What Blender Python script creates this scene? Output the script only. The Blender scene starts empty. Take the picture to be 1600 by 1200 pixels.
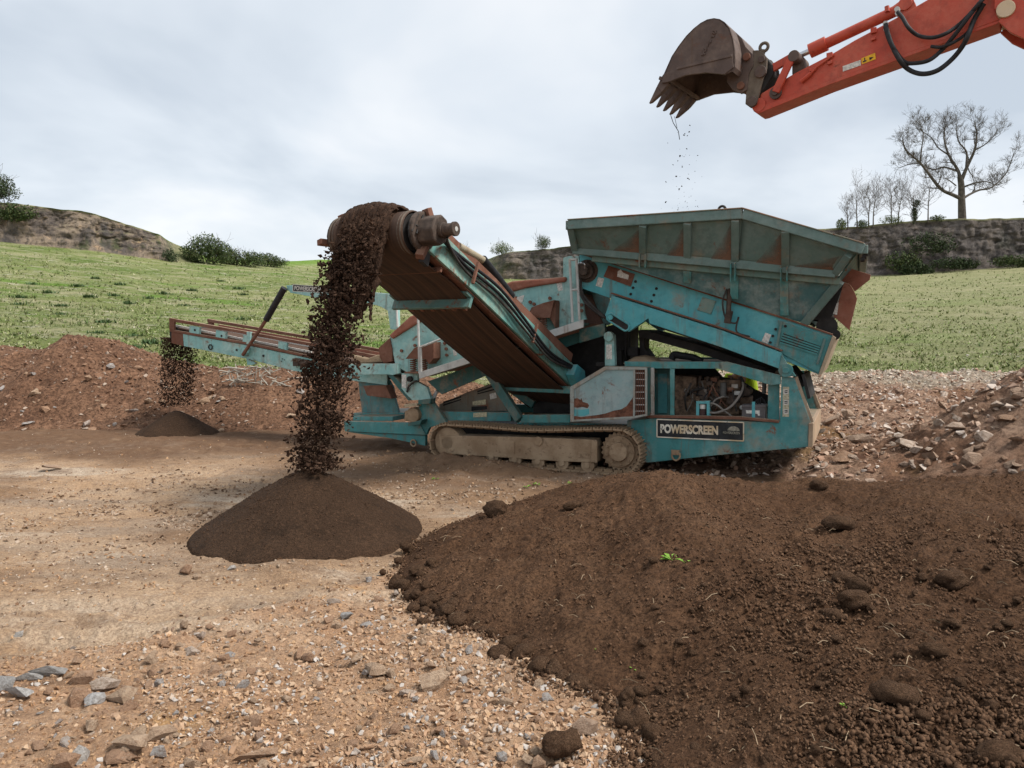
import bpy, bmesh, math, random
import numpy as np
from mathutils import Vector, Matrix

# ------------------------------------------------------------------ camera, sky, sun, exposure
SC = bpy.context.scene
COL = SC.collection
CAM_H = 2.14
PITCH = math.atan(80 / 1200)
cam_data = bpy.data.cameras.new('camera')
cam_data.sensor_width = 36.0
cam_data.lens = 27.0
cam_data.clip_start = 0.05
cam_data.clip_end = 2000.0
cam = bpy.data.objects.new('camera', cam_data)
COL.objects.link(cam)
cam.location = (0, 0, CAM_H)
cam.rotation_euler = (math.pi / 2 - PITCH, 0, 0)
SC.camera = cam

SUN_EL, SUN_AZ = math.radians(52), math.radians(108)      # azimuth clockwise from +Y (view direction)
world = bpy.data.worlds.new('World')
SC.world = world
world.use_nodes = True
wt = world.node_tree
wt.nodes.clear()
w_out = wt.nodes.new('ShaderNodeOutputWorld')
w_bg = wt.nodes.new('ShaderNodeBackground')
w_bg.inputs['Strength'].default_value = 0.1
w_sky = wt.nodes.new('ShaderNodeTexSky')
w_sky.sky_type = 'NISHITA'
w_sky.sun_disc = False
w_sky.sun_elevation = SUN_EL
w_sky.sun_rotation = SUN_AZ
w_tc = wt.nodes.new('ShaderNodeTexCoord')
w_sep = wt.nodes.new('ShaderNodeSeparateXYZ')
wt.links.new(w_tc.outputs['Generated'], w_sep.inputs[0])
w_add = wt.nodes.new('ShaderNodeMath'); w_add.operation = 'ADD'; w_add.inputs[1].default_value = 0.22
w_max = wt.nodes.new('ShaderNodeMath'); w_max.operation = 'MAXIMUM'; w_max.inputs[1].default_value = 0.0
wt.links.new(w_sep.outputs[2], w_max.inputs[0]); wt.links.new(w_max.outputs[0], w_add.inputs[0])
w_dx = wt.nodes.new('ShaderNodeMath'); w_dx.operation = 'DIVIDE'
w_dy = wt.nodes.new('ShaderNodeMath'); w_dy.operation = 'DIVIDE'
wt.links.new(w_sep.outputs[0], w_dx.inputs[0]); wt.links.new(w_add.outputs[0], w_dx.inputs[1])
wt.links.new(w_sep.outputs[1], w_dy.inputs[0]); wt.links.new(w_add.outputs[0], w_dy.inputs[1])
w_cmb = wt.nodes.new('ShaderNodeCombineXYZ')
wt.links.new(w_dx.outputs[0], w_cmb.inputs[0]); wt.links.new(w_dy.outputs[0], w_cmb.inputs[1])
w_n = wt.nodes.new('ShaderNodeTexNoise')
w_n.inputs['Scale'].default_value = 0.95
w_n.inputs['Detail'].default_value = 5.0
w_n.inputs['Roughness'].default_value = 0.5
w_n.inputs['Distortion'].default_value = 0.35
wt.links.new(w_cmb.outputs[0], w_n.inputs['Vector'])
w_r = wt.nodes.new('ShaderNodeValToRGB')
w_r.color_ramp.elements[0].position = 0.35
w_r.color_ramp.elements[0].color = (1.86, 2.07, 2.32, 1)
w_r.color_ramp.elements[1].position = 0.64
w_r.color_ramp.elements[1].color = (3.05, 3.11, 3.19, 1)
w_e = w_r.color_ramp.elements.new(0.5); w_e.color = (2.46, 2.64, 2.84, 1)
wt.links.new(w_n.outputs['Fac'], w_r.inputs[0])
w_mix = wt.nodes.new('ShaderNodeMix'); w_mix.data_type = 'RGBA'
w_mix.inputs[0].default_value = 0.95
wt.links.new(w_sky.outputs[0], w_mix.inputs[6]); wt.links.new(w_r.outputs[0], w_mix.inputs[7])
wt.links.new(w_mix.outputs[2], w_bg.inputs['Color'])
wt.links.new(w_bg.outputs[0], w_out.inputs[0])

sun_data = bpy.data.lights.new('sun', 'SUN')
sun_data.energy = 1.5
sun_data.angle = math.radians(16)
sun_data.color = (1.0, 0.96, 0.9)
sun = bpy.data.objects.new('sun', sun_data)
COL.objects.link(sun)
sd = Vector((math.sin(SUN_AZ) * math.cos(SUN_EL), math.cos(SUN_AZ) * math.cos(SUN_EL), math.sin(SUN_EL)))
sun.rotation_euler = (-sd).to_track_quat('-Z', 'Y').to_euler()
sun.location = (20, 10, 30)

SC.view_settings.view_transform = 'Standard'
SC.view_settings.look = 'None'
SC.view_settings.exposure = 1.65
SC.view_settings.gamma = 1.0
SC.view_settings.use_curve_mapping = False

# ------------------------------------------------------------------ picking points of the place
# a point of the photograph (1600 x 1200) seen at a known distance, on the ground, or on a side plane of the machine
CP, SP = math.cos(PITCH), math.sin(PITCH)
def ray(px, py):
    x = (px - 800) / 1200; y = -(py - 600) / 1200
    return Vector((x, y * SP + CP, y * CP - SP))
def at(px, py, D):
    r = ray(px, py)
    return Vector((0, 0, CAM_H)) + r * (D / r.y)
def ground_at(px, py, z=0.0):
    r = ray(px, py)
    return Vector((0, 0, CAM_H)) + r * ((z - CAM_H) / r.z)

PHI = math.radians(24.3)
M_O = ground_at(985, 748)
M_U = Vector((math.cos(PHI), -math.sin(PHI), 0))
M_V = Vector((math.sin(PHI), math.cos(PHI), 0))
def to_m(p):
    d = p - M_O
    return Vector((d.dot(M_U), d.dot(M_V), p.z))
def W(px, py, v):                     # machine coordinates (u, v, z) of a pixel on the plane v
    r = ray(px, py)
    o = Vector((0, 0, CAM_H)) - M_O
    t = (v - o.dot(M_V)) / r.dot(M_V)
    return to_m(Vector((0, 0, CAM_H)) + r * t)
def crop(ox, oy, s):
    return lambda x, y: (ox + x / s, oy + y / s)
cA = crop(860, 310, 3.0769); cB = crop(640, 540, 3.8095); cC = crop(880, 530, 3.6364)
cE = crop(240, 420, 3.6364); cF = crop(990, 0, 2.623); cH = crop(500, 320, 6.6667)
cI = crop(700, 400, 6.6667); cJ = crop(580, 440, 6.6667); cK = crop(640, 560, 5.7143)
cL = crop(1000, 20, 6.6667); cN = crop(1200, 0, 4.0); cO = crop(1000, 560, 6.6667)
cP = crop(1180, 380, 5.0); cS = crop(255, 440, 6.6667); cT = crop(520, 540, 7.5); cU = crop(890, 380, 5.4545)

# ------------------------------------------------------------------ tags
def tag(o, label=None, cat=None, group=None, kind=None):
    if label: o['label'] = label
    if cat: o['category'] = cat
    if group: o['group'] = group
    if kind: o['kind'] = kind
    return o
def empty(name, loc=(0, 0, 0), rz=0.0, parent=None):
    o = bpy.data.objects.new(name, None)
    o.empty_display_size = 0.2
    COL.objects.link(o)
    o.location = loc; o.rotation_euler = (0, 0, rz)
    if parent: o.parent = parent
    return o

# ------------------------------------------------------------------ noise
def _hash(ix, iy, seed):
    h = (ix.astype(np.int64) * 374761393 + iy.astype(np.int64) * 668265263 + seed * 1442695041) & 0xffffffff
    h = ((h ^ (h >> 13)) * 1274126177) & 0xffffffff
    return ((h ^ (h >> 16)) & 0xffff) / 65535.0
def vnoise(x, y, seed=0):
    ix = np.floor(x); iy = np.floor(y)
    fx = x - ix; fy = y - iy
    fx = fx * fx * fx * (fx * (fx * 6 - 15) + 10); fy = fy * fy * fy * (fy * (fy * 6 - 15) + 10)
    a = _hash(ix, iy, seed); b = _hash(ix + 1, iy, seed)
    c = _hash(ix, iy + 1, seed); d = _hash(ix + 1, iy + 1, seed)
    return (a + (b - a) * fx + (c - a) * fy + (a - b - c + d) * fx * fy) * 2 - 1
def fbm(x, y, seed=0, octv=4, gain=0.5, lac=2.03):
    s = np.zeros_like(x, dtype=float); amp = 1.0; n = 0.0
    cr, sr = math.cos(0.6), math.sin(0.6)
    for k in range(octv):
        s += amp * vnoise(x, y, seed + k * 17); n += amp
        x, y = (x * cr - y * sr) * lac + 7.3, (x * sr + y * cr) * lac - 3.1; amp *= gain
    return s / n
def billow(x, y, seed=0, octv=4, gain=0.5):
    s = np.zeros_like(x, dtype=float); amp = 1.0; n = 0.0
    for k in range(octv):
        s += amp * (1 - np.abs(vnoise(x, y, seed + k * 17)) * 2); n += amp
        x = x * 2.07 + 5.2; y = y * 2.07 - 1.7; amp *= gain
    return s / n
def sstep(a, b, x):
    t = np.clip((x - a) / (b - a), 0, 1)
    return t * t * (3 - 2 * t)

# ------------------------------------------------------------------ mesh helpers
def link_mesh(name, me, mat, parent=None, smooth=False, angle=None):
    o = bpy.data.objects.new(name, me)
    COL.objects.link(o)
    if mat is not None and not me.materials:
        for m in (mat if isinstance(mat, (list, tuple)) else [mat]): me.materials.append(m)
    if smooth:
        me.polygons.foreach_set('use_smooth', np.ones(len(me.polygons), dtype=bool))
        if angle: me.set_sharp_from_angle(angle=angle)
    if parent: o.parent = parent
    return o
def np_mesh(name, V, F, attrs=None):
    V = np.asarray(V, dtype=np.float32); F = np.asarray(F, dtype=np.int32)
    me = bpy.data.meshes.new(name)
    k = F.shape[1]
    me.vertices.add(len(V)); me.vertices.foreach_set('co', V.ravel())
    me.loops.add(F.size); me.loops.foreach_set('vertex_index', F.ravel())
    me.polygons.add(len(F)); me.polygons.foreach_set('loop_start', np.arange(0, F.size, k, dtype=np.int32))
    me.polygons.foreach_set('loop_total', np.full(len(F), k, dtype=np.int32))
    if attrs:
        for n, a in attrs.items():
            at_ = me.attributes.new(n, 'FLOAT', 'POINT'); at_.data.foreach_set('value', np.asarray(a, dtype=np.float32).ravel())
    me.polygons.foreach_set('use_smooth', np.zeros(len(F), dtype=bool))
    me.update(calc_edges=True); me.validate()
    return me
def grid_faces(nr, nc):
    i = np.arange(nr - 1)[:, None] * nc + np.arange(nc - 1)[None, :]
    i = i.ravel()
    return np.stack([i, i + 1, i + nc + 1, i + nc], axis=1)

def frame_of(d, up=Vector((0, 0, 1))):
    d = d.normalized()
    if abs(d.dot(up)) > 0.98: up = Vector((1, 0, 0)) if abs(d.x) < 0.9 else Vector((0, 1, 0))
    s = d.cross(up).normalized()
    return d, s, s.cross(d).normalized()

SPLIT = {'top_beam', 'bay_post', 'cover_plate', 'belt_edge', 'side_panel', 'end_post', 'long_beam', 'lower_skirt', 'bolt_hole', 'bolt_head', 'side_board',
         'frame_rail', 'end_plate', 'side_cleat', 'inner_angle', 'ram_lug', 'side_cutter', 'hitch_pin', 'bucket_pin', 'lug', 'step_bracket', 'cross_member',
         'sticker_panel', 'sticker_mark', 'ram_mount', 'hose_fitting', 'frame_slot', 'valve_block', 'tail_beam', 'box_side', 'cover_strap', 'tail_drum', 'rust_patch',
         'under_beam', 'warning_mark', 'head_bracket', 'corner_bracket', 'spring_bracket', 'fuel_filter', 'sign_border', 'channel_side', 'bearing_guard', 'chute', 'belt', 'skirt_board'}
class MB:
    def __init__(self): self.V = []; self.F = []; self.MI = []; self.G = []
    def add(self, vs, fs, mi=0):
        b = len(self.V); self.G.append((b, len(self.F), len(vs), len(fs)))
        self.V.extend([tuple(v) for v in vs])
        for f in fs: self.F.append([b + i for i in f]); self.MI.append(mi)
        return self
    def prism(self, pts, off, mi=0):
        n = len(pts); off = Vector(off)
        pts = [Vector(p) for p in pts]
        vs = pts + [p + off for p in pts]
        fs = [list(range(n)), list(range(2 * n - 1, n - 1, -1))]
        for i in range(n):
            j = (i + 1) % n
            fs.append([j, i, n + i, n + j])
        return self.add(vs, fs, mi)
    def loft(self, A, B, mi=0):                     # two closed rings
        n = len(A)
        fs = [list(range(n)), list(range(2 * n - 1, n - 1, -1))]
        for i in range(n):
            j = (i + 1) % n
            fs.append([j, i, n + i, n + j])
        return self.add(list(A) + list(B), fs, mi)
    def box(self, lo, hi, mi=0):
        x0, y0, z0 = lo; x1, y1, z1 = hi
        return self.prism([(x0, y0, z0), (x1, y0, z0), (x1, y0, z1), (x0, y0, z1)], (0, y1 - y0, 0), mi)
    def beam(self, p0, p1, w, h, up=(0, 0, 1), mi=0, w1=None, h1=None):
        p0 = Vector(p0); p1 = Vector(p1)
        d, s, t = frame_of(p1 - p0, Vector(up))
        w1 = w if w1 is None else w1; h1 = h if h1 is None else h1
        A = [p0 + s * (a * w / 2) + t * (b * h / 2) for a, b in ((-1, -1), (1, -1), (1, 1), (-1, 1))]
        B = [p1 + s * (a * w1 / 2) + t * (b * h1 / 2) for a, b in ((-1, -1), (1, -1), (1, 1), (-1, 1))]
        return self.loft(A, B, mi)
    def cyl(self, p0, p1, r, n=16, r1=None, mi=0):
        p0 = Vector(p0); p1 = Vector(p1); r1 = r if r1 is None else r1
        d, s, t = frame_of(p1 - p0)
        A = [p0 + (s * math.cos(2 * math.pi * k / n) + t * math.sin(2 * math.pi * k / n)) * r for k in range(n)]
        B = [p1 + (s * math.cos(2 * math.pi * k / n) + t * math.sin(2 * math.pi * k / n)) * r1 for k in range(n)]
        return self.loft(A, B, mi)
    def tube(self, path, r, n=8, mi=0, radii=None):
        path = [Vector(p) for p in path]; m = len(path)
        d, s, t = frame_of(path[1] - path[0])
        rings = []
        for i, p in enumerate(path):
            dd = (path[min(i + 1, m - 1)] - path[max(i - 1, 0)]).normalized()
            s = (s - dd * s.dot(dd)).normalized(); t = dd.cross(s)
            rr = radii[i] if radii else r
            rings.append([p + (s * math.cos(2 * math.pi * k / n) + t * math.sin(2 * math.pi * k / n)) * rr for k in range(n)])
        vs = [v for R in rings for v in R]; fs = [list(range(n - 1, -1, -1)), [(m - 1) * n + k for k in range(n)]]
        for i in range(m - 1):
            for k in range(n):
                k2 = (k + 1) % n
                fs.append([i * n + k, i * n + k2, (i + 1) * n + k2, (i + 1) * n + k])
        return self.add(vs, fs, mi)
    def torus(self, c, axis, R, r, n=20, m=8, mi=0):
        d, s, t = frame_of(Vector(axis)); c = Vector(c)
        vs = []; fs = []
        for i in range(n):
            a = 2 * math.pi * i / n; e = s * math.cos(a) + t * math.sin(a)
            for k in range(m):
                b = 2 * math.pi * k / m
                vs.append(c + e * (R + r * math.cos(b)) + d * (r * math.sin(b)))
        for i in range(n):
            for k in range(m):
                fs.append([i * m + k, ((i + 1) % n) * m + k, ((i + 1) % n) * m + (k + 1) % m, i * m + (k + 1) % m])
        return self.add(vs, fs, mi)
    def build(self, name, mat, parent=None, bevel=0.0, smooth=False, angle=0.6):
        if name in SPLIT and len(self.G) > 1:
            for vb, fb, nv, nf in self.G:
                m = MB(); m.V = self.V[vb:vb + nv]; m.F = [[i - vb for i in f] for f in self.F[fb:fb + nf]]; m.MI = self.MI[fb:fb + nf]; m.G = [(0, 0, nv, nf)]
                o = m.build(name, mat, parent, bevel, smooth, angle)
            return o
        me = bpy.data.meshes.new(name)
        me.from_pydata([tuple(v) for v in self.V], [], self.F)
        mats = mat if isinstance(mat, (list, tuple)) else [mat]
        for m in mats: me.materials.append(m)
        if len(mats) > 1: me.polygons.foreach_set('material_index', self.MI)
        bm = bmesh.new(); bm.from_mesh(me)
        bmesh.ops.recalc_face_normals(bm, faces=bm.faces)
        bm.to_mesh(me); bm.free()
        me.update()
        o = link_mesh(name, me, None, parent)
        if smooth:
            me.polygons.foreach_set('use_smooth', np.ones(len(me.polygons), dtype=bool))
            me.set_sharp_from_angle(angle=angle)
        if bevel:
            b = o.modifiers.new('bevel', 'BEVEL'); b.width = bevel; b.segments = 2
            b.limit_method = 'ANGLE'; b.angle_limit = math.radians(40)
        return o

def curve_pts(P, n=24):                              # Catmull-Rom through the given points
    P = [Vector(p) for p in P]
    Q = [P[0] * 2 - P[1]] + P + [P[-1] * 2 - P[-2]]
    out = []
    segs = len(P) - 1
    for s in range(segs):
        a, b, c, d = Q[s:s + 4]
        k = max(2, n // segs)
        for i in range(k):
            t = i / k
            out.append(0.5 * ((2 * b) + (c - a) * t + (2 * a - 5 * b + 4 * c - d) * t * t + (3 * b - a - 3 * c + d) * t ** 3))
    out.append(P[-1])
    return out

# ------------------------------------------------------------------ materials
class NT:
    def __init__(self, name):
        self.m = bpy.data.materials.new(name); self.m.use_nodes = True
        self.t = self.m.node_tree; self.bsdf = self.t.nodes['Principled BSDF']
        self.tc = self.t.nodes.new('ShaderNodeTexCoord')
        self.geo = None
    def new(self, k): return self.t.nodes.new(k)
    def lk(self, a, b): self.t.links.new(a, b)
    def vec(self, scale=(1, 1, 1), coord='Object'):
        mp = self.new('ShaderNodeMapping'); mp.inputs['Scale'].default_value = scale
        self.lk(self.tc.outputs[coord], mp.inputs[0]); return mp.outputs[0]
    def noise(self, scale, detail=5, rough=0.55, vec=None, dist=0.0):
        n = self.new('ShaderNodeTexNoise')
        n.inputs['Scale'].default_value = scale; n.inputs['Detail'].default_value = detail
        n.inputs['Roughness'].default_value = rough; n.inputs['Distortion'].default_value = dist
        self.lk(vec if vec is not None else self.tc.outputs['Object'], n.inputs['Vector'])
        return n.outputs['Fac']
    def voro(self, scale, vec=None, feature='F1', out='Distance'):
        n = self.new('ShaderNodeTexVoronoi'); n.feature = feature
        n.inputs['Scale'].default_value = scale
        self.lk(vec if vec is not None else self.tc.outputs['Object'], n.inputs['Vector'])
        return n.outputs[out]
    def ramp(self, s, lo, hi, a=0.0, b=1.0):
        n = self.new('ShaderNodeMapRange'); n.interpolation_type = 'SMOOTHSTEP'
        n.inputs['From Min'].default_value = lo; n.inputs['From Max'].default_value = hi
        n.inputs['To Min'].default_value = a; n.inputs['To Max'].default_value = b
        self.lk(s, n.inputs['Value']); return n.outputs[0]
    def math(self, op, a, b=None, clamp=False):
        n = self.new('ShaderNodeMath'); n.operation = op; n.use_clamp = clamp
        for i, x in enumerate((a, b)):
            if x is None: continue
            if isinstance(x, (int, float)): n.inputs[i].default_value = x
            else: self.lk(x, n.inputs[i])
        return n.outputs[0]
    def mix(self, f, a, b, blend='MIX'):
        n = self.new('ShaderNodeMix'); n.data_type = 'RGBA'; n.blend_type = blend
        for i, x in ((0, f), (6, a), (7, b)):
            if isinstance(x, (int, float)): n.inputs[i].default_value = x
            elif isinstance(x, tuple): n.inputs[i].default_value = (*x[:3], 1)
            else: self.lk(x, n.inputs[i])
        return n.outputs[2]
    def attr(self, name):
        n = self.new('ShaderNodeAttribute'); n.attribute_name = name; return n.outputs['Fac']
    def normal_z(self):
        g = self.new('ShaderNodeNewGeometry'); s = self.new('ShaderNodeSeparateXYZ')
        self.lk(g.outputs['Normal'], s.inputs[0]); return s.outputs[2]
    def island(self):
        g = self.new('ShaderNodeNewGeometry'); return g.outputs['Random Per Island']
    def objrand(self):
        g = self.new('ShaderNodeObjectInfo'); return g.outputs['Random']
    def bump(self, h, strength=0.4, dist=0.02, prev=None):
        b = self.new('ShaderNodeBump'); b.inputs['Strength'].default_value = strength; b.inputs['Distance'].default_value = dist
        self.lk(h, b.inputs['Height'])
        if prev is not None: self.lk(prev, b.inputs['Normal'])
        return b.outputs[0]
    def done(self, col, rough=0.7, normal=None, metal=0.0, spec=0.3):
        def put(k, x):
            if isinstance(x, (int, float)): self.bsdf.inputs[k].default_value = x
            elif isinstance(x, tuple): self.bsdf.inputs[k].default_value = (*x[:3], 1)
            else: self.lk(x, self.bsdf.inputs[k])
        put('Base Color', col); put('Roughness', rough); put('Metallic', metal)
        self.bsdf.inputs['Specular IOR Level'].default_value = spec
        if normal is not None: self.lk(normal, self.bsdf.inputs['Normal'])
        return self.m

RUST = (0.13, 0.052, 0.03)
DUST = (0.3, 0.21, 0.14)
def paint(name, base, fade, rust=0.35, dirt=0.4, rough=0.55, fadeamt=0.5, chips=0.0, rustcol=RUST, dust=DUST):
    n = NT(name)
    base = tuple(x * 1.42 for x in base); fade = tuple(x * 1.3 for x in fade)
    f = n.ramp(n.noise(1.9, 7, 0.66), 0.62 - fadeamt * 0.4, 0.80 - fadeamt * 0.4)
    f2 = n.ramp(n.noise(14, 5, 0.65), 0.3, 0.7, 0.35, 1.0)
    c = n.mix(n.math('MULTIPLY', f, f2), base, fade)
    c = n.mix(n.ramp(n.noise(6.0, 6, 0.7), 0.45, 0.75, 0.0, 0.45), c, (base[0] * 0.4, base[1] * 0.4, base[2] * 0.4))
    st = n.noise(9.0, 7, 0.68, n.vec((1.0, 1.0, 0.11)))                  # rust and mud runs
    c = n.mix(n.ramp(st, 0.62 - dirt * 0.2, 0.80 - dirt * 0.16, 0, 0.5 + 0.25 * dirt), c, (dust[0] * 0.5, dust[1] * 0.42, dust[2] * 0.36))
    dn = n.noise(2.7, 8, 0.68)
    c = n.mix(n.ramp(dn, 0.64 - dirt * 0.25, 0.84 - dirt * 0.2, 0, 0.7), c, dust)
    r = n.noise(3.4, 10, 0.72, None, 0.5)
    rm = n.ramp(r, 0.685 - rust * 0.25, 0.715 - rust * 0.25)
    rc = n.mix(n.noise(22, 5, 0.7), rustcol, (rustcol[0] * 2.3, rustcol[1] * 2.0, rustcol[2] * 1.7))
    halo = n.ramp(r, 0.62 - rust * 0.25, 0.70 - rust * 0.25, 0, 0.55)
    c = n.mix(halo, c, (rustcol[0] * 1.3, rustcol[1] * 1.3, rustcol[2] * 1.2))
    c = n.mix(rm, c, rc)
    ch = n.ramp(n.noise(24, 7, 0.74), 0.70 - chips * 0.12, 0.715 - chips * 0.12)
    c = n.mix(ch, c, rc)
    up = n.ramp(n.normal_z(), 0.5, 0.95, 0, 0.85)
    c = n.mix(n.math('MULTIPLY', up, n.ramp(n.noise(9, 4), 0.2, 0.55)), c, dust)
    b = n.bump(n.math('ADD', n.math('MULTIPLY', rm, -0.5), n.noise(30, 6, 0.65)), 0.35, 0.006)
    b = n.bump(n.noise(1.6, 3), 0.45, 0.035, b)
    return n.done(c, n.mix(rm, (rough,) * 3, (0.9,) * 3), b, 0.0, 0.35)

def earth(name, a, b, c=None, scale=1.0, bump=0.8, grit=60, rough=0.95, bd=0.02, obj='Object'):
    n = NT(name)
    k = n.mix(n.ramp(n.noise(1.1 * scale, 6, 0.6), 0.3, 0.7), a, b)
    if c: k = n.mix(n.ramp(n.noise(4.3 * scale, 6, 0.65), 0.5, 0.72), k, c)
    g = n.noise(grit * scale, 6, 0.7)
    k = n.mix(n.ramp(g, 0.36, 0.6, 0.85, 0.0), k, (a[0] * 0.35, a[1] * 0.35, a[2] * 0.35))
    k = n.mix(n.ramp(n.noise(grit * 0.35 * scale, 6, 0.7), 0.52, 0.66, 0, 0.5), k, (b[0] * 1.45, b[1] * 1.45, b[2] * 1.45))
    k = n.mix(n.ramp(n.noise(grit * 2.3 * scale, 3, 0.6), 0.66, 0.74, 0, 0.5), k, (min(1, b[0] * 1.9), min(1, b[1] * 1.9), min(1, b[2] * 1.9)))
    nm = n.bump(n.noise(grit * 0.4 * scale, 8, 0.72), bump, bd)
    nm = n.bump(g, bump * 0.6, bd * 0.35, nm)
    return n.done(k, rough, nm, 0, 0.15)

def flat(name, col, rough=0.6, metal=0.0, var=0.3, scale=8, spec=0.3, bump=0.15):
    n = NT(name)
    k = n.mix(n.ramp(n.noise(scale, 6, 0.62), 0.3, 0.75, 0, 1), (col[0] * (1 - var), col[1] * (1 - var), col[2] * (1 - var)), (min(1, col[0] * (1 + var)), min(1, col[1] * (1 + var)), min(1, col[2] * (1 + var))))
    nm = n.bump(n.noise(scale * 5, 5), bump, 0.005)
    return n.done(k, rough, nm, metal, spec)

# ================================================================== THE GROUND
RNG = np.random.default_rng(11)
random.seed(5)

def poly_sdf(X, Y, P):                                # >0 inside
    d = np.full(X.shape, 1e9); ins = np.zeros(X.shape, bool)
    n = len(P)
    for i in range(n):
        ax, ay = P[i]; bx, by = P[(i + 1) % n]
        ex, ey = bx - ax, by - ay
        t = np.clip(((X - ax) * ex + (Y - ay) * ey) / (ex * ex + ey * ey), 0, 1)
        d = np.minimum(d, np.hypot(X - ax - t * ex, Y - ay - t * ey))
        c = ((ay > Y) != (by > Y)) & (X < (bx - ax) * (Y - ay) / (by - ay + 1e-12) + ax)
        ins ^= c
    return np.where(ins, d, -d)

gp = [ground_at(*p) for p in ((-500, 1130), (0, 1048), (250, 985), (450, 940), (620, 893), (700, 850))]
GX = np.array([p.x for p in gp]); GY = np.array([p.y for p in gp])
def gravel_mask(X, Y):
    edge = np.interp(X, GX, GY) + 0.35 * fbm(X * 1.1, Y * 1.1, 31, 3)
    return sstep(0.25, -0.25, Y - edge) * sstep(2.5, 1.0, X)
def wet_mask(X, Y):                                   # dark soil trodden into the yard, and darker ground under the machine
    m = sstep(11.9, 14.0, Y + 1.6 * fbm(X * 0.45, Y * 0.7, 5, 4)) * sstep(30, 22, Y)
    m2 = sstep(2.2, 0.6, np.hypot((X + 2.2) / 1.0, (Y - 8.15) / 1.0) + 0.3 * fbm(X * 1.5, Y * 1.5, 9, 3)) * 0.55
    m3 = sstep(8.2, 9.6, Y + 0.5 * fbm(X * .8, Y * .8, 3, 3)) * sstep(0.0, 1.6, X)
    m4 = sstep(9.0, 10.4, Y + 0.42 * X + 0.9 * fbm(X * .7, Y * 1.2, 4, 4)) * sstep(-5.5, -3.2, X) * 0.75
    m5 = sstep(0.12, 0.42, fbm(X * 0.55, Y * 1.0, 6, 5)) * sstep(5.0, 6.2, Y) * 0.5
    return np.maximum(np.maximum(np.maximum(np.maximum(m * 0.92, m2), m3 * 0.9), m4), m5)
def wheel_mask(X, Y):
    w = 0.10 * fbm(X * 0.5, Y * 0.5, 44, 2)
    m = np.zeros_like(X)
    for y0, k, wd, a in ((6.2, 0.10, 0.17, 1.0), (5.62, 0.13, 0.16, 0.9), (7.35, -0.05, 0.22, 0.6), (10.4, -0.22, 0.25, 0.5), (9.4, -0.16, 0.2, 0.5)):
        m = np.maximum(m, a * np.exp(-((Y - (y0 + k * X + w)) / wd) ** 2))
    return m * sstep(1.0, -0.6, X) * sstep(-0.35, 0.2, fbm(X * 0.9, Y * 3, 45, 4))
def ground_z(X, Y):
    z = 0.045 * fbm(X * 0.45, Y * 0.45, 1, 3) + 0.016 * fbm(X * 2.3, Y * 2.3, 2, 4)
    g = gravel_mask(X, Y)
    z = z + g * (0.03 + 0.035 * fbm(X * 2.0, Y * 2.0, 21, 3) + 0.022 * billow(X * 7, Y * 7, 22, 3))
    z = z + (1 - g) * (0.010 * billow(X * 5, Y * 8, 23, 4) + 0.016 * fbm(X * 1.2, Y * 3.4, 24, 4))
    z = z + 0.10 * np.exp(-(((X + 1.95) / 0.36) ** 2 + ((Y - 6.75) / 0.26) ** 2)) * (1 + 0.4 * fbm(X * 6, Y * 6, 25, 3))
    rut = np.exp(-((Y - (6.15 + 0.10 * X)) / 0.16) ** 2) + np.exp(-((Y - (5.55 + 0.13 * X)) / 0.15) ** 2)
    z = z - 0.03 * rut * (1 - g) * sstep(0.5, -1.0, X) * (1 + 0.5 * fbm(X * 9, Y * 5, 34, 2))
    z = z + 0.011 * wheel_mask(X, Y) * np.sign(np.sin(2 * np.pi * (X + 0.35 * np.abs(fbm(X, Y * 3, 46, 2))) / 0.17)) * sstep(8.5, 7.5, Y)
    pat = sstep(-0.05, 0.35, fbm(X * 0.7, Y * 1.1, 35, 3)) * (1 - g)
    z = z + pat * (0.045 * billow(X * 2.2, Y * 4.6, 36, 4) + 0.016 * billow(X * 9, Y * 12, 37, 3))
    du = (X - M_O.x) * M_U.x + (Y - M_O.y) * M_U.y; dv = (X - M_O.x) * M_V.x + (Y - M_O.y) * M_V.y
    z = z + 0.17 * np.exp(-((dv + 0.10) / 0.30) ** 2) * sstep(-0.9, -2.6, du) * sstep(-4.6, -3.6, du) * (0.75 + 0.5 * billow(X * 3, Y * 3, 38, 4))
    z = z + 0.05 * np.exp(-((dv + 0.22) / 0.16) ** 2) * sstep(-3, -1, du) * sstep(0.8, 0.2, du) * (0.7 + 0.6 * billow(X * 5, Y * 5, 39, 3))
    w = wet_mask(X, Y)
    z = z + w * 0.035 * billow(X * 3.1, Y * 3.1, 27, 4)
    z = z + 0.06 * sstep(10.2, 10.7, Y + .44 * X) * sstep(11.6, 11.0, Y + .44 * X) * sstep(1.6, 0.4, X) * sstep(-3, -1, X) * (0.6 + fbm(X * 2.5, Y * 2.5, 33, 4))
    return z

def fan(D, A):
    DD, AA = np.meshgrid(D, A, indexing='ij')
    return DD * AA, DD
D_near = np.geomspace(1.9, 26, 410)
D_all = np.concatenate([D_near, np.geomspace(28, 600, 16)])
A_all = np.concatenate([np.linspace(-4, -0.85, 24)[:-1], np.linspace(-0.85, 0.85, 410), np.linspace(0.85, 4, 24)[1:]])
X, Y = fan(D_all, A_all)
Z = ground_z(X, Y) * sstep(60, 26, Y)
V = np.stack([X, Y, Z], -1).reshape(-1, 3)
F = grid_faces(len(D_all), len(A_all))
nb = len(V)
V = np.concatenate([V, [(-600, -600, -0.6), (600, -600, -0.6), (600, 620, -0.6), (-600, 620, -0.6)]])
F = np.concatenate([F, [[nb, nb + 1, nb + 2, nb + 3]]])
pad = np.zeros(4)
n = NT('yard_earth')
gv = n.attr('gravel'); wv = n.attr('wet'); wh = n.attr('wheel')
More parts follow.
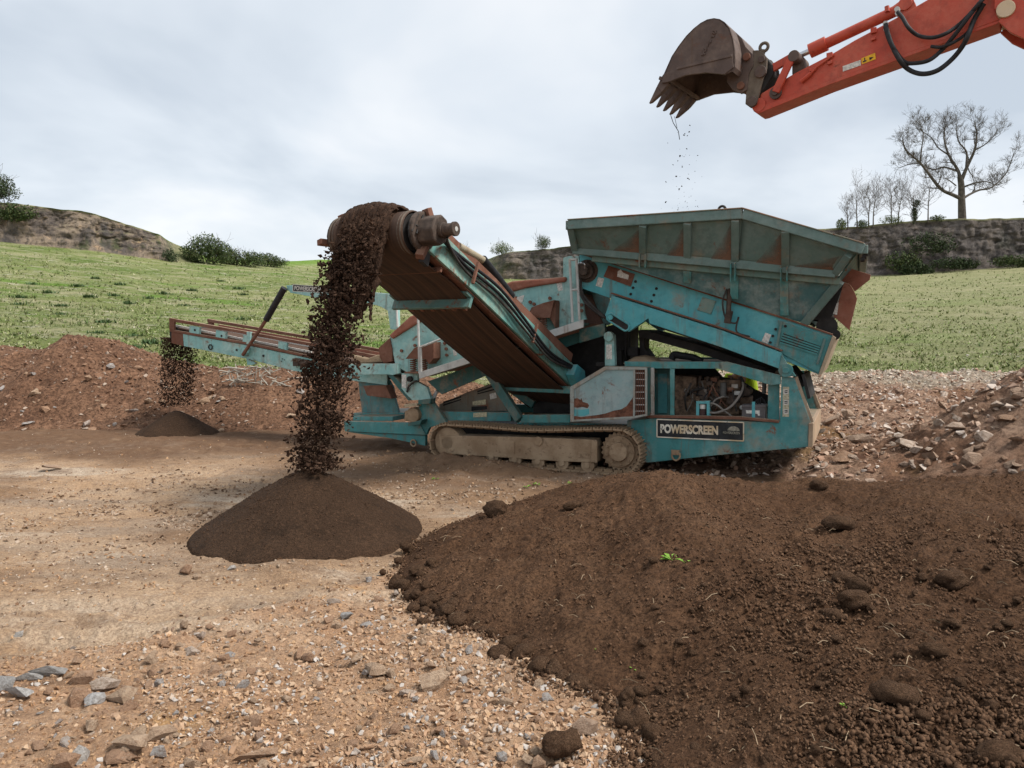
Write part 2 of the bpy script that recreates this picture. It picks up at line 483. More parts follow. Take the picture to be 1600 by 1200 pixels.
c = n.mix(n.ramp(n.noise(0.55, 6, 0.6), 0.35, 0.68), (0.42, 0.265, 0.15), (0.52, 0.365, 0.235))
c = n.mix(n.ramp(n.noise(0.9, 8, 0.7, n.vec((0.45, 1.3, 1))), 0.47, 0.62, 0, 0.85), c, (0.33, 0.25, 0.18))
c = n.mix(n.ramp(n.noise(0.7, 7, 0.66, n.vec((0.3, 1.0, 1))), 0.52, 0.66, 0, 0.85), c, (0.60, 0.50, 0.39))
c = n.mix(n.ramp(n.noise(1.7, 8, 0.7, n.vec((0.5, 1.2, 1))), 0.54, 0.66, 0, 0.7), c, (0.24, 0.15, 0.09))
gc = n.mix(n.ramp(n.noise(1.3, 6, 0.6), 0.38, 0.66), (0.42, 0.245, 0.14), (0.53, 0.345, 0.215))
gc = n.mix(n.ramp(n.noise(0.9, 6, 0.65), 0.56, 0.68, 0, 0.8), gc, (0.52, 0.30, 0.12))
gc = n.mix(n.ramp(n.noise(2.4, 7, 0.7), 0.54, 0.68, 0, 0.6), gc, (0.25, 0.14, 0.08))
c = n.mix(n.ramp(n.math('ADD', gv, n.math('MULTIPLY', n.math('SUBTRACT', n.noise(2.2, 7, 0.7), 0.5), 1.4)), 0.25, 0.75), c, gc)
c = n.mix(n.ramp(n.noise(7, 8, 0.74), 0.50, 0.64, 0, 0.65), c, (0.19, 0.12, 0.075))
c = n.mix(n.ramp(n.noise(11, 7, 0.74), 0.58, 0.66, 0, 0.6), c, (0.62, 0.52, 0.42))
c = n.mix(n.math('MULTIPLY', wh, n.ramp(n.noise(6, 7, 0.7), 0.3, 0.55, 0.3, 0.85)), c, (0.58, 0.44, 0.31))
gr = n.noise(42, 6, 0.72)
c = n.mix(n.ramp(gr, 0.38, 0.62, 0.55, 0), c, (0.16, 0.10, 0.065))
c = n.mix(n.ramp(n.voro(55), 0.0, 0.3, 0.5, 0), c, (0.62, 0.5, 0.4))
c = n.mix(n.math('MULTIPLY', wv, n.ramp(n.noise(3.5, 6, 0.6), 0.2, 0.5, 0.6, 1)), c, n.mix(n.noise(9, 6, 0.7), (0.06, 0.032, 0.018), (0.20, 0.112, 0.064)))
nm = n.bump(n.noise(9, 9, 0.74), 0.9, 0.05)
nm = n.bump(gr, 0.8, 0.015, nm)
M_GROUND = n.done(c, 0.95, nm, 0, 0.15)
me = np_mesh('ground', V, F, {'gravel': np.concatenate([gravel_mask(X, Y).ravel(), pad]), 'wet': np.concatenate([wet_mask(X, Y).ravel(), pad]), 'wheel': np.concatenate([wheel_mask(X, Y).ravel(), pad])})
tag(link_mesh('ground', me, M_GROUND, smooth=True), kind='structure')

# ------------------------------------------------------------------ the grassy bowl and the quarry faces
PXS = np.array([-900, -300, 0, 150, 270, 430, 510, 720, 760, 890, 1100, 1330, 1400, 1480, 1600, 1900, 2500])
YB = np.array([372, 376, 380, 394, 410, 417, 418, 425, 436, 440, 440, 434, 431, 426, 418, 408, 400])
YT = np.array([285, 305, 320, 336, 374, 393, 390.5, 398, 401, 388, 374, 358, 351, 346, 345, 344, 340])
DCP = np.array([70, 72, 75, 77, 80, 92, 105, 105, 100, 97, 96, 95, 95, 95, 95, 92, 85.])
def slope_of(row): return np.array([(520 - y) / 1200 for y in np.atleast_1d(row)])
A_h = np.concatenate([np.linspace(-1.9, -0.82, 60)[:-1], np.linspace(-0.82, 0.82, 560), np.linspace(0.82, 1.9, 60)[1:]])
PXh = 800 + 1200 * A_h
zb_s = slope_of(np.interp(PXh, PXS, YB)); zt_s = slope_of(np.interp(PXh, PXS, YT)); Dc = np.interp(PXh, PXS, DCP)
ker = np.ones(9) / 9
Dc = np.convolve(np.pad(Dc, 4, 'edge'), ker, 'valid')
zt_s = np.convolve(np.pad(zt_s, 2, 'edge'), np.ones(5) / 5, 'valid')
zb = CAM_H + zb_s * Dc
zt = CAM_H + zt_s * (Dc + 2.2)
cliffy = np.interp(PXh, [-900, 255, 330, 500, 735, 790, 2500], [1, 1, 0.0, 0.0, 0.25, 1, 1])
def hill_base(a, D):                                  # vectorised over matching arrays
    dc = np.interp(a, A_h, Dc); z1 = np.interp(a, A_h, zb)
    t = (D - 22) / (dc - 22)
    z = 1.0 + (z1 - 1.0) * (0.86 * t + 0.14 * t * t)
    low = sstep(17.5, 22, D) * 1.0
    z = np.where(D < 22, low, z)
    return z + (0.16 * fbm(a * D * 0.22, D * 0.22, 41, 4) + 0.05 * fbm(a * D * 1.3, D * 1.3, 42, 3)) * sstep(18, 24, D) * (0.3 + 0.7 * sstep(0, .12, 1 - t))
rows = []
T = np.concatenate([np.linspace(0, 1, 100) ** 1.35])
for t in T:
    D = 17.5 + (Dc - 17.5) * t
    rows.append((A_h * D, D, hill_base(A_h, D), np.zeros_like(D), np.zeros_like(D)))
NCL = 46
for k in range(1, NCL + 1):
    s = k / NCL
    depth = 1.3 * s ** 1.3 + (1 - cliffy) * 16 * s
    D = Dc + depth
    z = zb + (zt - zb) * (s + 0.10 * np.sin(s * math.pi) * 1)
    xx = A_h * D
    rough = np.sin(np.clip(s, 0, 1) * math.pi) ** 0.5 * cliffy
    big = billow(xx * 0.32, z * 0.5 + 3, 51, 5, 0.6)
    lay = fbm(xx * 0.25, z * 2.4, 52, 4)
    D2 = D + rough * (0.30 * big + 0.12 * lay + 0.6 * billow(xx * 0.9, z * 0.55, 56, 5, 0.66) + 0.8 * fbm(xx * 0.2, z * 0.04, 57, 4))
    z2 = z + rough * 0.25 * fbm(xx * 0.9, z * 0.9, 53, 4) + s * 0.16 * fbm(xx * 0.6, xx * 0.05, 54, 5)
    rows.append((xx * D2 / D, D2, z2, np.full_like(D, 1.0) * cliffy * (1 - sstep(0.93, 1.0, s)), (1 - cliffy) * min(1, s * 4)))
EDGE_X, EDGE_Y, EDGE_Z = rows[-1][0], rows[-1][1], rows[-1][2]
for k in range(1, 14):
    D = EDGE_Y + 2.2 * k ** 1.7
    rows.append((A_h * D, D, EDGE_Z + (0.018 * (D - EDGE_Y)) + 0.1 * fbm(A_h * D * 0.3, D * 0.3, 55, 3), np.zeros_like(D), 1 - cliffy))
V = np.stack([np.stack([r[0], r[1], r[2]], -1) for r in rows]).reshape(-1, 3)
att = np.stack([r[3] for r in rows]).ravel()
n = NT('hillside_turf')
cl = n.attr('cliff')
g = n.mix(n.ramp(n.noise(0.12, 6, 0.6, n.vec((1, 0.6, 1))), 0.35, 0.65), (0.105, 0.155, 0.032), (0.22, 0.235, 0.09))
g = n.mix(n.ramp(n.noise(0.5, 7, 0.65, n.vec((0.5, 1.0, 1))), 0.45, 0.65, 0, 0.8), g, (0.34, 0.315, 0.18))
g = n.mix(n.ramp(n.noise(1.6, 6, 0.7, n.vec((0.6, 1, 1))), 0.56, 0.66, 0, 0.75), g, (0.50, 0.46, 0.36))
g = n.mix(n.ramp(n.noise(2.8, 7, 0.74), 0.52, 0.66, 0, 0.7), g, (0.07, 0.11, 0.028))
g = n.mix(n.ramp(n.noise(5.5, 6, 0.75), 0.6, 0.66, 0, 0.8), g, (0.55, 0.51, 0.42))
g = n.mix(n.ramp(n.noise(0.35, 5, 0.6, n.vec((0.25, 1.0, 1))), 0.56, 0.68, 0, 0.8), g, (0.11, 0.21, 0.025))
rk = n.mix(n.ramp(n.noise(0.45, 9, 0.72), 0.4, 0.6), (0.12, 0.10, 0.088), (0.30, 0.235, 0.175))
rk = n.mix(n.ramp(n.noise(0.9, 8, 0.7, n.vec((1, 1, 1.2))), 0.55, 0.7, 0, 0.8), rk, (0.42, 0.29, 0.18))
rk = n.mix(n.ramp(n.noise(2.2, 8, 0.75, n.vec((1.3, 1, 0.9))), 0.5, 0.62, 0, 0.75), rk, (0.055, 0.05, 0.047))
rk = n.mix(n.ramp(n.noise(0.22, 6, 0.62), 0.56, 0.66, 0, 0.7), rk, n.mix(n.noise(2.5, 5), (0.03, 0.045, 0.015), (0.085, 0.11, 0.035)))
top = n.ramp(n.normal_z(), 0.62, 0.85)
rk = n.mix(n.math('MULTIPLY', top, 0.5), rk, (0.16, 0.15, 0.07))
rk = n.mix(n.ramp(n.noise(0.5, 6, 0.7, n.vec((1, 1, 0.25))), 0.52, 0.6, 0, 0.6), rk, (0.075, 0.07, 0.07))
sx_ = n.new('ShaderNodeSeparateXYZ'); n.lk(n.tc.outputs['Object'], sx_.inputs[0])
rk = n.mix(n.ramp(sx_.outputs[0], -8, 6, 0, 0.78), rk, n.mix(n.ramp(n.noise(1.1, 10, 0.78), 0.38, 0.66), (0.045, 0.041, 0.041), (0.155, 0.138, 0.13)))
g = n.mix(n.ramp(sx_.outputs[0], 2, 22, 0, 0.6), g, n.mix(n.noise(1.2, 8, 0.74), (0.21, 0.205, 0.10), (0.38, 0.35, 0.215)))
g = n.mix(n.math('MULTIPLY', n.attr('lush'), 0.8), g, n.mix(n.noise(0.8, 6, 0.7), (0.10, 0.20, 0.022), (0.17, 0.27, 0.045)))
c = n.mix(cl, g, rk)
nm = n.bump(n.noise(1.4, 9, 0.75), 0.9, 0.35)
nm = n.bump(n.noise(7, 6, 0.75), 0.8, 0.08, nm)
M_HILL = n.done(c, 0.97, nm, 0, 0.1)
me = np_mesh('hillside', V, grid_faces(len(rows), len(A_h)), {'cliff': att, 'lush': np.stack([r[4] for r in rows]).ravel()})
tag(link_mesh('hillside', me, M_HILL, smooth=True), kind='structure')
def hill_top(px):                                     # skyline edge above a column of the hill
    i = int(np.argmin(np.abs(PXh - px)))
    return Vector((float(EDGE_X[i]), float(EDGE_Y[i]), float(EDGE_Z[i])))
def hill_foot(px, t=1.0):
    a = (px - 800) / 1200; dc = float(np.interp(a, A_h, Dc)); D = 17.5 + (dc - 17.5) * t
    return Vector((a * D, D, float(hill_base(np.array([a]), np.array([D]))[0])))

# ------------------------------------------------------------------ heaps and banks: each its own body of earth
def bank(name, X, Y, Z, mat, attrs=None):
    V = np.stack([X, Y, Z], -1).reshape(-1, 3)
    me = np_mesh(name, V, grid_faces(*X.shape), attrs)
    return link_mesh(name, me, mat, smooth=True)

M_SOIL = earth('screened_topsoil', (0.092, 0.046, 0.0235), (0.130, 0.069, 0.037), (0.152, 0.084, 0.046), 1.0, 1.0, 48, bd=0.045)
M_SOIL_FINE = earth('fine_screened_soil', (0.050, 0.028, 0.016), (0.074, 0.042, 0.0245), (0.036, 0.021, 0.0125), 1.0, 1.0, 75, bd=0.028)
M_RUBBLE_L = earth('reddish_rubble_earth', (0.15, 0.078, 0.046), (0.235, 0.13, 0.078), (0.085, 0.045, 0.028), 0.8, 1.0, 20, bd=0.08)
n = NT('quarry_rubble_earth')
pale = n.attr('pale')
c = n.mix(n.ramp(n.noise(0.9, 7, 0.65), 0.35, 0.65), (0.30, 0.165, 0.10), (0.47, 0.315, 0.22))
c = n.mix(n.ramp(n.noise(2.6, 7, 0.7), 0.5, 0.64, 0, 0.8), c, (0.12, 0.065, 0.042))
c = n.mix(n.ramp(n.noise(0.6, 4), 0.58, 0.68, 0, 0.6), c, (0.30, 0.18, 0.065))
c = n.mix(pale, c, n.mix(n.noise(12, 6, 0.7), (0.30, 0.22, 0.15), (0.62, 0.54, 0.43)))
c = n.mix(n.ramp(n.noise(14, 6, 0.75), 0.35, 0.6, 0.6, 0), c, (0.06, 0.035, 0.025))
nm = n.bump(n.noise(7, 9, 0.75), 1.0, 0.12)
nm = n.bump(n.noise(30, 6, 0.75), 0.8, 0.03, nm)
M_RUBBLE_R = n.done(c, 0.96, nm, 0, 0.12)

# the big heap of topsoil in the right foreground
soil_px = [(632, 880), (622, 915), (660, 965), (715, 990), (790, 1012), (835, 1070), (905, 1098), (965, 1122), (1000, 1170), (985, 1230)]
SP_POLY = [(p.x, p.y) for p in (ground_at(*q) for q in soil_px)]
SP_POLY += [(0.75, 2.9), (1.2, 1.7), (3.0, 0.6), (9, 0.4), (11.5, 4), (11.0, 8.8), (7.2, 9.6), (4.2, 9.75), (2.4, 9.9), (1.2, 9.75), (0.2, 9.2), (-0.55, 8.3), (-0.98, 7.75)]
def soil_z(X, Y):
    wob = 0.10 * fbm(X * 1.6, Y * 1.6, 61, 3) + 0.04 * fbm(X * 6, Y * 6, 62, 2)
    d = poly_sdf(X, Y, SP_POLY) + wob
    lim = 0.60 + 0.10 * fbm(X * 0.7, Y * 0.7, 63, 3)
    lim = lim + 0.16 * np.exp(-((X - 1.5 - 0.1 * (Y - 7)) / 0.9) ** 2 - ((Y - 7.9) / 1.5) ** 2)
    lim = lim - 0.22 * np.exp(-((X - 3.3) / 1.0) ** 2 - ((Y - 7.6) / 1.1) ** 2)
    lim = lim + 0.25 * sstep(4.2, 7.5, X) * sstep(4.5, 7.5, Y)
    rx = 1.15 + 0.12 * (Y - 5.5) + 0.18 * fbm(Y * 0.8, Y * 0.3, 68, 2)
    lim = lim + 0.24 * np.exp(-((X - rx) / 0.5) ** 2) * sstep(4.2, 5.6, Y) * sstep(9.6, 8.4, Y)
    lim = lim - 0.20 * np.exp(-((X - 2.3 - 0.2 * (Y - 6)) / 0.55) ** 2) * sstep(4.6, 6.0, Y) * sstep(8.8, 7.6, Y)
    lim = lim + 0.10 * fbm(X * 1.0 + 0.5 * Y, Y * 0.9, 69, 3)
    lim = lim * (0.42 + 0.58 * sstep(2.6, 6.6, Y + 0.25 * X))
    rise = np.maximum(d, 0) * 0.62
    z = lim * (1 - np.exp(-rise / np.maximum(lim, 0.1)))
    core = sstep(0.0, 0.5, d)
    z = z + core * (0.085 * fbm(X * 1.7, Y * 1.7, 64, 4) + 0.035 * billow(X * 4.5, Y * 4.5, 65, 4) + 0.016 * billow(X * 13, Y * 13, 66, 3) + 0.011 * billow(X * 31, Y * 31, 67, 2))
    z = z + sstep(-0.02, 0.12, d) * 0.02 - 0.25 * sstep(0.0, -0.25, d)
    return z
D_s = np.geomspace(1.9, 10.6, 410); A_s = np.concatenate([np.linspace(-0.3, 0.78, 400), np.linspace(0.78, 4.0, 60)[1:]])
X, Y = fan(D_s, A_s)
Zs = soil_z(X, Y)
Zs = np.where(poly_sdf(X, Y, SP_POLY) < -0.3, -0.35, Zs + ground_z(X, Y) * 0.3)
o = bank('topsoil_heap', X, Y, Zs, M_SOIL)
tag(o, 'broad low heap of lumpy dark topsoil filling the right foreground', 'soil heap')

# the cone of fine soil under the side conveyor
CX, CY = -2.19, 8.15
def cone_z(X, Y, cx=CX, cy=CY, R=1.21, H=0.73, seed=71):
    ang = np.arctan2(Y - cy, X - cx)
    r = np.hypot(X - cx, Y - cy) / (1 + 0.07 * fbm(np.cos(ang) * 1.4 + 5, np.sin(ang) * 1.4, seed, 3))
    t = np.clip(1 - r / R, 0, 1)
    rn = np.clip(r / R, 0, 1)
    z = H * (1 - rn ** 1.07 * (1 - 0.0 * rn)) * (1 - 0.07 * t ** 5)
    z = z + (0.014 * fbm(X * 4, Y * 4, seed + 1, 3) + 0.008 * fbm(X * 26, Y * 26, seed + 2, 3)) * sstep(0, 0.1, t)
    return np.where(r > R, -0.12 * (r / R - 1) * 8 - 0.02, z)
X, Y = np.meshgrid(np.linspace(CX - 1.5, CX + 1.5, 175), np.linspace(CY - 1.5, CY + 1.5, 175))
o = bank('fine_soil_heap', X, Y, cone_z(X, Y) + 0.02, M_SOIL_FINE)
tag(o, 'smooth dark cone of fine soil under the near side conveyor', 'soil heap')
c2 = at(275, 660, 16.1)
X, Y = np.meshgrid(np.linspace(c2.x - 1.2, c2.x + 1.2, 80), np.linspace(c2.y - 1.2, c2.y + 1.2, 80))
o = bank('small_soil_heap', X, Y, cone_z(X, Y, c2.x, c2.y, 0.82, 0.52, 75) + 0.03, M_SOIL_FINE)
tag(o, 'small dark cone of soil under the end of the tail conveyor', 'soil heap')

def cone_crumbs(name, cx, cy, R, H, seed, N, label):
    r = np.random.default_rng(seed); a = r.uniform(0, 6.283, N); q = R * np.sqrt(r.random(N)) * r.uniform(.55, 1.16, N)
    x = cx + q * np.cos(a); y = cy + q * np.sin(a); sz = 0.003 + 0.014 * r.random(N) ** 4
    z = np.maximum(cone_z(x, y, cx, cy, R, H, seed), ground_z(x, y)) + 0.02
    CRUMB_JOBS.append((name, np.stack([x, y, z], -1), sz, r, label))
CRUMB_JOBS = []
cone_crumbs('cone_crumbs', CX, CY, 1.21, 0.73, 71, 7000, 'fine loose crumbs on and around the fine soil cone')
# reddish bank at the left behind the tail conveyor
LBX = np.array([-24, -16, -13.6, -12.5, -11.9, -11.2, -10.6, -9.8, -9.0, -8.0, -7.0, -5.5, -4, -2.5, -1, 0.5, 2.0])
LBZ = np.array([1.3, 1.5, 1.75, 1.72, 1.62, 2.02, 1.98, 1.72, 1.38, 1.22, 1.22, 1.15, 1.05, 1.0, 0.8, 0.5, 0.0])
def bank_l(X, Y):
    h = np.interp(X, LBX, LBZ)
    h = np.where(True, h, h)
    yy = Y + 0.35 * fbm(X * 0.5, Y * 0.5, 81, 3)
    p = sstep(16.2, 19.6, yy) ** 0.85 * sstep(23.0, 20.0, yy)
    z = h * p
    z = z + p ** 0.5 * (0.10 * fbm(X * 1.2, Y * 1.2, 82, 4) + 0.085 * billow(X * 2.4, Y * 2.4, 83, 4) + 0.03 * billow(X * 7, Y * 7, 84, 3))
    return z - 0.12 * (1 - sstep(0.0, 0.05, p)) - 0.03
X, Y = np.meshgrid(np.linspace(-20, 1.6, 380), np.linspace(15.4, 23, 130))
o = bank('rubble_bank', X, Y, bank_l(X, Y) + ground_z(X, Y) * .5, M_RUBBLE_L)
tag(o, 'long reddish brown bank of earth and rubble below the left hillside', 'rubble bank')

# rubble at the right, rising to the foot of the grass
def bank_r(X, Y):
    u = Y + 0.5 * fbm(X * 0.4, Y * 0.4, 91, 3)
    z = 1.02 * sstep(10.6, 20.5, u) ** 0.9
    g = 1.95 * np.exp(-((X - 8.3) / 2.0) ** 2 * 0.75 - ((Y - 10.6) / 1.75) ** 2 * 0.75)
    z = z + g + 0.3 * np.exp(-((X - 4.9) / .8) ** 2 - ((Y - 15.5) / 2.0) ** 2)
    m = sstep(9.2, 10.6, Y)
    z = z + m * (0.10 * fbm(X * 1.1, Y * 1.1, 92, 4) + 0.09 * billow(X * 2.1, Y * 2.1, 93, 4) + 0.04 * billow(X * 6, Y * 6, 94, 3))
    z = z * sstep(1.0, 2.6, X + 0.10 * (Y - 12)) * sstep(24.5, 21.5, Y)
    return z - 0.10 * (1 - m) - 0.03
def pale_r(X, Y):
    return sstep(17.4, 19.0, Y + 0.4 * (X - 9) * -0.25 + 1.1 * fbm(X * .6, Y * .6, 95, 4)) * 0.95
X, Y = np.meshgrid(np.linspace(1.0, 17, 320), np.linspace(8.7, 24.5, 270))
o = bank('quarry_rubble_bank', X, Y, bank_r(X, Y), M_RUBBLE_R, {'pale': pale_r(X, Y)})
tag(o, 'rough slope of broken stone and red earth right of the machine', 'rubble bank')

# ------------------------------------------------------------------ stones and clods
def hull_rock(seed, npts=13, flatness=0.75):
    r = np.random.default_rng(seed)
    P = r.normal(size=(npts, 3)); P /= np.linalg.norm(P, axis=1)[:, None]
    P *= r.uniform(0.75, 1.1, (npts, 1)); P *= np.array([1.0, r.uniform(0.6, 0.95), r.uniform(0.45, flatness)])
    bm = bmesh.new()
    for p in P: bm.verts.new(p)
    bmesh.ops.convex_hull(bm, input=bm.verts)
    for v in [v for v in bm.verts if not v.link_faces]: bm.verts.remove(v)
    bmesh.ops.triangulate(bm, faces=bm.faces)
    bm.verts.index_update()
    V = np.array([v.co[:] for v in bm.verts]); F = np.array([[v.index for v in f.verts] for f in bm.faces])
    bm.free(); return V, F
def clod_shape(seed, sub=2):
    r = np.random.default_rng(seed)
    bm = bmesh.new(); bmesh.ops.create_icosphere(bm, subdivisions=sub, radius=1)
    V = np.array([v.co[:] for v in bm.verts]); F = np.array([[v.index for v in f.verts] for f in bm.faces]); bm.free()
    o3 = r.uniform(0, 50, 3)
    n1 = fbm(V[:, 0] * 1.3 + o3[0], V[:, 1] * 1.3 + V[:, 2] * 1.7 + o3[1], seed, 3)
    n2 = fbm(V[:, 2] * 3.1 + o3[2], V[:, 0] * 3.1 - V[:, 1] * 2.2, seed + 5, 3)
    n3 = billow(V[:, 0] * 4.3 + o3[1], V[:, 1] * 4.3 + V[:, 2] * 3.1, seed + 9, 3)
    V = V * (1 + 0.30 * n1 + 0.16 * n2 + (0.07 * n3 if sub > 1 else 0))[:, None] * np.array([1, r.uniform(0.75, 1), r.uniform(0.65, 0.9)])
    return V, F
ROCKS = [hull_rock(100 + k, 7 + k % 4) for k in range(16)]
CLODS = [clod_shape(200 + k, 2) for k in range(10)]
CRUMBS = [hull_rock(300 + k, 8 + k % 3, 1.0) for k in range(14)]
def rotm(rng, N, tilt=0.5):
    a = rng.uniform(0, 2 * np.pi, N); b = rng.normal(0, tilt, N); c = rng.normal(0, tilt, N)
    ca, sa, cb, sb, cc, sc = np.cos(a), np.sin(a), np.cos(b), np.sin(b), np.cos(c), np.sin(c)
    z = np.zeros(N); o1 = np.ones(N)
    Rz = np.stack([np.stack([ca, -sa, z], -1), np.stack([sa, ca, z], -1), np.stack([z, z, o1], -1)], 1)
    Rx = np.stack([np.stack([o1, z, z], -1), np.stack([z, cb, -sb], -1), np.stack([z, sb, cb], -1)], 1)
    Ry = np.stack([np.stack([cc, z, sc], -1), np.stack([z, o1, z], -1), np.stack([-sc, z, cc], -1)], 1)
    return Rz @ Rx @ Ry
def scatter(name, shapes, P, S, mat, rng, tilt=0.5, smooth=False, kind='stuff', parent=None):
    N = len(P); R = rotm(rng, N, tilt); pick = rng.integers(0, len(shapes), N)
    Vs, Fs, b = [], [], 0
    for k, (v, f) in enumerate(shapes):
        idx = np.nonzero(pick == k)[0]
        if not len(idx): continue
        vv = np.einsum('nij,vj->nvi', R[idx], v) * S[idx][:, None, None] + P[idx][:, None, :]
        ff = f[None] + (np.arange(len(idx)) * len(v))[:, None, None] + b
        Vs.append(vv.reshape(-1, 3)); Fs.append(ff.reshape(-1, 3)); b += len(idx) * len(v)
    me = np_mesh(name, np.concatenate(Vs), np.concatenate(Fs))
    o = link_mesh(name, me, mat, parent, smooth=smooth)
    o['kind'] = kind
    return o
def stone_mat(name, A, B, C, dark=0.5):
    n = NT(name)
    r = n.island()
    c = n.mix(n.ramp(r, 0.2, 0.75), A, B)
    c = n.mix(n.ramp(n.math('FRACT', n.math('MULTIPLY', r, 7.3)), 0.72, 0.8), c, C)
    c = n.mix(n.ramp(n.noise(9, 6, 0.7), 0.42, 0.66, 0, 0.55), c, (A[0] * dark, A[1] * dark, A[2] * dark))
    nm = n.bump(n.noise(24, 7, 0.72), 0.6, 0.012)
    return n.done(c, 0.9, nm, 0, 0.2)
M_STONE = stone_mat('tan_limestone', (0.38, 0.235, 0.145), (0.48, 0.335, 0.22), (0.46, 0.42, 0.38))
M_STONE_OBJ = None
def stone_obj_mat(name, A, B, C):
    n = NT(name)
    r = n.objrand()
    c = n.mix(n.ramp(r, 0.25, 0.7), A, B)
    c = n.mix(n.ramp(n.math('FRACT', n.math('MULTIPLY', r, 5.7)), 0.74, 0.8), c, C)
    c = n.mix(n.ramp(n.noise(3.2, 7, 0.7), 0.4, 0.62, 0, 0.6), c, (A[0] * 0.55, A[1] * 0.5, A[2] * 0.45))
    c = n.mix(n.ramp(n.noise(7, 5, 0.7), 0.58, 0.68, 0, 0.5), c, (0.6, 0.52, 0.43))
    nm = n.bump(n.noise(6, 8, 0.72), 0.7, 0.08)
    return n.done(c, 0.9, nm, 0, 0.2)
M_STONE_OBJ = stone_obj_mat('broken_limestone', (0.38, 0.235, 0.15), (0.47, 0.34, 0.235), (0.40, 0.38, 0.36))
M_STONE_GREY = stone_obj_mat('grey_limestone', (0.35, 0.335, 0.32), (0.47, 0.455, 0.44), (0.5, 0.46, 0.42))
M_STONE_PALE = stone_obj_mat('pale_quarry_stone', (0.40, 0.28, 0.20), (0.52, 0.42, 0.34), (0.32, 0.20, 0.13))
M_CLOD = earth('soil_clod', (0.125, 0.068, 0.038), (0.17, 0.098, 0.057), (0.2, 0.12, 0.073), 1.0, 1.0, 14, bd=0.16)
M_CRUMB = earth('soil_crumbs', (0.10, 0.054, 0.030), (0.145, 0.083, 0.048), (0.18, 0.107, 0.065), 1.0, 0.6, 60, bd=0.01)

def fan_points(rng, N, D0, D1, a0, a1):               # more or less even over the view
    D = 1 / rng.uniform(1 / D1, 1 / D0, N)
    a = rng.uniform(a0, a1, N)
    return a * D, D
rng = np.random.default_rng(3)
# gravel of the front-left ground
x, y = fan_points(rng, 30000, 3.2, 9.5, -0.75, 0.25)
g = gravel_mask(x, y); inside = poly_sdf(x, y, SP_POLY)
cl = 0.5 + 0.5 * fbm(x * 1.2, y * 1.2, 97, 3)
k = (rng.uniform(0, 1, len(x)) < g * (0.12 + 0.88 * sstep(0.35, 0.68, cl))) & (inside < 0.05)
x, y = x[k], y[k]
s = 0.005 + 0.026 * rng.random(len(x)) ** 3.0
P = np.stack([x, y, ground_z(x, y) + s * 0.25], -1)
scatter('gravel', ROCKS, P, s, M_STONE, rng)
tag(bpy.data.objects['gravel'], 'countless small tan stones strewn over the front left ground', 'gravel')
x, y = fan_points(rng, 16000, 4.5, 16, -0.75, 0.25)
k = (poly_sdf(x, y, SP_POLY) < 0) & (np.hypot(x - CX, y - CY) > 1.3) & (rng.uniform(0, 1, len(x)) < 0.25 + 0.75 * sstep(-.1, .35, fbm(x * .9, y * .9, 98, 3)))
x, y = x[k], y[k]; s = 0.005 + 0.024 * rng.random(len(x)) ** 3.5
P = np.stack([x, y, ground_z(x, y) + s * 0.2], -1)
o = scatter('stone_chips', ROCKS, P, s, stone_mat('yard_chips', (0.36, 0.26, 0.18), (0.46, 0.37, 0.29), (0.2, 0.13, 0.09)), rng)
tag(o, 'loose stone chips scattered over the open yard', 'gravel')
x, y = fan_points(rng, 27000, 3.2, 15, -0.75, 0.25)
pt = fbm(x * 0.8, y * 1.2, 99, 4)
k = (poly_sdf(x, y, SP_POLY) < 0) & (np.hypot(x - CX, y - CY) > 1.28) & (rng.uniform(0, 1, len(x)) < np.clip(0.32 + 1.3 * pt + 0.45 * gravel_mask(x, y), 0.04, 1))
x, y = x[k], y[k]; s = (0.004 + 0.017 * rng.random(len(x)) ** 3.2) * (0.7 + y / 14)
o = scatter('earth_crumbs', CRUMBS, np.stack([x, y, ground_z(x, y) + s * 0.2], -1), s, stone_mat('yard_crumbs', (0.36, 0.21, 0.115), (0.46, 0.295, 0.17), (0.19, 0.11, 0.065)), rng)
tag(o, 'loose tan earth crumbs lying all over the yard', 'earth crumbs')
NP = 5200
x = np.concatenate([rng.normal(-4.2, 1.1, NP), rng.normal(-0.6, 0.9, NP // 2), rng.normal(-3.0, 1.6, NP // 2)]); y = np.concatenate([rng.normal(9.0, .75, NP), rng.normal(9.7, .5, NP // 2), rng.normal(11.2, .8, NP // 2)])
k = (poly_sdf(x, y, SP_POLY) < 0) & (np.hypot(x - CX, y - CY) > 1.32) & (rng.random(len(x)) < np.clip(.45 + 1.6 * fbm(x * 1.4, y * 2.2, 107, 3), .05, 1)); x, y = x[k], y[k]
s = 0.008 + 0.034 * rng.random(len(x)) ** 3.0
o = scatter('churned_clods', ROCKS, np.stack([x, y, ground_z(x, y) + s * 0.15], -1), s, stone_mat('churned_earth', (0.27, 0.175, 0.11), (0.40, 0.31, 0.235), (0.14, 0.085, 0.052)), rng)
tag(o, 'churned clods and flat stones on the yard around the soil cone', 'clods')
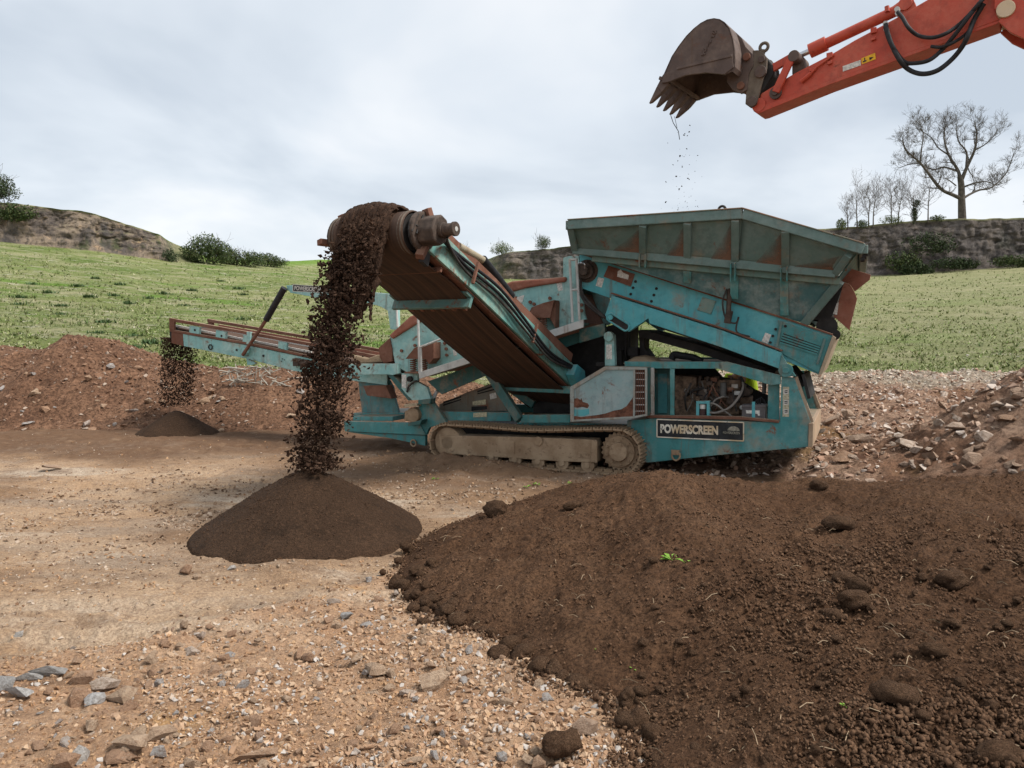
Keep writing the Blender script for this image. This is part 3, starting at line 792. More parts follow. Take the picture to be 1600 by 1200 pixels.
# crumbs of the topsoil heap
x, y = fan_points(rng, 58000, 2.6, 10, -0.2, 0.8)
d = poly_sdf(x, y, SP_POLY)
cl = fbm(x * 1.3, y * 1.3, 101, 3)
edge = np.exp(-np.abs(d) / 0.22)
reg = sstep(0.9, 2.0, x) * sstep(7.2, 5.6, y)
bigm = np.clip(0.9 * edge + reg * np.clip(0.45 + 1.3 * cl, 0, 1), 0, 1)
k = (d > -0.12) & (rng.uniform(0, 1, len(x)) < np.clip(0.52 + 0.5 * cl + 0.5 * bigm, 0.25, 1)); x, y, e2, bigm = x[k], y[k], edge[k], bigm[k]
s = 0.004 + 0.013 * rng.random(len(x)) ** 2.6 + bigm * 0.022 * rng.random(len(x)) ** 3.5
P = np.stack([x, y, np.maximum(soil_z(x, y), ground_z(x, y)) + s * 0.3 + 0.012], -1)
o = scatter('soil_crumbs', CRUMBS, P, s, M_CRUMB, rng, smooth=True)
tag(o, 'countless small crumbs of soil covering the topsoil heap', 'soil crumbs')

M_FINECRUMB = earth('fine_crumbs', (0.06, 0.034, 0.02), (0.088, 0.05, 0.03), (0.04, 0.023, 0.014), 1.0, 0.6, 60, bd=0.01)
for nm_, P_, s_, r_, lab_ in CRUMB_JOBS: tag(scatter(nm_, CRUMBS, P_, s_, M_FINECRUMB, r_, smooth=True), lab_, 'soil crumbs')

def one(name, shape, loc, size, mat, label, cat, group=None, rz=0.0, squash=(1, 1, 1), tilt=(0, 0), smooth=False):
    me = shape if isinstance(shape, bpy.types.Mesh) else None
    if me is None:
        me = np_mesh(name, shape[0], shape[1])
        me.materials.append(mat)
        if smooth: me.polygons.foreach_set('use_smooth', np.ones(len(me.polygons), dtype=bool))
    o = bpy.data.objects.new(name, me); COL.objects.link(o)
    o.location = loc; o.scale = [size * q for q in squash]; o.rotation_euler = (tilt[0], tilt[1], rz)
    return tag(o, label, cat, group)
def mesh_lib(name, shapes, mat, smooth=False):
    L = []
    for v, f in shapes:
        me = np_mesh(name, v, f); me.materials.append(mat)
        if smooth: me.polygons.foreach_set('use_smooth', np.ones(len(me.polygons), dtype=bool))
        L.append(me)
    return L
LIB_ROCK = mesh_lib('rock', [hull_rock(400 + k, 12 + k % 6, 1.05) for k in range(14)], M_STONE_OBJ)
LIB_GREY = mesh_lib('grey_rock', [hull_rock(430 + k, 12 + k % 5, 1.05) for k in range(6)], M_STONE_GREY)
LIB_PALE = mesh_lib('pale_rock', [hull_rock(450 + k, 12 + k % 6, 1.0) for k in range(10)], M_STONE_PALE)
LIB_CLOD = mesh_lib('soil_clod', [clod_shape(470 + k, 3) for k in range(10)], M_CLOD, True)
def on_ground(px, py):
    p = ground_at(px, py); z = float(ground_z(np.array([p.x]), np.array([p.y]))[0])
    p = ground_at(px, py, z); p.z = z; return p
def surf_pick(px, py, fn, d0, d1):                     # first point of a surface met by the line of sight
    r = ray(px, py); D = np.linspace(d0, d1, 240); t = D / r.y
    x = r.x * t; z = CAM_H + r.z * t
    h = fn(x, D)
    k = np.nonzero(z <= h)[0]
    if not len(k): return None
    k = int(k[0])
    return Vector((float(x[k]), float(D[k]), float(h[k])))
def on_soil(px, py):
    p = surf_pick(px, py, lambda x, y: np.maximum(soil_z(x, y), 0.0), 2.6, 12.0)
    return p if p is not None else ground_at(px, py)
rr = random.Random(8)
# stones one can pick out singly
for i in range(230):
    for _ in range(40):
        px, py = rr.uniform(0, 900), rr.uniform(905, 1198)
        p = on_ground(px, py)
        if gravel_mask(np.array([p.x]), np.array([p.y]))[0] > 0.5 and poly_sdf(np.array([p.x]), np.array([p.y]), SP_POLY)[0] < -0.06: break
    s = 0.02 + 0.036 * rr.random() ** 2
    zone = ('far left' if px < 220 else 'left' if px < 440 else 'middle' if px < 640 else 'heap side') + (' rear' if py < 1040 else ' front')
    one('rock', rr.choice(LIB_ROCK), (p.x, p.y, p.z + s * 0.25), s, None, 'small broken tan stone in the ' + zone + ' of the gravelly ground', 'stone', 'small stones of the gravelly ground', rr.uniform(0, 6.3), (1.2, 1, 0.8), (rr.gauss(0, .3), rr.gauss(0, .3)))
for (px, py, w, lib, sq, lab) in (
        (678, 1075, 0.082, LIB_ROCK, (1.2, .8, .9), 'square beige stone block lying beside the edge of the topsoil heap'),
        (582, 1052, 0.075, LIB_ROCK, (1.3, .8, .7), 'long tilted tan slab left of the beige stone block'),
        (637, 1086, 0.04, LIB_PALE, (1.3, 1, .5), 'flat pale stone just left of the beige block'),
        (916, 1143, 0.058, LIB_PALE, (1.2, 1, .9), 'pale cream stone touching the big round clod'),
        (148, 1101, 0.065, LIB_GREY, (.9, .9, 1), 'upright grey stone in the middle of the front left stones'),
        (187, 1096, 0.075, LIB_ROCK, (1.4, .9, .5), 'flat tan slab leaning right of the upright grey stone'),
        (124, 1100, 0.065, LIB_ROCK, (.9, 1, 1), 'blunt tan stone left of the upright grey stone'),
        (128, 1066, 0.07, LIB_ROCK, (1.1, 1, .9), 'rough brown stone behind the upright grey stone'),
        (165, 1075, 0.06, LIB_PALE, (1.3, .8, .7), 'white edged long stone behind the tan slab'),
        (42, 1065, 0.06, LIB_GREY, (1.2, .9, .8), 'blue grey stone at the left edge group, middle one'),
        (73, 1055, 0.07, LIB_GREY, (1.4, .9, .7), 'blue grey stone at the left edge group, right one'),
        (4, 1074, 0.062, LIB_GREY, (1.3, .9, .7), 'blue grey stone cut by the left picture edge'),
        (27, 1086, 0.06, LIB_GREY, (1.3, .9, .6), 'flat pale grey stone below the blue grey stones'),
        (300, 1022, 0.04, LIB_PALE, (1.2, 1, .8), 'whitish stone alone on the slope above the tan gravel'),
        (205, 1165, 0.075, LIB_ROCK, (1.5, 1, .6), 'wide flat tan stone near the bottom left'),
        (245, 1155, 0.068, LIB_ROCK, (1.4, .8, .7), 'wedge shaped tan stone near the bottom left'),
        (195, 1186, 0.07, LIB_ROCK, (1.3, .9, .6), 'long low tan stone at the bottom left'),
        (105, 1195, 0.06, LIB_ROCK, (1, 1, .9), 'rounded tan stone at the bottom edge'),
        (125, 1190, 0.06, LIB_GREY, (.8, 1, 1), 'sharp grey stone at the bottom edge beside the rounded tan one'),
        (480, 1030, 0.045, LIB_ROCK, (1.2, .9, .8), 'tan stone in the middle of the gravel slope'),
        (540, 965, 0.05, LIB_GREY, (1.3, .8, .7), 'bluish stone in the middle of the yard gravel'),
        (400, 1188, 0.075, LIB_ROCK, (1.5, 1, .5), 'broad flat pinkish stone at the bottom edge'),
        (290, 894, 0.075, LIB_ROCK, (1.5, .9, .6), 'long brown lump in front of the fine soil cone'),
        (308, 904, 0.035, LIB_ROCK, (1.2, .9, .8), 'small brown lump in front of the long brown lump'),
        (362, 890, 0.035, LIB_GREY, (1, .9, .8), 'small dark stone at the front foot of the soil cone'),
        (80, 735, 0.12, LIB_PALE, (1.6, 1, .35), 'flat pale stone far back on the left yard'),
        (28, 996, 0.04, LIB_GREY, (1.4, .9, .6), 'single grey stone at the left on smooth pale ground')):
    p = on_ground(px, py)
    w *= 1.25; sq = (min(sq[0], 1.3), sq[1], max(sq[2], .7))
    o = one('rock', rr.choice(lib), (p.x, p.y, p.z + w * 0.3), w, None, lab, 'stone', None, rr.uniform(-.5, .5), sq, (rr.gauss(0, .12), rr.gauss(0, .12)))
# clods
p = on_ground(875, 1182)
one('soil_clod', LIB_CLOD[0], (p.x, p.y, p.z + 0.066), 0.098, None, 'largest round brown clod, alone on the gravel before the heap', 'clod', None, .4, (1.05, .95, 1.0))
for px, py, w, lab in ((1335, 955, .095, 'smooth oval clod, biggest of the group of four on the heap'), (1300, 966, .07, 'small round clod left of the biggest oval clod'),
                       (1338, 925, .085, 'rough clod above the biggest oval clod'), (1318, 908, .075, 'uppermost clod of the group of four on the heap'),
                       (775, 803, .15, 'dark boulder like clod on the left shoulder of the heap'), (893, 796, .09, 'clod on the skyline of the heap below the tracks'),
                       (1398, 1092, .10, 'long flat clod half buried in the lower right of the heap'), (1457, 1027, .07, 'round clod in the crumbly part right of the centre'),
                       (1310, 828, .12, 'brown clod in the hollow of the heap'), (1488, 912, .1, 'dark clod at the upper right of the heap'),
                       (1280, 763, .13, 'dark clod at the far edge of the heap under the machine end'), (1560, 1195, .1, 'reddish clod at the bottom right edge'),
                       (1375, 740, .26, 'large red brown boulder of earth behind the heap')):
    p = on_soil(px, py)
    one('soil_clod', rr.choice(LIB_CLOD), (p.x, p.y, p.z + w * 0.22), w * 0.8, None, lab, 'clod', None, rr.uniform(0, 6), (1.25, .95, .85))
def sx(v): return np.array([v])
cnt = 0
edge_px = [(632, 880), (628, 915), (665, 955), (720, 985), (790, 1008), (838, 1068), (905, 1095), (965, 1120), (1000, 1165)]
for i in range(105):                                   # rolled down to the foot of the heap
    t = rr.random() ** 0.9 * (len(edge_px) - 1.001); j = int(t); f = t - j
    px = edge_px[j][0] * (1 - f) + edge_px[j + 1][0] * f + rr.gauss(12, 22); py = edge_px[j][1] * (1 - f) + edge_px[j + 1][1] * f + rr.gauss(-8, 14)
    p = on_soil(px, py); s = (0.024 + 0.05 * rr.random() ** 2)
    one('soil_clod', rr.choice(LIB_CLOD), (p.x, p.y, max(p.z, 0.02) + s * 0.45), s, None, 'rounded brown clod at the ' + ('rear' if py < 945 else 'middle' if py < 1060 else 'front') + ' of the left foot of the topsoil heap', 'clod', 'clods along the foot of the heap', rr.uniform(0, 6), (1.1, 1, .9))
for i in range(150):
    px, py = rr.uniform(1000, 1600), rr.uniform(850, 1200)
    p = on_soil(px, py); s = (0.013 + 0.024 * rr.random() ** 2.2)
    one('soil_clod', rr.choice(LIB_CLOD), (p.x, p.y, p.z + s * 0.4), s, None, 'small brown clod on the ' + ('upper' if py < 960 else 'middle' if py < 1080 else 'lower') + (' left' if px < 1200 else ' centre' if px < 1400 else ' right') + ' of the crumbly heap face', 'clod', 'clods lying on the heap', rr.uniform(0, 6), (1.1, 1, .85))
# stones on the right rubble slope and in the left bank
m = 0
while m < 110:
    px, py = rr.uniform(1275, 1600), rr.uniform(606, 745)
    p = surf_pick(px, py, bank_r, 8.8, 23)
    if p is None or p.y > 21: m += 1; continue
    s = (0.04 + 0.11 * rr.random() ** 2.3) * (0.75 + p.y / 50)
    one('rubble_stone', rr.choice(LIB_PALE), (p.x, p.y, p.z + s * 0.3), s, None, 'broken pinkish stone in the ' + ('upper' if py < 650 else 'middle' if py < 700 else 'lower') + (' left' if px < 1385 else ' centre' if px < 1500 else ' right') + ' of the right rubble slope', 'stone', 'stones of the right rubble slope', rr.uniform(0, 6), (1.1, 1, .85), (rr.gauss(0, .4), rr.gauss(0, .4)))
    m += 1
for px, py, s, lab in ((1325, 722, .2, 'biggest pale boulder low on the right rubble slope'), (1298, 665, .22, 'pale boulder just right of the machine end'), (1345, 690, .16, 'upright pale splinter of stone on the right slope'), (1287, 700, .12, 'rounded pale stone near the machine end'), (1420, 700, .22, 'broad pale slab in the middle of the right slope')):
    p = surf_pick(px, py, bank_r, 8.8, 23)
    one('rubble_stone', rr.choice(LIB_PALE), (p.x, p.y, p.z + s * 0.2), s, None, lab, 'stone', None, rr.uniform(0, 6), (1.3, 1, .8), (rr.gauss(0, .25), rr.gauss(0, .25)))
for i in range(70):
    px, py = rr.uniform(0, 470), rr.uniform(570, 690)
    p = surf_pick(px, py, bank_l, 14.8, 22)
    if p is None or p.y > 21 or p.y < 15.3: continue
    s = 0.05 + 0.10 * rr.random() ** 2.5
    one('rubble_stone', rr.choice(LIB_ROCK), (p.x, p.y, p.z + s * 0.25), s, None, 'reddish stone sticking out of the ' + ('upper' if py < 620 else 'lower') + (' left' if px < 160 else ' middle' if px < 310 else ' right') + ' of the left earth bank', 'stone', 'stones of the left earth bank', rr.uniform(0, 6), (1.4, 1, .7), (rr.gauss(0, .3), rr.gauss(0, .3)))
# finer rubble as masses
x = rng.uniform(1.4, 14, 19000); y = rng.uniform(10, 22, 19000)
k = (rng.uniform(0, 1, 19000) < 0.35 + 0.65 * sstep(-.2, .3, fbm(x * .8, y * .8, 103, 3)) )
x, y = x[k], y[k]; s = 0.018 + 0.075 * rng.random(len(x)) ** 3.2
o = scatter('fine_rubble', ROCKS, np.stack([x, y, bank_r(x, y) + s * .2], -1), s, stone_mat('rubble_chips', (0.34, 0.205, 0.14), (0.50, 0.37, 0.28), (0.58, 0.5, 0.43)), rng)
tag(o, 'mass of small broken stone covering the right rubble slope', 'rubble')
x = rng.uniform(5, 17, 7000); y = rng.uniform(17, 22.5, 7000)
k = rng.uniform(0, 1, 7000) < pale_r(x, y); x, y = x[k], y[k]; s = 0.025 + 0.05 * rng.random(len(x)) ** 2
o = scatter('pale_gravel', ROCKS, np.stack([x, y, bank_r(x, y) + s * .2], -1), s, stone_mat('cream_chips', (0.46, 0.37, 0.28), (0.62, 0.55, 0.45), (0.34, 0.26, 0.2)), rng)
tag(o, 'strip of pale cream gravel below the right grass slope', 'gravel')
x = rng.uniform(-16, 1, 11000); y = rng.uniform(15.9, 20.5, 11000); s = 0.014 + 0.06 * rng.random(len(x)) ** 3
o = scatter('bank_rubble', ROCKS, np.stack([x, y, bank_l(x, y) + s * .2], -1), s, stone_mat('red_chips', (0.17, 0.09, 0.055), (0.26, 0.155, 0.10), (0.36, 0.28, 0.22)), rng)
tag(o, 'mass of small reddish stones in the left earth bank', 'rubble')

# ================================================================== THE SCREENING MACHINE
M = empty('screening_machine', M_O, -PHI)
tag(M, 'weathered teal tracked soil screening machine with hopper, side and tail conveyors', 'machine')

TEAL = paint('teal_paint', (0.040, 0.165, 0.165), (0.13, 0.25, 0.24), 0.24, 0.6, fadeamt=0.35, chips=0.2)
TEAL_BRIGHT = paint('bright_teal_paint', (0.055, 0.25, 0.28), (0.095, 0.31, 0.33), 0.17, 0.48, fadeamt=0.5, chips=0.25)
TEAL_DULL = paint('dull_green_paint', (0.082, 0.135, 0.122), (0.135, 0.185, 0.17), 0.17, 0.3, fadeamt=0.5, chips=0.1)
TEAL_PALE = paint('chalky_teal_paint', (0.16, 0.325, 0.315), (0.29, 0.43, 0.40), 0.26, 0.42, fadeamt=0.55, chips=0.3)
TEAL_DARK = paint('dark_green_paint', (0.020, 0.075, 0.07), (0.04, 0.11, 0.10), 0.18, 0.55, fadeamt=0.3)
GREY_PANEL = paint('faded_door_paint', (0.17, 0.255, 0.26), (0.25, 0.31, 0.31), 0.22, 0.35, fadeamt=0.6, chips=0.35)
RUSTY = paint('rusty_steel', (0.115, 0.052, 0.034), (0.17, 0.085, 0.058), 0.45, 0.3, 0.9, 0.5, rustcol=(0.09, 0.038, 0.024))
RUST_RED = paint('red_oxide', (0.20, 0.075, 0.048), (0.26, 0.12, 0.085), 0.3, 0.3, 0.9, 0.5, rustcol=(0.13, 0.05, 0.03))
GALV = paint('galvanised_steel', (0.33, 0.34, 0.33), (0.42, 0.42, 0.39), 0.08, 0.45, 0.6, 0.5)
DARK = flat('greasy_steel_and_shade', (0.022, 0.02, 0.019), 0.7, 0.0, 0.45, 6)  # steel parts, and painted shade on fill blocks and hole discs
BLACKR = flat('black_rubber', (0.018, 0.018, 0.02), 0.6, 0, 0.4, 20)
HOSE = flat('dusty_rubber_hose', (0.045, 0.04, 0.036), 0.65, 0, 0.45, 9)
STEELD = flat('worn_gearbox_steel', (0.075, 0.054, 0.042), 0.75, 0.1, 0.5, 9)
CHROME = flat('ram_chrome', (0.55, 0.56, 0.58), 0.25, 0.9, 0.1, 9)
ENGINE = flat('oily_engine_iron', (0.15, 0.10, 0.066), 0.7, 0.1, 0.65, 12)
LABELW = flat('worn_white_sticker', (0.62, 0.6, 0.55), 0.6, 0, 0.3, 40)
WOODY = flat('dusty_wood_block', (0.42, 0.33, 0.22), 0.9, 0, 0.3, 10)
n = NT('dried_mud_steel')
c = n.mix(n.ramp(n.noise(2.6, 7, 0.66), 0.35, 0.66), (0.27, 0.185, 0.115), (0.40, 0.295, 0.195))
c = n.mix(n.ramp(n.noise(9, 7, 0.7), 0.54, 0.68, 0, 0.7), c, (0.15, 0.095, 0.06))
nm = n.bump(n.noise(7, 8, 0.7), 0.6, 0.03); nm = n.bump(n.noise(45, 5, 0.7), 0.5, 0.006, nm)
MUD = n.done(c, 0.95, nm, 0, 0.15)
n = NT('worn_conveyor_belt')
lv = n.vec((1, 1, 1), 'UV')
c = n.mix(n.noise(5, 6, 0.65), (0.05, 0.028, 0.018), (0.105, 0.058, 0.036))
BELT_MIX = (0.055, 0.03, 0.02)
BELT = n.done(c, 0.8, n.bump(n.noise(25, 6), 0.3, 0.01), 0, 0.3)

def Wp(c, pts, v): return [W(*c(*p), v) for p in pts]
def plate(name, c, pts, v, th, mat, parent=M, bevel=0.006, both=False):
    P = Wp(c, pts, v)
    b = MB().prism(P, (0, th, 0))
    if both: b.prism([Vector((p.x, 2 * VC - p.y, p.z)) for p in P], (0, -th, 0))
    return b.build(name, mat, parent, bevel)
VC = 1.375
def mir(p): return Vector((p[0], 2 * VC - p[1], p[2]))
def bolts(b, pts, r=0.016, h=0.014, mi=0):
    for p in pts:
        p = Vector(p); b.cyl(p, p + Vector((0, -h, 0)), r, 6, mi=mi)

# ---------------------------------------------------------------- crawler tracks
def track(v0, far):
    T = empty('track', parent=M)
    S = W(*cB(1236, 648), 0.0); I = W(688, 695, 0.0)
    us, ui = S.x, I.x + 0.10
    rs, ri = 0.335, 0.295
    zs, zi = 0.375, 0.345
    wv = 0.42
    path = []                                         # centre line of the shoes, clockwise seen from the camera
    for k in range(40):
        a = math.radians(90 - 180 * k / 39)
        path.append((us + rs * math.cos(a), zs + rs * math.sin(a)))
    for k in range(1, 60):
        t = k / 60; path.append((us + (ui - us) * t, (zs - rs) + (zi - ri - zs + rs) * t))
    for k in range(40):
        a = math.radians(-90 - 180 * k / 39)
        path.append((ui + ri * math.cos(a), zi + ri * math.sin(a)))
    for k in range(1, 60):
        t = k / 60; path.append((ui + (us - ui) * t, zi + ri + (zs + rs - zi - ri) * t - 0.035 * math.sin(t * math.pi) + 0.01 * math.sin(t * 9)))
    L = [0.0]
    for i in range(len(path)):
        a = path[i]; b = path[(i + 1) % len(path)]; L.append(L[-1] + math.hypot(a[0] - b[0], a[1] - b[1]))
    N = int(round(L[-1] / 0.155)); step = L[-1] / N
    sh = MB()
    sh.box((-0.072, 0, -0.012), (0.072, wv, 0.012))
    for gx in (-0.055, 0.0, 0.055): sh.prism([(gx - 0.012, 0.004, 0.012), (gx + 0.012, 0.004, 0.012), (gx + 0.007, 0.004, 0.036), (gx - 0.007, 0.004, 0.036)], (0, wv - 0.008, 0))
    sh.box((-0.08, wv * 0.3, -0.05), (0.05, wv * 0.4, -0.012)); sh.box((-0.08, wv * 0.6, -0.05), (0.05, wv * 0.7, -0.012))
    first = None
    j = 0
    for k in range(N):
        d = k * step
        while L[j + 1] < d: j += 1
        f = (d - L[j]) / (L[j + 1] - L[j]); a = path[j]; b = path[(j + 1) % len(path)]
        u = a[0] + (b[0] - a[0]) * f; z = a[1] + (b[1] - a[1]) * f
        ang = math.atan2(b[1] - a[1], b[0] - a[0])
        if first is None:
            first = sh.build('track_shoe', MUD, T); o = first
        else:
            o = first.copy(); COL.objects.link(o); o.parent = T
        o.location = (u, v0, z); o.rotation_euler = (0, -ang, 0)
        # outward side of the shoe: the loop runs clockwise, so the outside is left of travel
    b = MB()                                          # side frame
    fr = [cB(175, 535), cB(700, 545), cB(1100, 562), cB(1112, 600), cB(1110, 697), cB(900, 690), cB(180, 642)]
    P = [W(*p, 0.05) for p in fr]
    b.prism([Vector((p.x, v0 + 0.05, p.z)) for p in P], (0, 0.3, 0))
    P2 = [W(*p, 0.05) for p in (cB(1085, 560), cB(1118, 565), cB(1118, 698), cB(1080, 694))]
    b.prism([Vector((p.x, v0 + 0.03, p.z)) for p in P2], (0, 0.02, 0))
    b.build('side_frame', MUD, T, 0.012)
    b = MB()                                          # mud caked on the frame, an access plate and a boss
    P3 = [W(*p, 0.05) for p in (cB(575, 570), cB(625, 572), cB(625, 640), cB(580, 640))]
    b.prism([Vector((p.x, v0 + 0.038, p.z)) for p in P3], (0, 0.012, 0))
    P3 = [W(*p, 0.05) for p in (cB(1005, 635), cB(1062, 638), cB(1062, 668), cB(1005, 664))]
    b.prism([Vector((p.x, v0 + 0.038, p.z)) for p in P3], (0, 0.012, 0))
    p = W(*cB(768, 568), 0.05); b.cyl((p.x, v0 + 0.05, p.z), (p.x, v0 + 0.02, p.z), 0.07, 14)
    b.build('cover_plate', MUD, T, 0.004)
    b = MB()                                          # sprocket with teeth and hub
    nt = 23
    ring = []
    for k in range(nt * 2):
        r = 0.30 if k % 2 == 0 else 0.265
        a = 2 * math.pi * k / (nt * 2); ring.append(Vector((us + r * math.cos(a), v0 + 0.14, zs + r * math.sin(a))))
    b.prism(ring, (0, 0.05, 0))
    b.cyl((us, v0 + 0.10, zs), (us, v0 + 0.2, zs), 0.235, 28)
    b.cyl((us, v0 + 0.035, zs), (us, v0 + 0.12, zs), 0.135, 24, 0.15)
    for k in range(9):
        a = 2 * math.pi * k / 9; q = Vector((us + 0.195 * math.cos(a), v0 + 0.10, zs + 0.195 * math.sin(a))); b.cyl(q, q - Vector((0, 0.02, 0)), 0.018, 6)
    b.build('sprocket', MUD, T, 0.004)
    b = MB(); b.cyl((ui, v0 + 0.08, zi), (ui, v0 + 0.32, zi), 0.245, 28); b.cyl((ui, v0 + 0.05, zi), (ui, v0 + 0.1, zi), 0.11, 18)
    b.build('idler', MUD, T, 0.006)
    for bx, by in ((355, 672), (490, 680), (628, 690), (765, 698), (908, 706), (1060, 712)):
        p = W(*cB(bx, by), 0.08); z = 0.14
        b = MB(); b.cyl((p.x, v0 + 0.10, z), (p.x, v0 + 0.32, z), 0.085, 18); b.cyl((p.x, v0 + 0.07, z), (p.x, v0 + 0.12, z), 0.105, 18)
        b.cyl((p.x, v0 + 0.045, z), (p.x, v0 + 0.08, z), 0.045, 12)
        b.build('roller', MUD, T, 0.004)
track(0.0, False)
track(2 * VC - 0.42, True)

# ---------------------------------------------------------------- chassis
CH = empty('chassis', parent=M)
uR = W(*cC(1404, 540), 0.30).x
side = [(365, 462), (520, 449), (1165, 470), (1232, 468), (1240, 214), (1312, 217), (1408, 474), (1400, 612), (1140, 636), (870, 660), (480, 702), (330, 706)]
plate('side_panel', cC, side, 0.30, 0.05, TEAL, CH, 0.008, both=True)
b = MB()
P = Wp(cC, [(365, 462), (1400, 470), (1400, 606), (870, 655), (480, 697), (330, 700)], 0.36)
b.prism(P, (0, 2 * (VC - 0.36), 0)); b.build('lower_hull', TEAL_DARK, CH)
b = MB()                                              # end plate at the feed end and its sloping posts
e0 = W(*cC(1400, 476), 0.30); e1 = W(*cC(1400, 611), 0.30)
b.box((e0.x - 0.01, 0.27, e1.z), (e0.x + 0.05, 2 * VC - 0.27, e0.z))
b.build('end_plate', paint('dusty_tan_steel', (0.33, 0.23, 0.15), (0.36, 0.27, 0.18), 0.25, 0.6), CH, 0.006)
b = MB()
for v in (0.30, 2 * VC - 0.36):
    p0 = W(*cC(1316, 217), 0.30); p1 = W(*cC(1408, 474), 0.30)
    b.beam((p0.x, v + 0.03, p0.z), (p1.x, v + 0.03, p1.z), 0.075, 0.04, (0, 1, 0))
b.build('end_post', paint('dusty_post', (0.26, 0.19, 0.13), (0.30, 0.24, 0.17), 0.35, 0.6), CH, 0.004)
# long chassis beam behind the track
b = MB()
P = Wp(cK, [(180, 470), (900, 485), (905, 560), (180, 556)], 0.55); b.prism(P, (0, 0.12, 0)); b.prism([mir(p) for p in P], (0, -0.12, 0))
P = Wp(cK, [(1000, 505), (1430, 500), (1430, 575), (990, 575)], 0.30); b.prism(P, (0, 0.12, 0))
P = Wp(cB, [(640, 455), (1420, 470), (1420, 520), (640, 500)], 0.62); b.prism(P, (0, 1.4, 0))
b.build('long_beam', TEAL, CH, 0.006)
b = MB(); P = Wp(cB, [(180, 480), (1290, 500), (1290, 640), (180, 610)], 0.75); b.prism(P, (0, 1.25, 0)); b.build('belly_plate', DARK, CH)
# towing eye
b = MB(); p = W(*cC(640, 640), 0.28); b.prism([p + Vector((-.06, 0, .03)), p + Vector((.06, 0, .03)), p + Vector((.05, 0, -.04)), p + Vector((-.05, 0, -.04))], (0, -0.05, 0))
q = W(*cC(640, 668), 0.24)
b.tube(curve_pts([q + Vector((-.055, 0, .06)), q + Vector((-.055, 0, -.01)), q + Vector((0, 0, -.055)), q + Vector((.055, 0, -.01)), q + Vector((.055, 0, .06))], 20), 0.014, 8)
b.build('tow_shackle', MUD, CH, 0, True)

# ---------------------------------------------------------------- sign on the chassis
def fit_text(name, body, p_lo, width, height, ang, mat, parent, bold=0.0, ext=0.003):
    cu = bpy.data.curves.new(name, 'FONT'); cu.body = body; cu.size = 1.0; cu.extrude = 0.0; cu.offset = bold
    o = bpy.data.objects.new(name, cu); COL.objects.link(o)
    bpy.context.view_layer.update()
    d = o.dimensions; sxx = width / d.x; syy = height / d.y
    dg = bpy.context.evaluated_depsgraph_get()
    me = bpy.data.meshes.new_from_object(o.evaluated_get(dg)); bpy.data.objects.remove(o)
    co = np.zeros(len(me.vertices) * 3, dtype=np.float32); me.vertices.foreach_get('co', co); co = co.reshape(-1, 3)
    x0, y0 = co[:, 0].min(), co[:, 1].min()
    ca, sa = math.cos(ang), math.sin(ang)
    lx = (co[:, 0] - x0) * sxx; ly = (co[:, 1] - y0) * syy
    out = np.stack([p_lo.x + lx * ca - ly * sa, np.full(len(lx), p_lo.y), p_lo.z + lx * sa + ly * ca], -1)
    me.vertices.foreach_set('co', out.astype(np.float32).ravel()); me.materials.clear(); me.materials.append(mat); me.update()
    o = bpy.data.objects.new(name, me); COL.objects.link(o); o.parent = parent
    return o
n = NT('worn_cream_lettering')
w = n.ramp(n.noise(16, 6, 0.7), 0.60, 0.66)
LETTER = n.done(n.mix(w, n.mix(n.ramp(n.noise(3, 3), 0.4, 0.6), (0.72, 0.68, 0.58), (0.55, 0.42, 0.26)), (0.05, 0.05, 0.05)), 0.6)
LETTER_DIM = flat('faint_lettering', (0.30, 0.28, 0.22), 0.7, 0, 0.5, 25)
SIGNB = flat('black_sign_board', (0.022, 0.024, 0.026), 0.55, 0, 0.5, 10)
a0, a1, a2, a3 = Wp(cC, [(533, 455), (1025, 473), (1025, 578), (533, 555)], 0.288)
sg = MB().prism([a0, a1, a2, a3], (0, 0.01, 0)).build('sign_board', SIGNB, M)
b = MB()
for q0, q1 in ((a0, a1), (a1, a2), (a2, a3), (a3, a0)):
    b.beam(q0 + Vector((0, -.002, 0)), q1 + Vector((0, -.002, 0)), 0.006, 0.016, (0, 1, 0) if False else (0, 0, 1)) if abs(q0.x - q1.x) > .3 else b.beam(q0 + Vector((0, -.002, 0)), q1 + Vector((0, -.002, 0)), 0.016, 0.006, (0, 1, 0))
b.build('sign_border', LETTER, sg)
ang = math.atan2(a1.z - a0.z, a1.x - a0.x); ang2 = math.atan2(a2.z - a3.z, a2.x - a3.x)
tl = W(*cC(552, 533), 0.284); tr = W(*cC(880, 545), 0.284); tt = W(*cC(552, 482), 0.284)
fit_text('sign_lettering', 'POWERSCREEN', tl, tr.x - tl.x, tt.z - tl.z, math.atan2(tr.z - tl.z, tr.x - tl.x), LETTER, sg, 0.05)
tl = W(*cC(908, 537), 0.284); tr = W(*cC(1003, 541), 0.284)
fit_text('small_lettering', 'POWERSCREEN', tl, tr.x - tl.x, 0.035, math.atan2(tr.z - tl.z, tr.x - tl.x), LETTER_DIM, sg, 0.02)
cc = W(*cC(968, 520), 0.284)
b = MB(); b.add([cc + Vector((0.085 * math.cos(t * math.pi / 12), 0, 0.062 * math.sin(t * math.pi / 12))) for t in range(13)], [list(range(13))]); b.build('emblem', LETTER_DIM, sg)
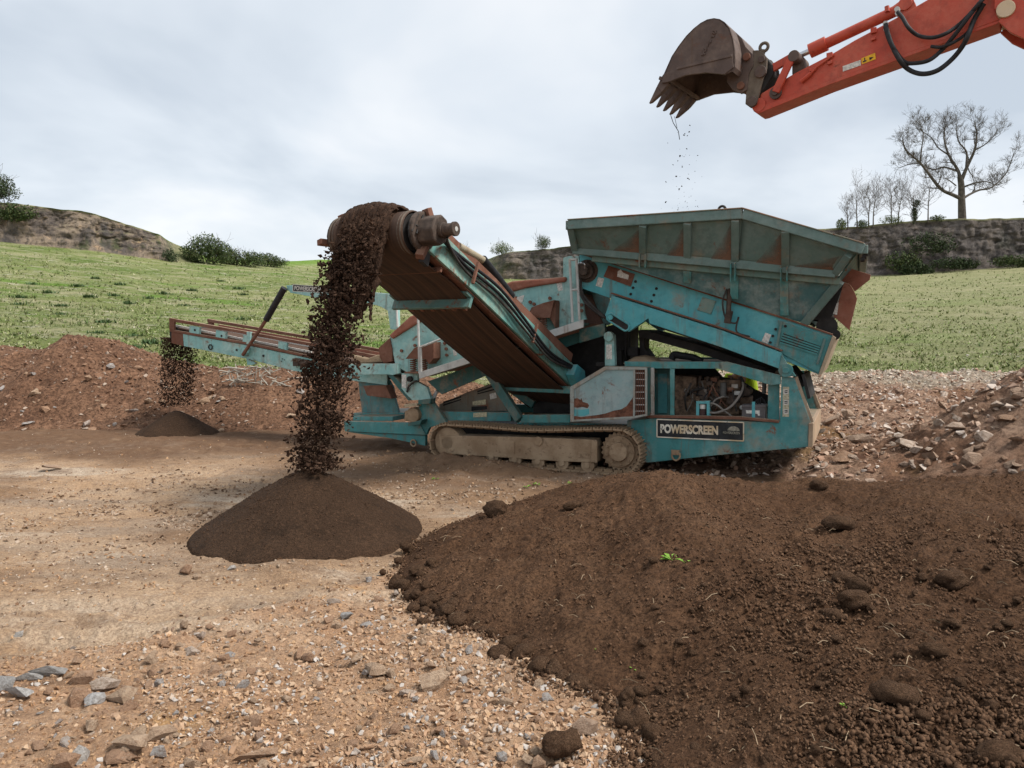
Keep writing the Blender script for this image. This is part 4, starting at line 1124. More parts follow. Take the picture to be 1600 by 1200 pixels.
# warning stickers on the end column
P0 = W(*cC(1265, 272), 0.296)
b = MB(); P = Wp(cC, [(1248, 270), (1284, 271), (1283, 441), (1246, 440)], 0.296); b.prism(P, (0, 0.003, 0)); st = b.build('sticker_strip', flat('yellowed_sticker', (0.42, 0.39, 0.28), 0.7, 0, 0.4, 30), M)
b = MB()
for y0, y1 in ((285, 312), (345, 372), (398, 425)):
    b.prism(Wp(cC, [(1252, y0), (1280, y0), (1280, y1), (1251, y1)], 0.294), (0, 0.001, 0))
b.build('sticker_panel', LABELW, st)
b = MB()
for y0 in (292, 302, 352, 362, 404, 413):
    b.prism(Wp(cC, [(1257, y0), (1275, y0 - 3), (1274, y0 + 3), (1258, y0 + 5)], 0.292), (0, 0.001, 0))
b.build('sticker_mark', SIGNB, st)

# ---------------------------------------------------------------- engine bay
EB = empty('engine_bay', parent=M)
b = MB()
for v in (0.30, 2 * VC - 0.36):
    for pts in ([(348, 126), (895, 128), (905, 168), (348, 166)], [(880, 128), (930, 128), (1235, 205), (1235, 255), (1180, 262), (885, 170)]):
        P = [Vector((p.x, v, p.z)) for p in Wp(cC, pts, 0.30)]; b.prism(P, (0, 0.06, 0))
b.build('top_beam', TEAL, EB, 0.005)
b = MB(); b.prism(Wp(cC, [(475, 162), (514, 162), (514, 440), (475, 440)], 0.285), (0, 0.06, 0)); b.build('bay_post', paint('bare_chalky_post', (0.36, 0.35, 0.32), (0.42, 0.4, 0.36), 0.35, 0.5), EB, 0.004)
b = MB(); b.prism(Wp(cC, [(606, 164), (632, 164), (630, 432), (608, 432)], 0.31), (0, 0.04, 0)); b.prism(Wp(cC, [(1165, 250), (1228, 240), (1226, 466), (1160, 462)], 0.42), (0, 0.06, 0)); b.build('bay_post', TEAL, EB, 0.004)
b = MB(); b.prism(Wp(cC, [(470, 432), (1000, 440), (1225, 462), (1225, 476), (1000, 456), (470, 446)], 0.27), (0, 0.10, 0)); b.build('sill', RUSTY, EB, 0.004)
b = MB(); b.prism(Wp(cC, [(516, 170), (606, 170), (606, 430), (516, 432)], 0.55), (0, 0.03, 0)); b.build('inner_panel', TEAL_DARK, EB)
b = MB(); b.prism(Wp(cC, [(536, 195), (590, 195), (590, 420), (536, 420)], 0.53), (0, 0.012, 0)); b.build('inner_door', paint('inner_teal', (0.02, 0.11, 0.12), (0.04, 0.15, 0.15), 0.1, 0.3), EB, 0.004)
b = MB(); P = Wp(cC, [(400, 150), (845, 150), (905, 215), (1000, 228), (1090, 285), (1190, 330), (1190, 450), (400, 445)], 1.5); b.prism(P, (0, 0.05, 0)); b.build('bay_shade_sheet', DARK, EB)  # added dark sheet that gives the bay its unlit interior
b = MB(); P = Wp(cC, [(630, 205), (755, 215), (760, 440), (632, 440)], 0.62); b.prism(P, (0, 0.5, 0)); b.build('oil_tank', ENGINE, EB, 0.02)
en = empty('engine', parent=M)
b = MB()
def eb(x0, y0, x1, y1, v, d): b.prism(Wp(cC, [(x0, y0), (x1, y0), (x1, y1), (x0, y1)], v), (0, d, 0))
eb(742, 270, 1010, 350, 0.70, 0.6); eb(760, 232, 990, 275, 0.72, 0.4); eb(780, 345, 1000, 430, 0.75, 0.5)
eb(800, 215, 870, 240, 0.76, 0.3); eb(905, 232, 1005, 290, 0.62, 0.3); eb(1000, 330, 1060, 430, 0.8, 0.4)
eb(690, 260, 745, 430, 0.72, 0.4)
b.build('engine_block', ENGINE, en, 0.012)
b = MB()
def ec(x, y, v0, v1, r): p = W(*cC(x, y), v0); b.cyl(p, (p.x, v1, p.z), r, 16)
ec(800, 315, 0.58, 0.75, 0.085); ec(905, 290, 0.55, 0.72, 0.06); ec(960, 340, 0.62, 0.8, 0.09); ec(860, 370, 0.60, 0.8, 0.075); ec(770, 285, 0.6, 0.8, 0.05); ec(1040, 300, 0.7, 1.0, 0.06)
for x in (775, 820, 865, 955, 1000):
    p = W(*cC(x, 250), 0.68); b.cyl(p, p + Vector((0, 0, 0.10)), 0.022, 10)
b.build('engine_ancillary', STEELD, en, 0.004)
b = MB()
p = W(*cC(910, 285), 0.55); b.cyl(p + Vector((0, 0, -.1)), p + Vector((0, 0, .1)), 0.045, 14)
p = W(*cC(1142, 280), 0.62); b.cyl(p + Vector((0, 0, -.07)), p + Vector((0, 0, .08)), 0.03, 14)
b.build('fuel_filter', flat('grey_filter', (0.09, 0.09, 0.085), 0.5, 0, 0.2), en)
def hose(pts, r, parent=en, mat=HOSE, name='hose', v=None):
    b = MB(); b.tube(curve_pts(pts, 36), r, 8); return b.build(name, mat, parent, 0, True)
GREYH = flat('grey_engine_hose', (0.2, 0.18, 0.16), 0.6, 0, 0.3, 12)
hose([W(*cC(832, 418), .42), W(*cC(880, 416), .40), W(*cC(950, 385), .40), W(*cC(1000, 325), .42), W(*cC(1022, 270), .5), W(*cC(1018, 232), .6)], 0.017, mat=GREYH)
hose([W(*cC(832, 363), .44), W(*cC(870, 372), .40), W(*cC(920, 410), .40), W(*cC(962, 442), .45)], 0.014, mat=GREYH)
hose([W(*cC(838, 380), .45), W(*cC(865, 345), .45), W(*cC(905, 328), .5), W(*cC(940, 330), .6)], 0.013, mat=GREYH)
hose([W(*cC(962, 290), .55), W(*cC(975, 360), .5), W(*cC(985, 410), .5)], 0.012, mat=HOSE)
hose([W(*cC(1010, 215), .6), W(*cC(1024, 250), .56), W(*cC(1020, 300), .55), W(*cC(990, 350), .6)], 0.02, mat=BLACKR)
hose([W(*cC(700, 320), .6), W(*cC(745, 290), .55), W(*cC(800, 280), .6)], 0.02, mat=DARK)
er = random.Random(17)
for k in range(16):
    x0, y0 = er.uniform(690, 1000), er.uniform(235, 300); x1, y1 = x0 + er.uniform(-60, 90), er.uniform(300, 425)
    hose([W(*cC(x0, y0), er.uniform(.5, .68)), W(*cC((x0 + x1) / 2 + er.uniform(-25, 25), (y0 + y1) / 2), er.uniform(.48, .6)), W(*cC(x1, y1), er.uniform(.55, .7))], er.choice((.008, .011, .016)), mat=er.choice((GREYH, HOSE, BLACKR, RUSTY)), name='pipe')
for k in range(12):
    x0, y0 = er.uniform(700, 1040), er.uniform(240, 420); p = W(*cC(x0, y0), er.uniform(.56, .68)); b = MB()
    if k % 2: b.cyl(p, p + Vector((0, .12, 0)), er.uniform(.025, .055), 12)
    else: b.prism([p, p + Vector((.09, 0, 0)), p + Vector((.09, 0, .06)), p + Vector((0, 0, .06))], (0, .12, 0))
    b.build('engine_fitting', er.choice((GALV, STEELD, RUSTY, ENGINE)), en, .004)
# filter in its blue bracket
fb = empty('filter_bracket', parent=M)
b = MB()
for pts in ([(755, 352), (832, 350), (832, 366), (755, 368)], [(755, 368), (772, 368), (772, 436), (755, 436)], [(815, 366), (832, 366), (832, 438), (815, 438)]):
    b.prism(Wp(cC, pts, 0.40), (0, 0.12, 0))
b.build('bracket_frame', TEAL_BRIGHT, fb, 0.003)
b = MB(); p = W(*cC(793, 400), 0.44); b.cyl(p + Vector((0, 0, -.085)), p + Vector((0, 0, .0)), 0.05, 18); b.build('filter_can', flat('maroon_can', (0.06, 0.03, 0.028), 0.4), fb, 0, True)
b = MB(); p = W(*cC(793, 384), 0.44); b.cyl(p + Vector((0, 0, -.03)), p + Vector((0, 0, .035)), 0.042, 18); b.build('filter_cap', LABELW, fb, 0, True)
# battery
bt = empty('battery', parent=M)
b = MB(); b.prism(Wp(cC, [(1016, 388), (1148, 388), (1148, 455), (1014, 450)], 0.36), (0, 0.22, 0)); b.prism(Wp(cC, [(1013, 374), (1152, 372), (1152, 390), (1013, 390)], 0.355), (0, 0.23, 0)); b.build('battery_case', flat('grey_battery_plastic', (0.11, 0.10, 0.10), 0.6), bt, 0.006)
b = MB(); b.prism(Wp(cC, [(1072, 355), (1090, 355), (1090, 456), (1072, 456)], 0.348), (0, 0.008, 0)); b.build('battery_strap', TEAL_BRIGHT, bt)
b = MB(); b.prism(Wp(cC, [(1038, 404), (1116, 405), (1118, 434), (1106, 434), (1104, 424), (1040, 421)], 0.352), (0, 0.003, 0)); b.build('battery_label', LABELW, bt)
for k in range(3):
    hose([W(*cC(1090 + 14 * k, 372), .45), W(*cC(1100 + 12 * k, 345 - 8 * k), .45), W(*cC(1135, 340 + 6 * k), .5), W(*cC(1150, 365), .5)], 0.008, bt, BLACKR, 'battery_cable')
# near door with its vent
dr = empty('side_door', parent=M)
b = MB(); b.prism(Wp(cC, [(58, 270), (240, 172), (400, 172), (398, 440), (58, 462)], 0.035), (0, 0.02, 0)); b.build('door_skin', GREY_PANEL, dr)
b = MB()
out = [(38, 272), (235, 155), (475, 161), (477, 436), (400, 450), (40, 470)]
inn = [(60, 284), (242, 174), (402, 174), (398, 438), (398, 438), (60, 458)]
for i in range(6):
    j = (i + 1) % 6
    if i == 2: continue
    P = Wp(cC, [out[i], out[j], inn[j], inn[i]], 0.015)
    if i in (1,): P = Wp(cC, [(235, 155), (475, 161), (475, 174), (242, 174)], 0.015)
    if i == 3: P = Wp(cC, [(477, 436), (400, 450), (398, 438), (475, 424)], 0.015)
    b.prism(P, (0, 0.04, 0))
b.prism(Wp(cC, [(398, 174), (408, 174), (406, 440), (396, 440)], 0.012), (0, 0.04, 0))
b.prism(Wp(cC, [(464, 165), (476, 165), (476, 436), (466, 436)], 0.014), (0, 0.04, 0))
b.build('door_frame', paint('dusty_door_rim', (0.20, 0.23, 0.22), (0.28, 0.27, 0.23), 0.3, 0.7), dr, 0.004)
b = MB(); P = Wp(cC, [(38, 272), (235, 155), (475, 161), (477, 436), (400, 450), (40, 470)], 0.055); b.prism(P, (0, 0.26, 0)); b.build('door_box', TEAL_DARK, dr)
b = MB(); b.prism(Wp(cC, [(408, 174), (466, 174), (466, 432), (406, 438)], 0.05), (0, 0.003, 0)); b.build('vent_back', DARK, dr)
for k in range(5):
    x = 412 + 11.5 * k; b = MB()
    b.prism(Wp(cC, [(x, 176), (x + 4, 176), (x + 4, 434), (x, 434)], 0.03), (0, 0.012, 0)); b.build('vent_bar', RUSTY, dr)
for k in range(7):
    y = 190 + 36 * k; b = MB()
    b.prism(Wp(cC, [(408, y), (464, y), (464, y + 5), (408, y + 5)], 0.034), (0, 0.012, 0)); b.build('vent_bar', GALV, dr)
RUSTP = flat('flaking_rust_patch', (0.16, 0.07, 0.045), 0.95, 0, 0.5, 14)
b = MB(); b.prism(Wp(cC, [(62, 338), (80, 335), (98, 345), (104, 335), (110, 355), (140, 365), (148, 378), (138, 392), (110, 385), (80, 390), (62, 386)], 0.0335), (0, 0.002, 0))
b.prism(Wp(cC, [(62, 458), (62, 436), (100, 442), (150, 436), (200, 430), (240, 422), (290, 405), (330, 398), (360, 380), (385, 345), (397, 330), (397, 438)], 0.0335), (0, 0.002, 0)); b.build('rust_patch', RUSTP, dr)
b = MB(); b.prism(Wp(cC, [(62, 398), (110, 400), (146, 396), (148, 425), (120, 436), (62, 436)], 0.032), (0, 0.002, 0)); b.build('blue_paint_patch', TEAL_BRIGHT, dr)
# deck above the bay, exhaust dirt and the black duct
b = MB(); p0 = W(*cC(350, 126), 0.34); p1 = W(*cC(890, 128), 0.34); b.box((p0.x, 0.36, p0.z - 0.05), (p1.x, 2 * VC - 0.36, p0.z - 0.02)); b.build('deck', RUSTY, EB)
b = MB(); b.tube(curve_pts([W(*cU(870, 990), .9), W(*cU(890, 950), .9), W(*cU(960, 960), .9), W(*cU(1040, 972), .9), W(*cU(1130, 1010), .9)], 20), 0.055, 10); b.build('air_duct', BLACKR, EB, 0, True)
b = MB(); q = W(*cU(640, 990), .9)
b.add([q + Vector((.32 * math.cos(a) * s, .5 * math.sin(a) * s, h)) for s, h in ((1, -.06), (.5, .04)) for a in [k * math.pi / 8 for k in range(16)]] + [q + Vector((0, 0, .07))],
      [[i, (i + 1) % 16, 16 + (i + 1) % 16, 16 + i] for i in range(16)] + [[16 + i, 16 + (i + 1) % 16, 32] for i in range(16)]); b.build('spilled_earth', MUD, EB, 0, True)
for pts, v in (([(300, 790), (375, 780), (385, 1045), (300, 1045)], 0.45),):
    b = MB(); b.prism(Wp(cU, pts, v), (0, 0.12, 0)); b.build('support_post', TEAL_PALE, M, 0.006)
b = MB(); b.prism(Wp(cU, [(312, 865), (360, 862), (362, 988), (314, 990)], 0.444), (0, .003, 0)); b.build('white_sticker', LABELW, M)
b = MB()
for pts, v, d in (([(390, 905), (440, 905), (440, 1045), (390, 1045)], .8, .3), ([(470, 760), (495, 760), (478, 1010), (462, 1010)], .9, .05), ([(490, 890), (580, 890), (580, 965), (490, 965)], .9, .3), ([(585, 740), (640, 740), (640, 895), (690, 960), (690, 975), (600, 975)], 1.0, .3), ([(220, 1015), (300, 1015), (300, 1050), (220, 1050)], .6, .1)):
    b.prism(Wp(cU, pts, v), (0, d, 0))
b.build('valve_block', DARK, M, 0.01)

# ---------------------------------------------------------------- belt feeder
FE = empty('belt_feeder', parent=M)
up_near = [(905, 396), (1016, 431), (1130, 468), (1240, 503), (1301, 524), (1279, 585), (1222, 562), (1130, 528), (954, 466), (910, 451)]
idn = lambda x, y: (x, y)
plate('side_channel', idn, up_near, 0.42, 0.05, TEAL_BRIGHT, FE, 0.006, both=True)
lowb = [(956, 461.6), (1130, 516.6), (1222, 551), (1217, 576), (1130, 543.5), (1015, 505.5), (1013, 497.5), (982, 518.5), (945, 493)]
plate('lower_skirt', idn, lowb, 0.30, 0.115, TEAL_BRIGHT, FE, 0.006, both=True)
b = MB()                                              # dusty ledge above the skirt and capping along the top edge
l0 = [W(955, 458, .30), W(1130, 513.5, .30), W(1222, 548, .30)]
for i in (0, 1): b.beam(l0[i] + Vector((0, .055, 0)), l0[i + 1] + Vector((0, .055, 0)), 0.15, 0.02, (0, 0, 1))
t0 = [W(905, 395, .42), W(1130, 467, .42), W(1240, 502, .42), W(1301, 523, .42)]
for i in (0, 1, 2): b.beam(t0[i] + Vector((0, .02, 0)), t0[i + 1] + Vector((0, .02, 0)), 0.10, 0.025, (0, 0, 1))
b.build('ledge', RUSTY, FE, 0.004)
b = MB(); P = Wp(idn, [(915, 418), (1295, 540), (1286, 566), (915, 446)], 0.47); b.prism(P, (0, 2 * (VC - 0.47), 0)); b.build('feeder_belt', BELT, FE)
b = MB(); P = Wp(idn, [(1000, 515), (1090, 538), (1212, 580), (1207, 590), (1090, 551), (1000, 526)], 0.8); b.prism(P, (0, 1.15, 0)); b.build('belt_return', DARK, FE)
b = MB(); g0 = W(1301, 524, .42); g1 = W(1279, 585, .42)
b.prism([(g0.x, .36, g0.z), (g0.x + .045, .36, g0.z - .03), (g1.x + .045, .36, g1.z + .0), (g1.x, .36, g1.z)], (0, 2 * (VC - .36), 0)); b.build('end_cap', paint('dusty_end_cap', (0.28, 0.22, 0.15), (0.31, 0.25, 0.17), 0.3, 0.6), FE, 0.006)
b = MB(); P = Wp(idn, [(1222, 545), (1297, 527), (1278, 582), (1222, 558)], 0.40)
P = Wp(cP, [(178, 600), (600, 735), (495, 1018), (165, 840)], 0.395); b.prism(P, (0, 0.03, 0)); b.build('tail_cover', TEAL, FE, 0.006)
b = MB(); b.prism(Wp(cP, [(222, 698), (512, 798), (485, 868), (192, 775)], 0.392), (0, 0.004, 0)); b.build('grille_recess', DARK, FE)
for k in range(5):
    f = k / 4.0; b = MB()
    A0 = (222 - 30 * f, 698 + 77 * f); A1 = (512 - 27 * f, 798 + 70 * f)
    b.beam(W(*cP(*A0), .385), W(*cP(*A1), .385), 0.012, 0.022, (0, 0, 1)); b.build('grille_slat', TEAL, FE)
b = MB(); b.beam(W(*cP(205, 610), .385), W(*cP(165, 830), .385), .03, .02, (0, 1, 0)); b.beam(W(*cP(545, 745), .385), W(*cP(485, 945), .385), .03, .02, (0, 1, 0)); b.build('cover_strap', TEAL_DULL, FE)
b = MB(); b.cyl(W(*cP(560, 650), .55), W(*cP(560, 650), 2.1), 0.14, 20); b.cyl(W(*cP(625, 715), .5), W(*cP(625, 715), 2.2), 0.07, 16); b.build('tail_drum', DARK, FE, 0, True)
b = MB(); pm = W(*cU(150, 238), .42); b.cyl(pm, pm + Vector((0, -.10, 0)), 0.125, 22); b.cyl(pm + Vector((0, -.1, 0)), pm + Vector((0, -.2, 0)), 0.075, 16)
for k in range(12):
    a = k * math.pi / 6; q = pm + Vector((.15 * math.cos(a), 0, .15 * math.sin(a))); b.cyl(q, q + Vector((0, -.035, 0)), 0.02, 6)
b.cyl(pm, pm + Vector((0, -.02, 0)), 0.175, 24); b.build('drive_motor', STEELD, FE, 0.003, True)
b = MB(); b.tube(curve_pts([pm + Vector((.03, -.2, .02)), pm + Vector((.03, -.23, .09)), pm + Vector((-.06, -.22, .10)), pm + Vector((-.13, -.15, .05))], 16), 0.013, 8); b.build('motor_fitting', CHROME, FE, 0, True)
b = MB(); b.prism(Wp(cU, [(330, 190), (556, 262), (520, 370), (288, 285)], 0.405), (0, 0.014, 0)); pl = b.build('cover_plate', RUSTY, FE, 0.003)
b = MB(); b.prism(Wp(cU, [(410, 240), (436, 222), (455, 250), (505, 272), (498, 310), (460, 300), (405, 285)], 0.402), (0, 0.002, 0)); b.build('bare_patch', LABELW, pl)
b = MB(); b.prism(Wp(cU, [(1130, 458), (1246, 492), (1205, 606), (1088, 568)], 0.405), (0, 0.014, 0)); bolts(b, Wp(cU, [(1138, 468), (1238, 498), (1198, 596), (1096, 562)], 0.405)); b.build('cover_plate', paint('stained_plate', (0.10, 0.17, 0.15), (0.16, 0.2, 0.17), 0.4, 0.6), FE, 0.003)
b = MB()
for x, y in ((562, 327), (541, 380), (521, 434), (740, 387), (719, 442), (698, 495)): p = W(*cU(x, y), .417); b.cyl(p, p + Vector((0, -.006, 0)), 0.022, 12)
for x, y in ((160, 672), (138, 725), (118, 776), (236, 648)): p = W(*cP(x, y), .39); b.cyl(p, p + Vector((0, -.006, 0)), 0.02, 12)
for x, y in ((840, 640 - 265), ): pass
b.build('bolt_hole', DARK, FE)
b = MB(); b.prism(Wp(cU, [(245, 290), (295, 303), (272, 378), (222, 362)], 0.416), (0, .003, 0)); b.build('white_sticker', LABELW, FE)
b = MB(); b.prism(Wp(cP, [(80, 698), (126, 715), (98, 786), (50, 766)], 0.414), (0, .003, 0)); b.build('white_sticker', LABELW, FE)
b = MB(); s0 = W(*cU(350, 632), .29); s1 = W(*cU(476, 712), .29)
ring = []
dv = (s1 - s0).normalized(); nv = Vector((-dv.z, 0, dv.x))
for k in range(11): a = math.pi / 2 + k * math.pi / 10; ring.append(s0 + (dv * math.cos(a) + nv * math.sin(a)) * .058)
for k in range(11): a = -math.pi / 2 + k * math.pi / 10; ring.append(s1 + (dv * math.cos(a) + nv * math.sin(a)) * .058)
b.tube(ring + [ring[0]], 0.016, 8); b.cyl(s0 + Vector((0, .01, 0)), s0 + Vector((0, -.03, 0)), 0.04, 16); b.build('slot_rim', TEAL_BRIGHT, FE, 0, True)
b = MB(); b.prism([s0 + (q - s0) * .8 if (q - s0).length < (q - s1).length else s1 + (q - s1) * .8 for q in ring], (0, 0.008, 0)); b.build('slot', DARK, FE)
# vertical ram at the hopper and the cable on the feeder
b = MB(); b.cyl(W(*cA(868, 345), .26), W(*cA(855, 560), .28), 0.035, 14); b.cyl(W(*cA(862, 540), .27), W(*cA(850, 600), .28), 0.05, 14); b.build('hopper_ram', STEELD, FE, 0, True)
hose([W(*cA(850, 430), .25), W(*cA(828, 500), .24), W(*cA(845, 580), .26), W(*cA(890, 600), .27), W(*cA(905, 570), .27), W(*cA(895, 640), .29), W(*cA(960, 665), .29)], 0.012, FE)
hose([W(*cU(745, 712), .5), W(*cU(1020, 800), .5), W(*cU(1160, 850), .5), W(*cU(1300, 905), .5)], 0.012, FE)
# pivot bracket on the end column
b = MB(); b.prism(Wp(cP, [(208, 870), (265, 965), (320, 1040), (200, 1042), (180, 990)], 0.26), (0, 0.06, 0)); pv = W(*cP(240, 992), .26); b.cyl(pv, pv + Vector((0, -.03, 0)), .095, 22); b.cyl(pv + Vector((0, -.03, 0)), pv + Vector((0, -.055, 0)), .045, 16); b.build('pivot_bracket', TEAL, FE, 0.004)
b = MB(); b.beam(W(*cP(285, 965), .9), W(*cP(400, 1100), .9), 1.0, .05, (0, 0, 1)); b.beam(W(*cP(395, 1010), .9), W(*cP(440, 1190), .9), 1.2, .04, (1, 0, 0)); b.build('chute', DARK, FE)

# ---------------------------------------------------------------- hopper
HP = empty('hopper', parent=M)
VT, VM, VL = -0.36, 0.02, 0.10
T0, T1, T2 = W(*cA(88, 128), VT), W(*cA(925, 75), VT), W(*cA(1506, 245), VT)
R0, R1, R2 = W(*cA(112, 248), VM), W(*cA(900, 318), VM), W(*cA(1372, 360), VM)
Q0, Q2 = W(*cA(235, 292), VL), W(*cA(1392, 398), VL)
Lr = W(*cA(1222, 602), 0.45)
for side_, fn in (('near', lambda p: p), ('far', mir)):
    for (ta, tb, ra, rb) in ((T0, T1, R0, R1), (T1, T2, R1, R2)):
        GV = []
        for i in range(7):
            for j in range(13): GV.append(tuple(fn((ta + (tb - ta) * (j / 12)).lerp(ra + (rb - ra) * (j / 12), i / 6))))
        o = link_mesh('upper_panel', np_mesh('upper_panel', GV, grid_faces(7, 13)), TEAL_DULL, HP, True)
        sm = o.modifiers.new('thickness', 'SOLIDIFY'); sm.thickness = .02; sm.offset = 0
    b = MB(); b.prism([fn(p) for p in (Q0, Q2, Lr)], (0, 0.02 if side_ == 'near' else -0.02, 0)); b.build('lower_panel', paint('scuffed_hopper_paint' + side_, (0.05, 0.12, 0.125), (0.2, 0.26, 0.25), 0.16, 0.35, fadeamt=0.4, chips=0.3), HP)
    b = MB()
    for a_, c_ in ((T0, T1), (T1, T2)): b.beam(fn(a_), fn(c_), 0.10, 0.135, (0, 0, 1))
    b.build('rim', TEAL_DULL, HP, 0.012)
    b = MB()
    for a_, c_ in ((T0, T1), (T1, T2)): b.beam(fn(a_) + Vector((0, 0, .072)), fn(c_) + Vector((0, 0, .072)), 0.13, 0.014, (0, 0, 1))
    b.build('rim_cap', RUST_RED if side_ == 'far' else paint('worn_rim', (0.14, 0.16, 0.12), (0.3, 0.15, 0.09), 0.3, 0.5, fadeamt=0.6), HP, 0.003)
    b = MB(); b.beam(fn(R0), fn(R2), 0.10, 0.12, (0, 0, 1)); b.beam(fn(R2), fn(W(*cA(1438, 268), VT + .06)), 0.09, 0.10, (0, 1, 0)); b.beam(fn(T0) + Vector((.03, 0, 0)), fn(R0) + Vector((.03, 0, 0)), .10, .10, (0, 1, 0)); b.build('upper_rail', TEAL_DULL, HP, 0.01)
    b = MB(); b.beam(fn(Q0 + Vector((-.1, 0, .02))), fn(Q2), 0.10, 0.11, (0, 0, 1)); b.build('lower_rail', paint('rail_paint' + side_, (0.07, 0.13, 0.11), (0.13, 0.16, 0.12), 0.3, 0.5, fadeamt=0.5), HP, 0.01)
    b = MB(); b.beam(fn(Q2), fn(Lr), 0.11, 0.10, (0, 1, 0)); b.build('corner_flange', TEAL_DULL, HP, 0.008)
    for (x, ty, by) in ((446, 128, 262), (660, 116, 282), (890, 102, 300), (1131, 155, 325)):
        p0 = W(*cA(x, ty), VT - .015); p1 = W(*cA(x, by), VM - .015); b = MB(); b.beam(fn(p0), fn(p1), 0.10, 0.08, (1, 0, 0) if False else (0, 1, 0)); b.build('rib', TEAL_DULL, HP, 0.006)
    for (x0, ty, x1, by, vv) in ((660, 345, 660, 400, .22), (1124, 330, 1126, 560, .36), (888, 325, 885, 480, .3)):
        p0 = W(*cA(x0, ty), .10); p1 = W(*cA(x1, by), vv); b = MB(); b.beam(fn(p0), fn(p1), 0.11, 0.07, (0, 1, 0)); b.build('rib', TEAL, HP, 0.006)
    for x, y0, y1 in ((430, 265, 330), (458, 265, 330), (868, 312, 400), (888, 312, 395), (1108, 330, 395), (1138, 330, 395)):
        b = MB(); p0 = W(*cA(x, y0), -.06); p1 = W(*cA(x, y1), .02); b.beam(fn(p0), fn(p1), .02, .07, (0, 1, 0)); b.build('gusset', TEAL, HP, 0.003)
n = NT('rust_wash')
fa = n.attr('fade')
cc_ = n.mix(n.noise(9, 6, 0.7), (0.17, 0.09, 0.056), (0.27, 0.155, 0.10))
n.done(cc_, 0.9)
n.lk(n.ramp(n.math('ADD', fa, n.math('MULTIPLY', n.math('SUBTRACT', n.noise(5, 7, 0.7), 0.5), 0.9)), 0.15, 1.25, 0, 0.75), n.bsdf.inputs['Alpha'])
RWASH = n.m
def lerpv(A_, B_, f): return A_ + (B_ - A_) * f
for x0, x1, yt, yb0, yb1 in ((300, 428, 140, 243, 246), (560, 642, 125, 262, 272), (770, 868, 115, 275, 288), (985, 1110, 160, 290, 305), (1170, 1425, 262, 315, 335)):
    fr_ = lambda y: VT + (VM - VT) * min(1, max(0, (y - 100) / 210)) - .004
    def onp(x, y):
        ty = np.interp(x, [88, 925, 1506], [128, 75, 245]); ry = 248 + (x - 112) * 112 / 1260
        return W(*cA(x, y), VT + (VM - VT) * (y - ty) / (ry - ty) - .022)
    ryl = lambda x: 248 + (x - 112) * 112 / 1260
    A_ = onp(x1, yt + 8); B_ = onp(x1, ryl(x1) - 14); C_ = onp(x0, ryl(x0) - 14)
    me = np_mesh('rust_wash', [tuple(A_), tuple(B_), tuple(C_), tuple((A_ + C_) / 2)], [[0, 1, 3], [1, 2, 3]], {'fade': [0.75, 1.5, 0.7, 0.3]}); link_mesh('rust_wash', me, RWASH, HP)
b = MB()                                              # end walls
b.prism([T0, mir(T0), mir(R0), R0], (0.02, 0, 0)); b.prism([R0, mir(R0), mir(Q0), Q0], (0.02, 0, 0)); b.build('front_wall', TEAL_DULL, HP)
b = MB(); e = Vector((-.06, 0, 0))
b.prism([T2 + e, mir(T2) + e, mir(Q2) + e, Q2 + e], (0.02, 0, 0)); b.prism([Q2 + e, mir(Q2) + e, mir(Lr) + e, Lr + e], (0.02, 0, 0)); b.build('rear_wall', TEAL_DARK, HP)  # rear wall in the darker green, its shadow put into the colour
b = MB(); P = Wp(cP, [(655, 300), (690, 320), (600, 570), (540, 615), (500, 600), (430, 600)], .55); b.prism(P, (0, 1.7, 0)); b.build('rear_shade_box', DARK, HP)  # added dark box standing in for the end wall in shadow
b = MB(); b.beam(T2, mir(T2), .10, .11, (0, 0, 1)); b.beam(T0, mir(T0), .10, .13, (0, 0, 1)); b.build('end_rim', TEAL_DULL, HP, .01)
b = MB(); b.prism(Wp(cP, [(690, 305), (742, 322), (775, 378), (796, 435), (736, 680), (612, 572), (650, 470)], 0.62), (0, 0.016, 0)); b.build('rusted_flap', RUST_RED, HP, 0.003)
b = MB(); b.prism(Wp(cP, [(664, 292), (738, 196), (903, 246), (895, 285), (778, 378), (742, 322)], 0.95), (0, 0.016, 0)); b.build('rusted_flap', RUST_RED, HP, 0.003)
b = MB(); b.prism(Wp(cP, [(600, 482), (652, 464), (640, 560), (584, 545)], 0.60), (0, 0.012, 0)); hb = b.build('hinge_tab', LABELW, HP)
b = MB()
for x, y in ((614, 496), (606, 527)): p = W(*cP(x, y), .6); b.cyl(p, p + Vector((0, -.006, 0)), .02, 10)
b.build('bolt_hole', DARK, hb)
b = MB(); p = W(*cA(825, 65), VT); b.torus(p + Vector((0, 0, .03)), (0, 1, 0), .045, .017, 16, 8); b.build('lifting_eye', DARK, HP, 0, True)
b = MB()                                              # chain hook marks at the corner
for k in range(3): p = W(*cP(845 - 12 * k, 85 + 22 * k), VT + .05); b.cyl(p, p + Vector((.05, 0, 0)), .03, 8)
b.build('corner_bracket', DARK, HP)
b = MB()                                              # earth lying in the hopper
b.prism([T0 + Vector((.1, .35, -.25)), T2 + Vector((-.3, .35, -.25)), Lr + Vector((-.2, .1, .2)), Q0 + Vector((.2, .3, 0))], (0, 2.2, 0)); b.build('load_of_soil', M_SOIL, HP)

